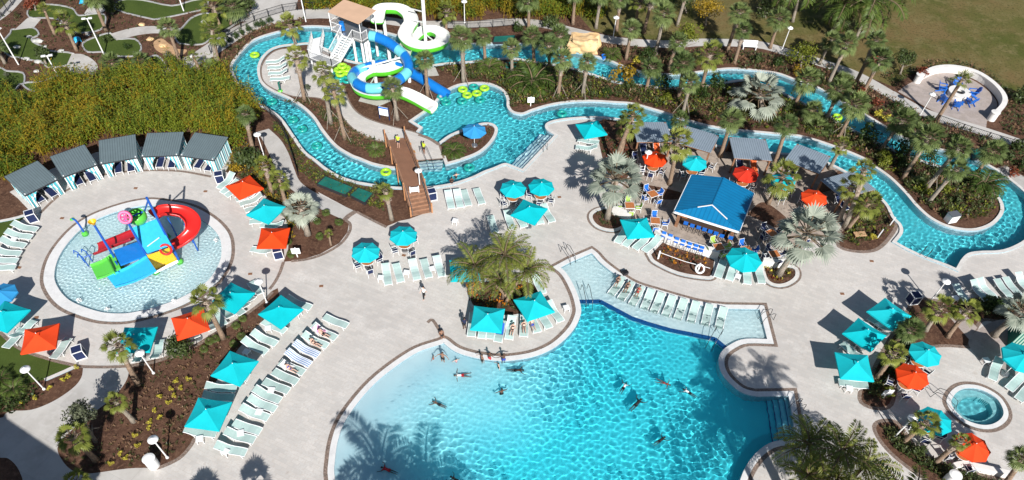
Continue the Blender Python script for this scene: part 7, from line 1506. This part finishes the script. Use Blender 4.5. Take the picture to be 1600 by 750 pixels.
def pose(nm):
    J = base_joints(); V = Vector
    if nm == 'walk': J.update({'knl': V((-.1, .16, .52)), 'anl': V((-.1, .22, .09)), 'tol': V((-.1, .38, .05)), 'knr': V((.1, -.04, .5)), 'anr': V((.1, -.30, .13)), 'tor': V((.1, -.18, .03)), 'wrl': V((-.24, -.16, .95)), 'hal': V((-.24, -.18, .88)), 'wrr': V((.24, .22, .98)), 'har': V((.24, .27, .92))})
    if nm == 'stand': J.update({'ell': V((-.26, -.06, 1.16)), 'wrl': V((-.16, .16, 1.08)), 'hal': V((-.10, .20, 1.10))})
    if nm == 'wade': J.update({'ell': V((-.42, .04, 1.30)), 'wrl': V((-.60, .14, 1.14)), 'hal': V((-.66, .17, 1.12)), 'elr': V((.42, .04, 1.30)), 'wrr': V((.58, .18, 1.14)), 'har': V((.63, .23, 1.12)), 'knl': V((-.14, .06, .5)), 'anl': V((-.16, .02, .08)), 'tol': V((-.18, .18, .03))})
    if nm in ('sit', 'recline'):
        for k, s in (('l', -1), ('r', 1)):
            J['kn' + k] = V((.13 * s, .42, .92)); J['an' + k] = V((.12 * s, .44, .50)); J['to' + k] = V((.13 * s, .58, .46)); J['el' + k] = V((.25 * s, -.04, 1.16)); J['wr' + k] = V((.18 * s, .22, 1.02)); J['ha' + k] = V((.16 * s, .29, 1.0))
        J = {k: v - V((0, 0, .84)) for k, v in J.items()}
    if nm == 'recline':
        for k, s in (('l', -1), ('r', 1)):
            J['kn' + k] = V((.12 * s, .40, .17)); J['an' + k] = V((.12 * s, .80, .08)); J['to' + k] = V((.14 * s, .86, .22))
        rm = Matrix.Rotation(.75, 3, 'X')
        for k in J:
            if k[:2] not in ('kn', 'an', 'to'): J[k] = rm @ (J[k] - V((0, 0, .1))) + V((0, 0, .1))
    if nm in ('swim', 'float'):
        for k, s in (('l', -1), ('r', 1)):
            J['el' + k] = V((.40 * s, .0, 1.52)); J['wr' + k] = V((.52 * s, .06, 1.72)); J['ha' + k] = V((.54 * s, .07, 1.80)); J['to' + k] = V((.11 * s, .03, -.08))
            if nm == 'float': J['el' + k] = V((.44 * s, 0, 1.40)); J['wr' + k] = V((.68 * s, .02, 1.36)); J['ha' + k] = V((.76 * s, .02, 1.35)); J['kn' + k].x *= 1.6; J['an' + k].x *= 2.4; J['to' + k].x *= 2.4
        rm = Matrix.Rotation(-PI / 2 if nm == 'swim' else PI / 2, 3, 'X')
        J = {k: rm @ (v - V((0, 0, .95))) for k, v in J.items()}
    return J
def body_mesh(J):
    ks = list(J); ix = {k: i for i, k in enumerate(ks)}; me = bpy.data.meshes.new('b'); me.from_pydata([J[k] for k in ks], [(ix[a], ix[b]) for a, b in EDGES], []); o = bpy.data.objects.new('b', me); COL.objects.link(o); o.modifiers.new('s', 'SKIN')
    for k in ks:
        r = RAD.get(k) or RAD[k[:2]]; sv = me.skin_vertices[0].data[ix[k]]; sv.radius = (r, r * (.78 if k in ('pel', 'wst', 'che') else 1)); sv.use_root = k == 'pel'
    sb = o.modifiers.new('u', 'SUBSURF'); sb.levels = 2; dg = bpy.context.evaluated_depsgraph_get(); out = bpy.data.meshes.new_from_object(o.evaluated_get(dg)); bpy.data.objects.remove(o)
    mb = MB(); mb.add([v.co for v in out.vertices], [tuple(p.vertices) for p in out.polygons])
    for k in 'lr':                                 # palm and five fingers
        w0, h = J['wr' + k], J['ha' + k]; d = (h - w0).normalized(); s = d.cross(Vector((0, 1, .3))).normalized(); cu = s.cross(d)
        for f, L in zip((-1.5, -.5, .5, 1.5), (.062, .075, .08, .07)): p = h + s * f * .017; mb.tube([p - d * .02, p + d * L * .6, p + d * L + cu * .018], [.010, .009, .006], 5)
        p = h - d * .035; mb.tube([p, p + s * .035 + d * .015, p + s * .048 + d * .045 + cu * .01], [.011, .010, .007], 5)
    hd = J['hd']; up = (J['top'] - J['nk']).normalized(); f = (J['tol'] - J['anl']).normalized()
    f = Vector((0, 1, 0)); f = (f - up * f.dot(up)); f = f.normalized() if f.length > .3 else Vector((0, 0, 1 if up.y < 0 else -1)); s = up.cross(f)
    mb.tube([hd + f * .085 + up * .012, hd + f * .112 - up * .012, hd + f * .085 - up * .02], [.008, .014, .008], 6)
    for k in (-1, 1): mb.lathe([(.004, .028), (.014, 0), (.004, -.028)], hd + s * k * .095, 6)
    return mb.mesh('person', ['skin_a'], True)
def face_hair(J):
    hd = J['hd']; up = (J['top'] - J['nk']).normalized(); f = Vector((0, 1, 0)); f = f - up * f.dot(up); f = f.normalized() if f.length > .3 else Vector((0, 0, 1 if up.y < 0 else -1)); s = up.cross(f)
    mf = MB()
    for k in (-1, 1): mf.lathe([(.003, .011), (.012, 0), (.003, -.011)], hd + f * .088 + s * k * .035 + up * .022, 6)
    mf.bar(hd + f * .09 - up * .048 - s * .022, hd + f * .09 - up * .048 + s * .022, .008, .008)
    mh = MB(); c = hd - f * .018 + up * .028; vs = []
    for i in range(7):
        for j in range(14):
            a = i / 6 * 1.75; b = j * 2 * PI / 14; r = .116 * (1.0 if math.cos(b) < .5 else max(.3, 1 - .35 * (a > 1.1))); vs.append(c + (up * math.cos(a) + (f * math.cos(b) + s * math.sin(b)) * math.sin(a)) * r)
    mh.add(vs, [(i*14+j, (i+1)*14+j, (i+1)*14+(j+1)%14, i*14+(j+1)%14) for i in range(6) for j in range(14)])
    return mf.mesh('face', ['hair_dark']), mh.mesh('hair', ['hair_dark'], True)
def cloth_meshes(J):
    out = {}; L = lambda a, b, t: J[a].lerp(J[b], t)
    def trunk(a, b, t0, t1, r0, r1): return ([L(a, b, t0), L(a, b, (t0 + t1) / 2), L(a, b, t1)], [r0, (r0 + r1) / 2, r1])
    mb = MB(); mb.tube([L('pel', 'wst', .75), L('pel', 'wst', .1), (J['hpl'] + J['hpr']) / 2 - (J['wst'] - J['pel']) * .35], [.135, .152, .145], 12)
    for k in 'lr': mb.tube([L('hp' + k, 'kn' + k, -.05), L('hp' + k, 'kn' + k, .25), L('hp' + k, 'kn' + k, .5)], [.105, .098, .092], 10)
    out['shorts'] = mb
    mb = MB(); mb.tube([L('pel', 'wst', .5), L('pel', 'wst', .1), (J['hpl'] + J['hpr']) / 2 - (J['wst'] - J['pel']) * .35], [.135, .150, .10], 12); mb.tube([L('che', 'wst', .35), L('che', 'wst', .0), L('che', 'nk', .2)], [.142, .152, .138], 12); out['swimsuit'] = mb
    mb = MB(); mb.tube([L('pel', 'wst', -.1), J['wst'], J['che'], L('che', 'nk', .55), L('che', 'nk', .8)], [.150, .150, .165, .135, .07], 12)
    for k in 'lr': mb.tube([L('che', 'sh' + k, .5), J['sh' + k], L('sh' + k, 'el' + k, .6)], [.09, .078, .066], 9)
    out['shirt'] = mb
    mb = MB(); mb.tube([L('pel', 'wst', .6), J['pel'], (J['hpl'] + J['hpr']) / 2 - (J['wst'] - J['pel']) * .3], [.138, .152, .142], 12)
    for k in 'lr': mb.tube([L('hp' + k, 'kn' + k, 0), J['kn' + k], L('kn' + k, 'an' + k, .9)], [.105, .078, .062], 9)
    out['trousers'] = mb
    return out
POSE = {}
def person(x, y, ps, rz, z, skin, wear, label, hair='hair_dark', scale=1.0, wt=False, group=None, hp=0.0):
    if ps not in POSE: J = pose(ps); fm, hm = face_hair(J); POSE[ps] = (body_mesh(J), fm, hm, {k: (v, {}) for k, v in cloth_meshes(J).items()})
    bm_, fm, hm, cl = POSE[ps]; o = link('person', bm_, None, G(x, y, max(z, 0) + hp), rz); o.location.z = z; scale *= .84; o.scale = (scale,) * 3; tag(o, label, 'person', group)
    def ch(nm, me, m_): c = link(nm, me, o); c.material_slots[0].link = 'OBJECT'; c.material_slots[0].material = M[m_]
    o.material_slots[0].link = 'OBJECT'; o.material_slots[0].material = M[skin]
    ch('face', fm, 'hair_dark'); ch('hair', hm, hair)
    for nm, m_ in wear.items():
        mb, cache = cl[nm]
        if 'm' not in cache: cache['m'] = mb.mesh(nm, [m_], True)
        ch(nm, cache['m'], m_)
    if wt: wet(o)
    return o
S3 = ['skin_a', 'skin_b', 'skin_c']
person(663, 466, 'walk', 2.6, 0, 'skin_c', {'shirt': 'cloth_white', 'trousers': 'cloth_black'}, 'person in white shirt and black trousers walking across the deck')
person(690, 524, 'sit', -2.7, .06, 'skin_a', {'shorts': 'swim_black'}, 'person in dark swimwear sitting on the pool rim at the beach entry corner', wt=True)
person(726, 514, 'stand', .6, 0, 'skin_b', {'shirt': 'cloth_navy', 'shorts': 'swim_black'}, 'person in navy shirt standing left of the palm island umbrella')
person(622, 222, 'stand', 2.9, .8, 'skin_c', {'shirt': 'cloth_hivis', 'shorts': 'cloth_navy'}, 'staff member in yellow-green shirt standing at the bridge head', hp=.6)
person(663, 240, 'stand', 2.4, 0, 'skin_a', {'shirt': 'cloth_hivis', 'shorts': 'cloth_black'}, 'staff member in yellow-green shirt standing on the plaza above the river steps')
person(706, 286, 'sit', .2, .12, 'skin_b', {'swimsuit': 'swim_black'}, 'person in black sitting on the river rim right of the bridge', wt=True)
person(713, 273, 'wade', .4, -.95, 'skin_c', {'shorts': 'swim_black'}, 'child wading in the river right of the bridge', 'hair_brown', .82, True)
POOLP = [(677,559,'wade',1.4,-.62,'skin_a',{'shorts':'swim_red'},'child in red wading beside an adult near the beach corner',.62), (692,563,'wade',2.9,-.42,'skin_a',{'shorts':'swim_black'},'adult wading with arms spread near the beach corner',1), (713,564,'wade',.5,-.62,'skin_c',{'swimsuit':'swim_pink'},'child in pink wading right of the adult near the beach corner',.62), (753,563,'wade',2.2,-.55,'skin_a',{'shorts':'swim_black'},'person wading left of two others below the palm island',.9), (765,561,'wade',-.6,-.50,'skin_b',{'shorts':'swim_red'},'person in red swimwear leaning at the palm island rim',.92), (787,564,'wade',.3,-.50,'skin_b',{'shorts':'swim_blue'},'person in blue shorts standing below the palm island',1), (779,571,'wade',2.0,-.78,'skin_c',{'shorts':'swim_black'},'child low in the water beside the person in blue shorts',.75), (721,585,'float',-1.5,-.10,'skin_a',{'shirt':'cloth_white','shorts':'swim_red'},'person floating in a white top and red shorts',1), (807,577,'swim',-1.5,-.14,'skin_b',{'shorts':'swim_black'},'person in black swimming right of the palm island group',1), (685,630,'swim',1.1,-.16,'skin_a',{'shorts':'swim_black'},'lone swimmer in the middle of the shallow pool',.9), (784,612,'wade',.4,-1.05,'skin_b',{'shorts':'swim_black'},'person chest deep below the palm island group',1), (975,604,'swim',-.5,-.18,'skin_b',{'shirt':'cloth_white','shorts':'swim_black'},'swimmer in a white top in the deep pool',.9), (995,630,'swim',-.7,-.14,'skin_b',{'shirt':'cloth_black','shorts':'swim_black'},'swimmer in black clothing in the deep pool',1.1), (1038,597,'float',1.2,-.12,'skin_a',{'swimsuit':'swim_red'},'person in red floating with arms out in the deep pool',.9), (1077,612,'swim',.9,-.16,'skin_b',{'shirt':'cloth_white','shorts':'swim_black'},'swimmer in white top nearest the cove',.9), (1032,687,'swim',-.9,-.14,'skin_b',{'shirt':'cloth_black','shorts':'swim_black'},'swimmer in black alone in the lower deep pool',.9), (606,733,'swim',1.2,-.06,'skin_b',{'shorts':'swim_red','shirt':'swim_red'},'swimmer in red in the palm shadow at the bottom',.95), (713,749,'swim',1.0,-.1,'skin_b',{'shorts':'swim_black'},'swimmer at the bottom edge of the photo',.9)]
for x, y, ps, rz, z, sk, wr, lab, s_ in POOLP:
    if ps in ('swim', 'float'): s_ *= .92; z = -.14 if x > 700 or y < 650 else -.12
    person(x, y, ps, rz, z, sk, wr, lab, rng.choice(['hair_dark', 'hair_dark', 'hair_brown']), s_, True, 'people in the big pool')
def on_lounger(x, y, fx, fy, lab, sk, wr, hair='hair_dark', z=.42, s_=.95, hh=.4, wt=False):
    a, b = G(x, y, .4), G(fx, fy, .4); person(x, y, 'recline', math.atan2(b.y - a.y, b.x - a.x) - PI / 2, z, sk, wr, lab, hair, s_, wt, 'sunbathers', hh)
on_lounger(452, 573, 470, 582, 'sunbather lying on the lounger with a white towel', 'skin_c', {'swimsuit': 'swim_blue'})
on_lounger(490, 533, 508, 541, 'sunbather in dark swimwear beside the striped towels', 'skin_c', {'swimsuit': 'swim_black'}, 'hair_brown')
on_lounger(503, 518, 523, 527, 'sunbather on the pink and white towel', 'skin_c', {'shorts': 'swim_black'})
on_lounger(965, 440, 957, 454, 'sunbather on the first shelf lounger from the left', 'skin_a', {'swimsuit': 'swim_black'}, z=.12, hh=.1)
on_lounger(980, 449, 972, 462, 'sunbather on the second shelf lounger from the left', 'skin_a', {'swimsuit': 'swim_black'}, z=.12, hh=.1)
on_lounger(997, 456, 989, 471, 'sunbather on the third shelf lounger from the left', 'skin_a', {'swimsuit': 'swim_red'}, z=.12, hh=.1)
on_lounger(801, 511, 797, 526, 'sunbather left of three under the palm island umbrellas', 'skin_c', {'swimsuit': 'swim_black'})
on_lounger(819, 507, 820, 520, 'sunbather middle of three under the palm island umbrellas', 'skin_c', {'swimsuit': 'swim_black'}, 'hair_brown')
on_lounger(832, 503, 836, 513, 'sunbather right of three under the palm island umbrellas', 'skin_c', {'shorts': 'swim_blue'})
def towel(hx, hy, fx, fy, m_, label):
    a, b = G(hx, hy, .62), G(fx, fy, .42); mb = MB(); d = b - a; s = Vector((-d.y, d.x, 0)).normalized() * .30; n_ = 8; vs = []
    c = Vector((a.x, a.y, 0))
    for i in range(n_ + 1):
        t = i / n_; x = -1.0 + t * 1.25; z = np.interp(x, [-1.08, -.7, -.45, -.2, .1, .42], [.80, .61, .46, .385, .365, .4]); p = a.lerp(b, t) - c; vs += [Vector((p.x, p.y, z)) + s + Vector((0, 0, .0)), Vector((p.x, p.y, z + .012)), Vector((p.x, p.y, z)) - s]
    mb.add(vs, [(i*3+j, i*3+j+1, (i+1)*3+j+1, (i+1)*3+j) for i in range(n_) for j in range(2)]); o = link('beach_towel', mb.mesh('beach_towel', [m_]), None, c); tag(o, label, 'towel', 'beach towels')
towel(441, 567, 458, 576, 'white_cloth', 'white beach towel on the lounger below the striped ones')
towel(491, 511, 510, 521, 'towel_pink', 'pink and white beach towel on a poolside lounger')
towel(783, 506, 780, 522, 'towel_blue', 'royal blue beach towel on the palm island lounger')
for r_name in list(KIDS):
    o = bpy.data.objects.get(r_name)
    if o and r_name not in USED:
        for c in list(o.children): bpy.data.objects.remove(c)
        bpy.data.objects.remove(o)
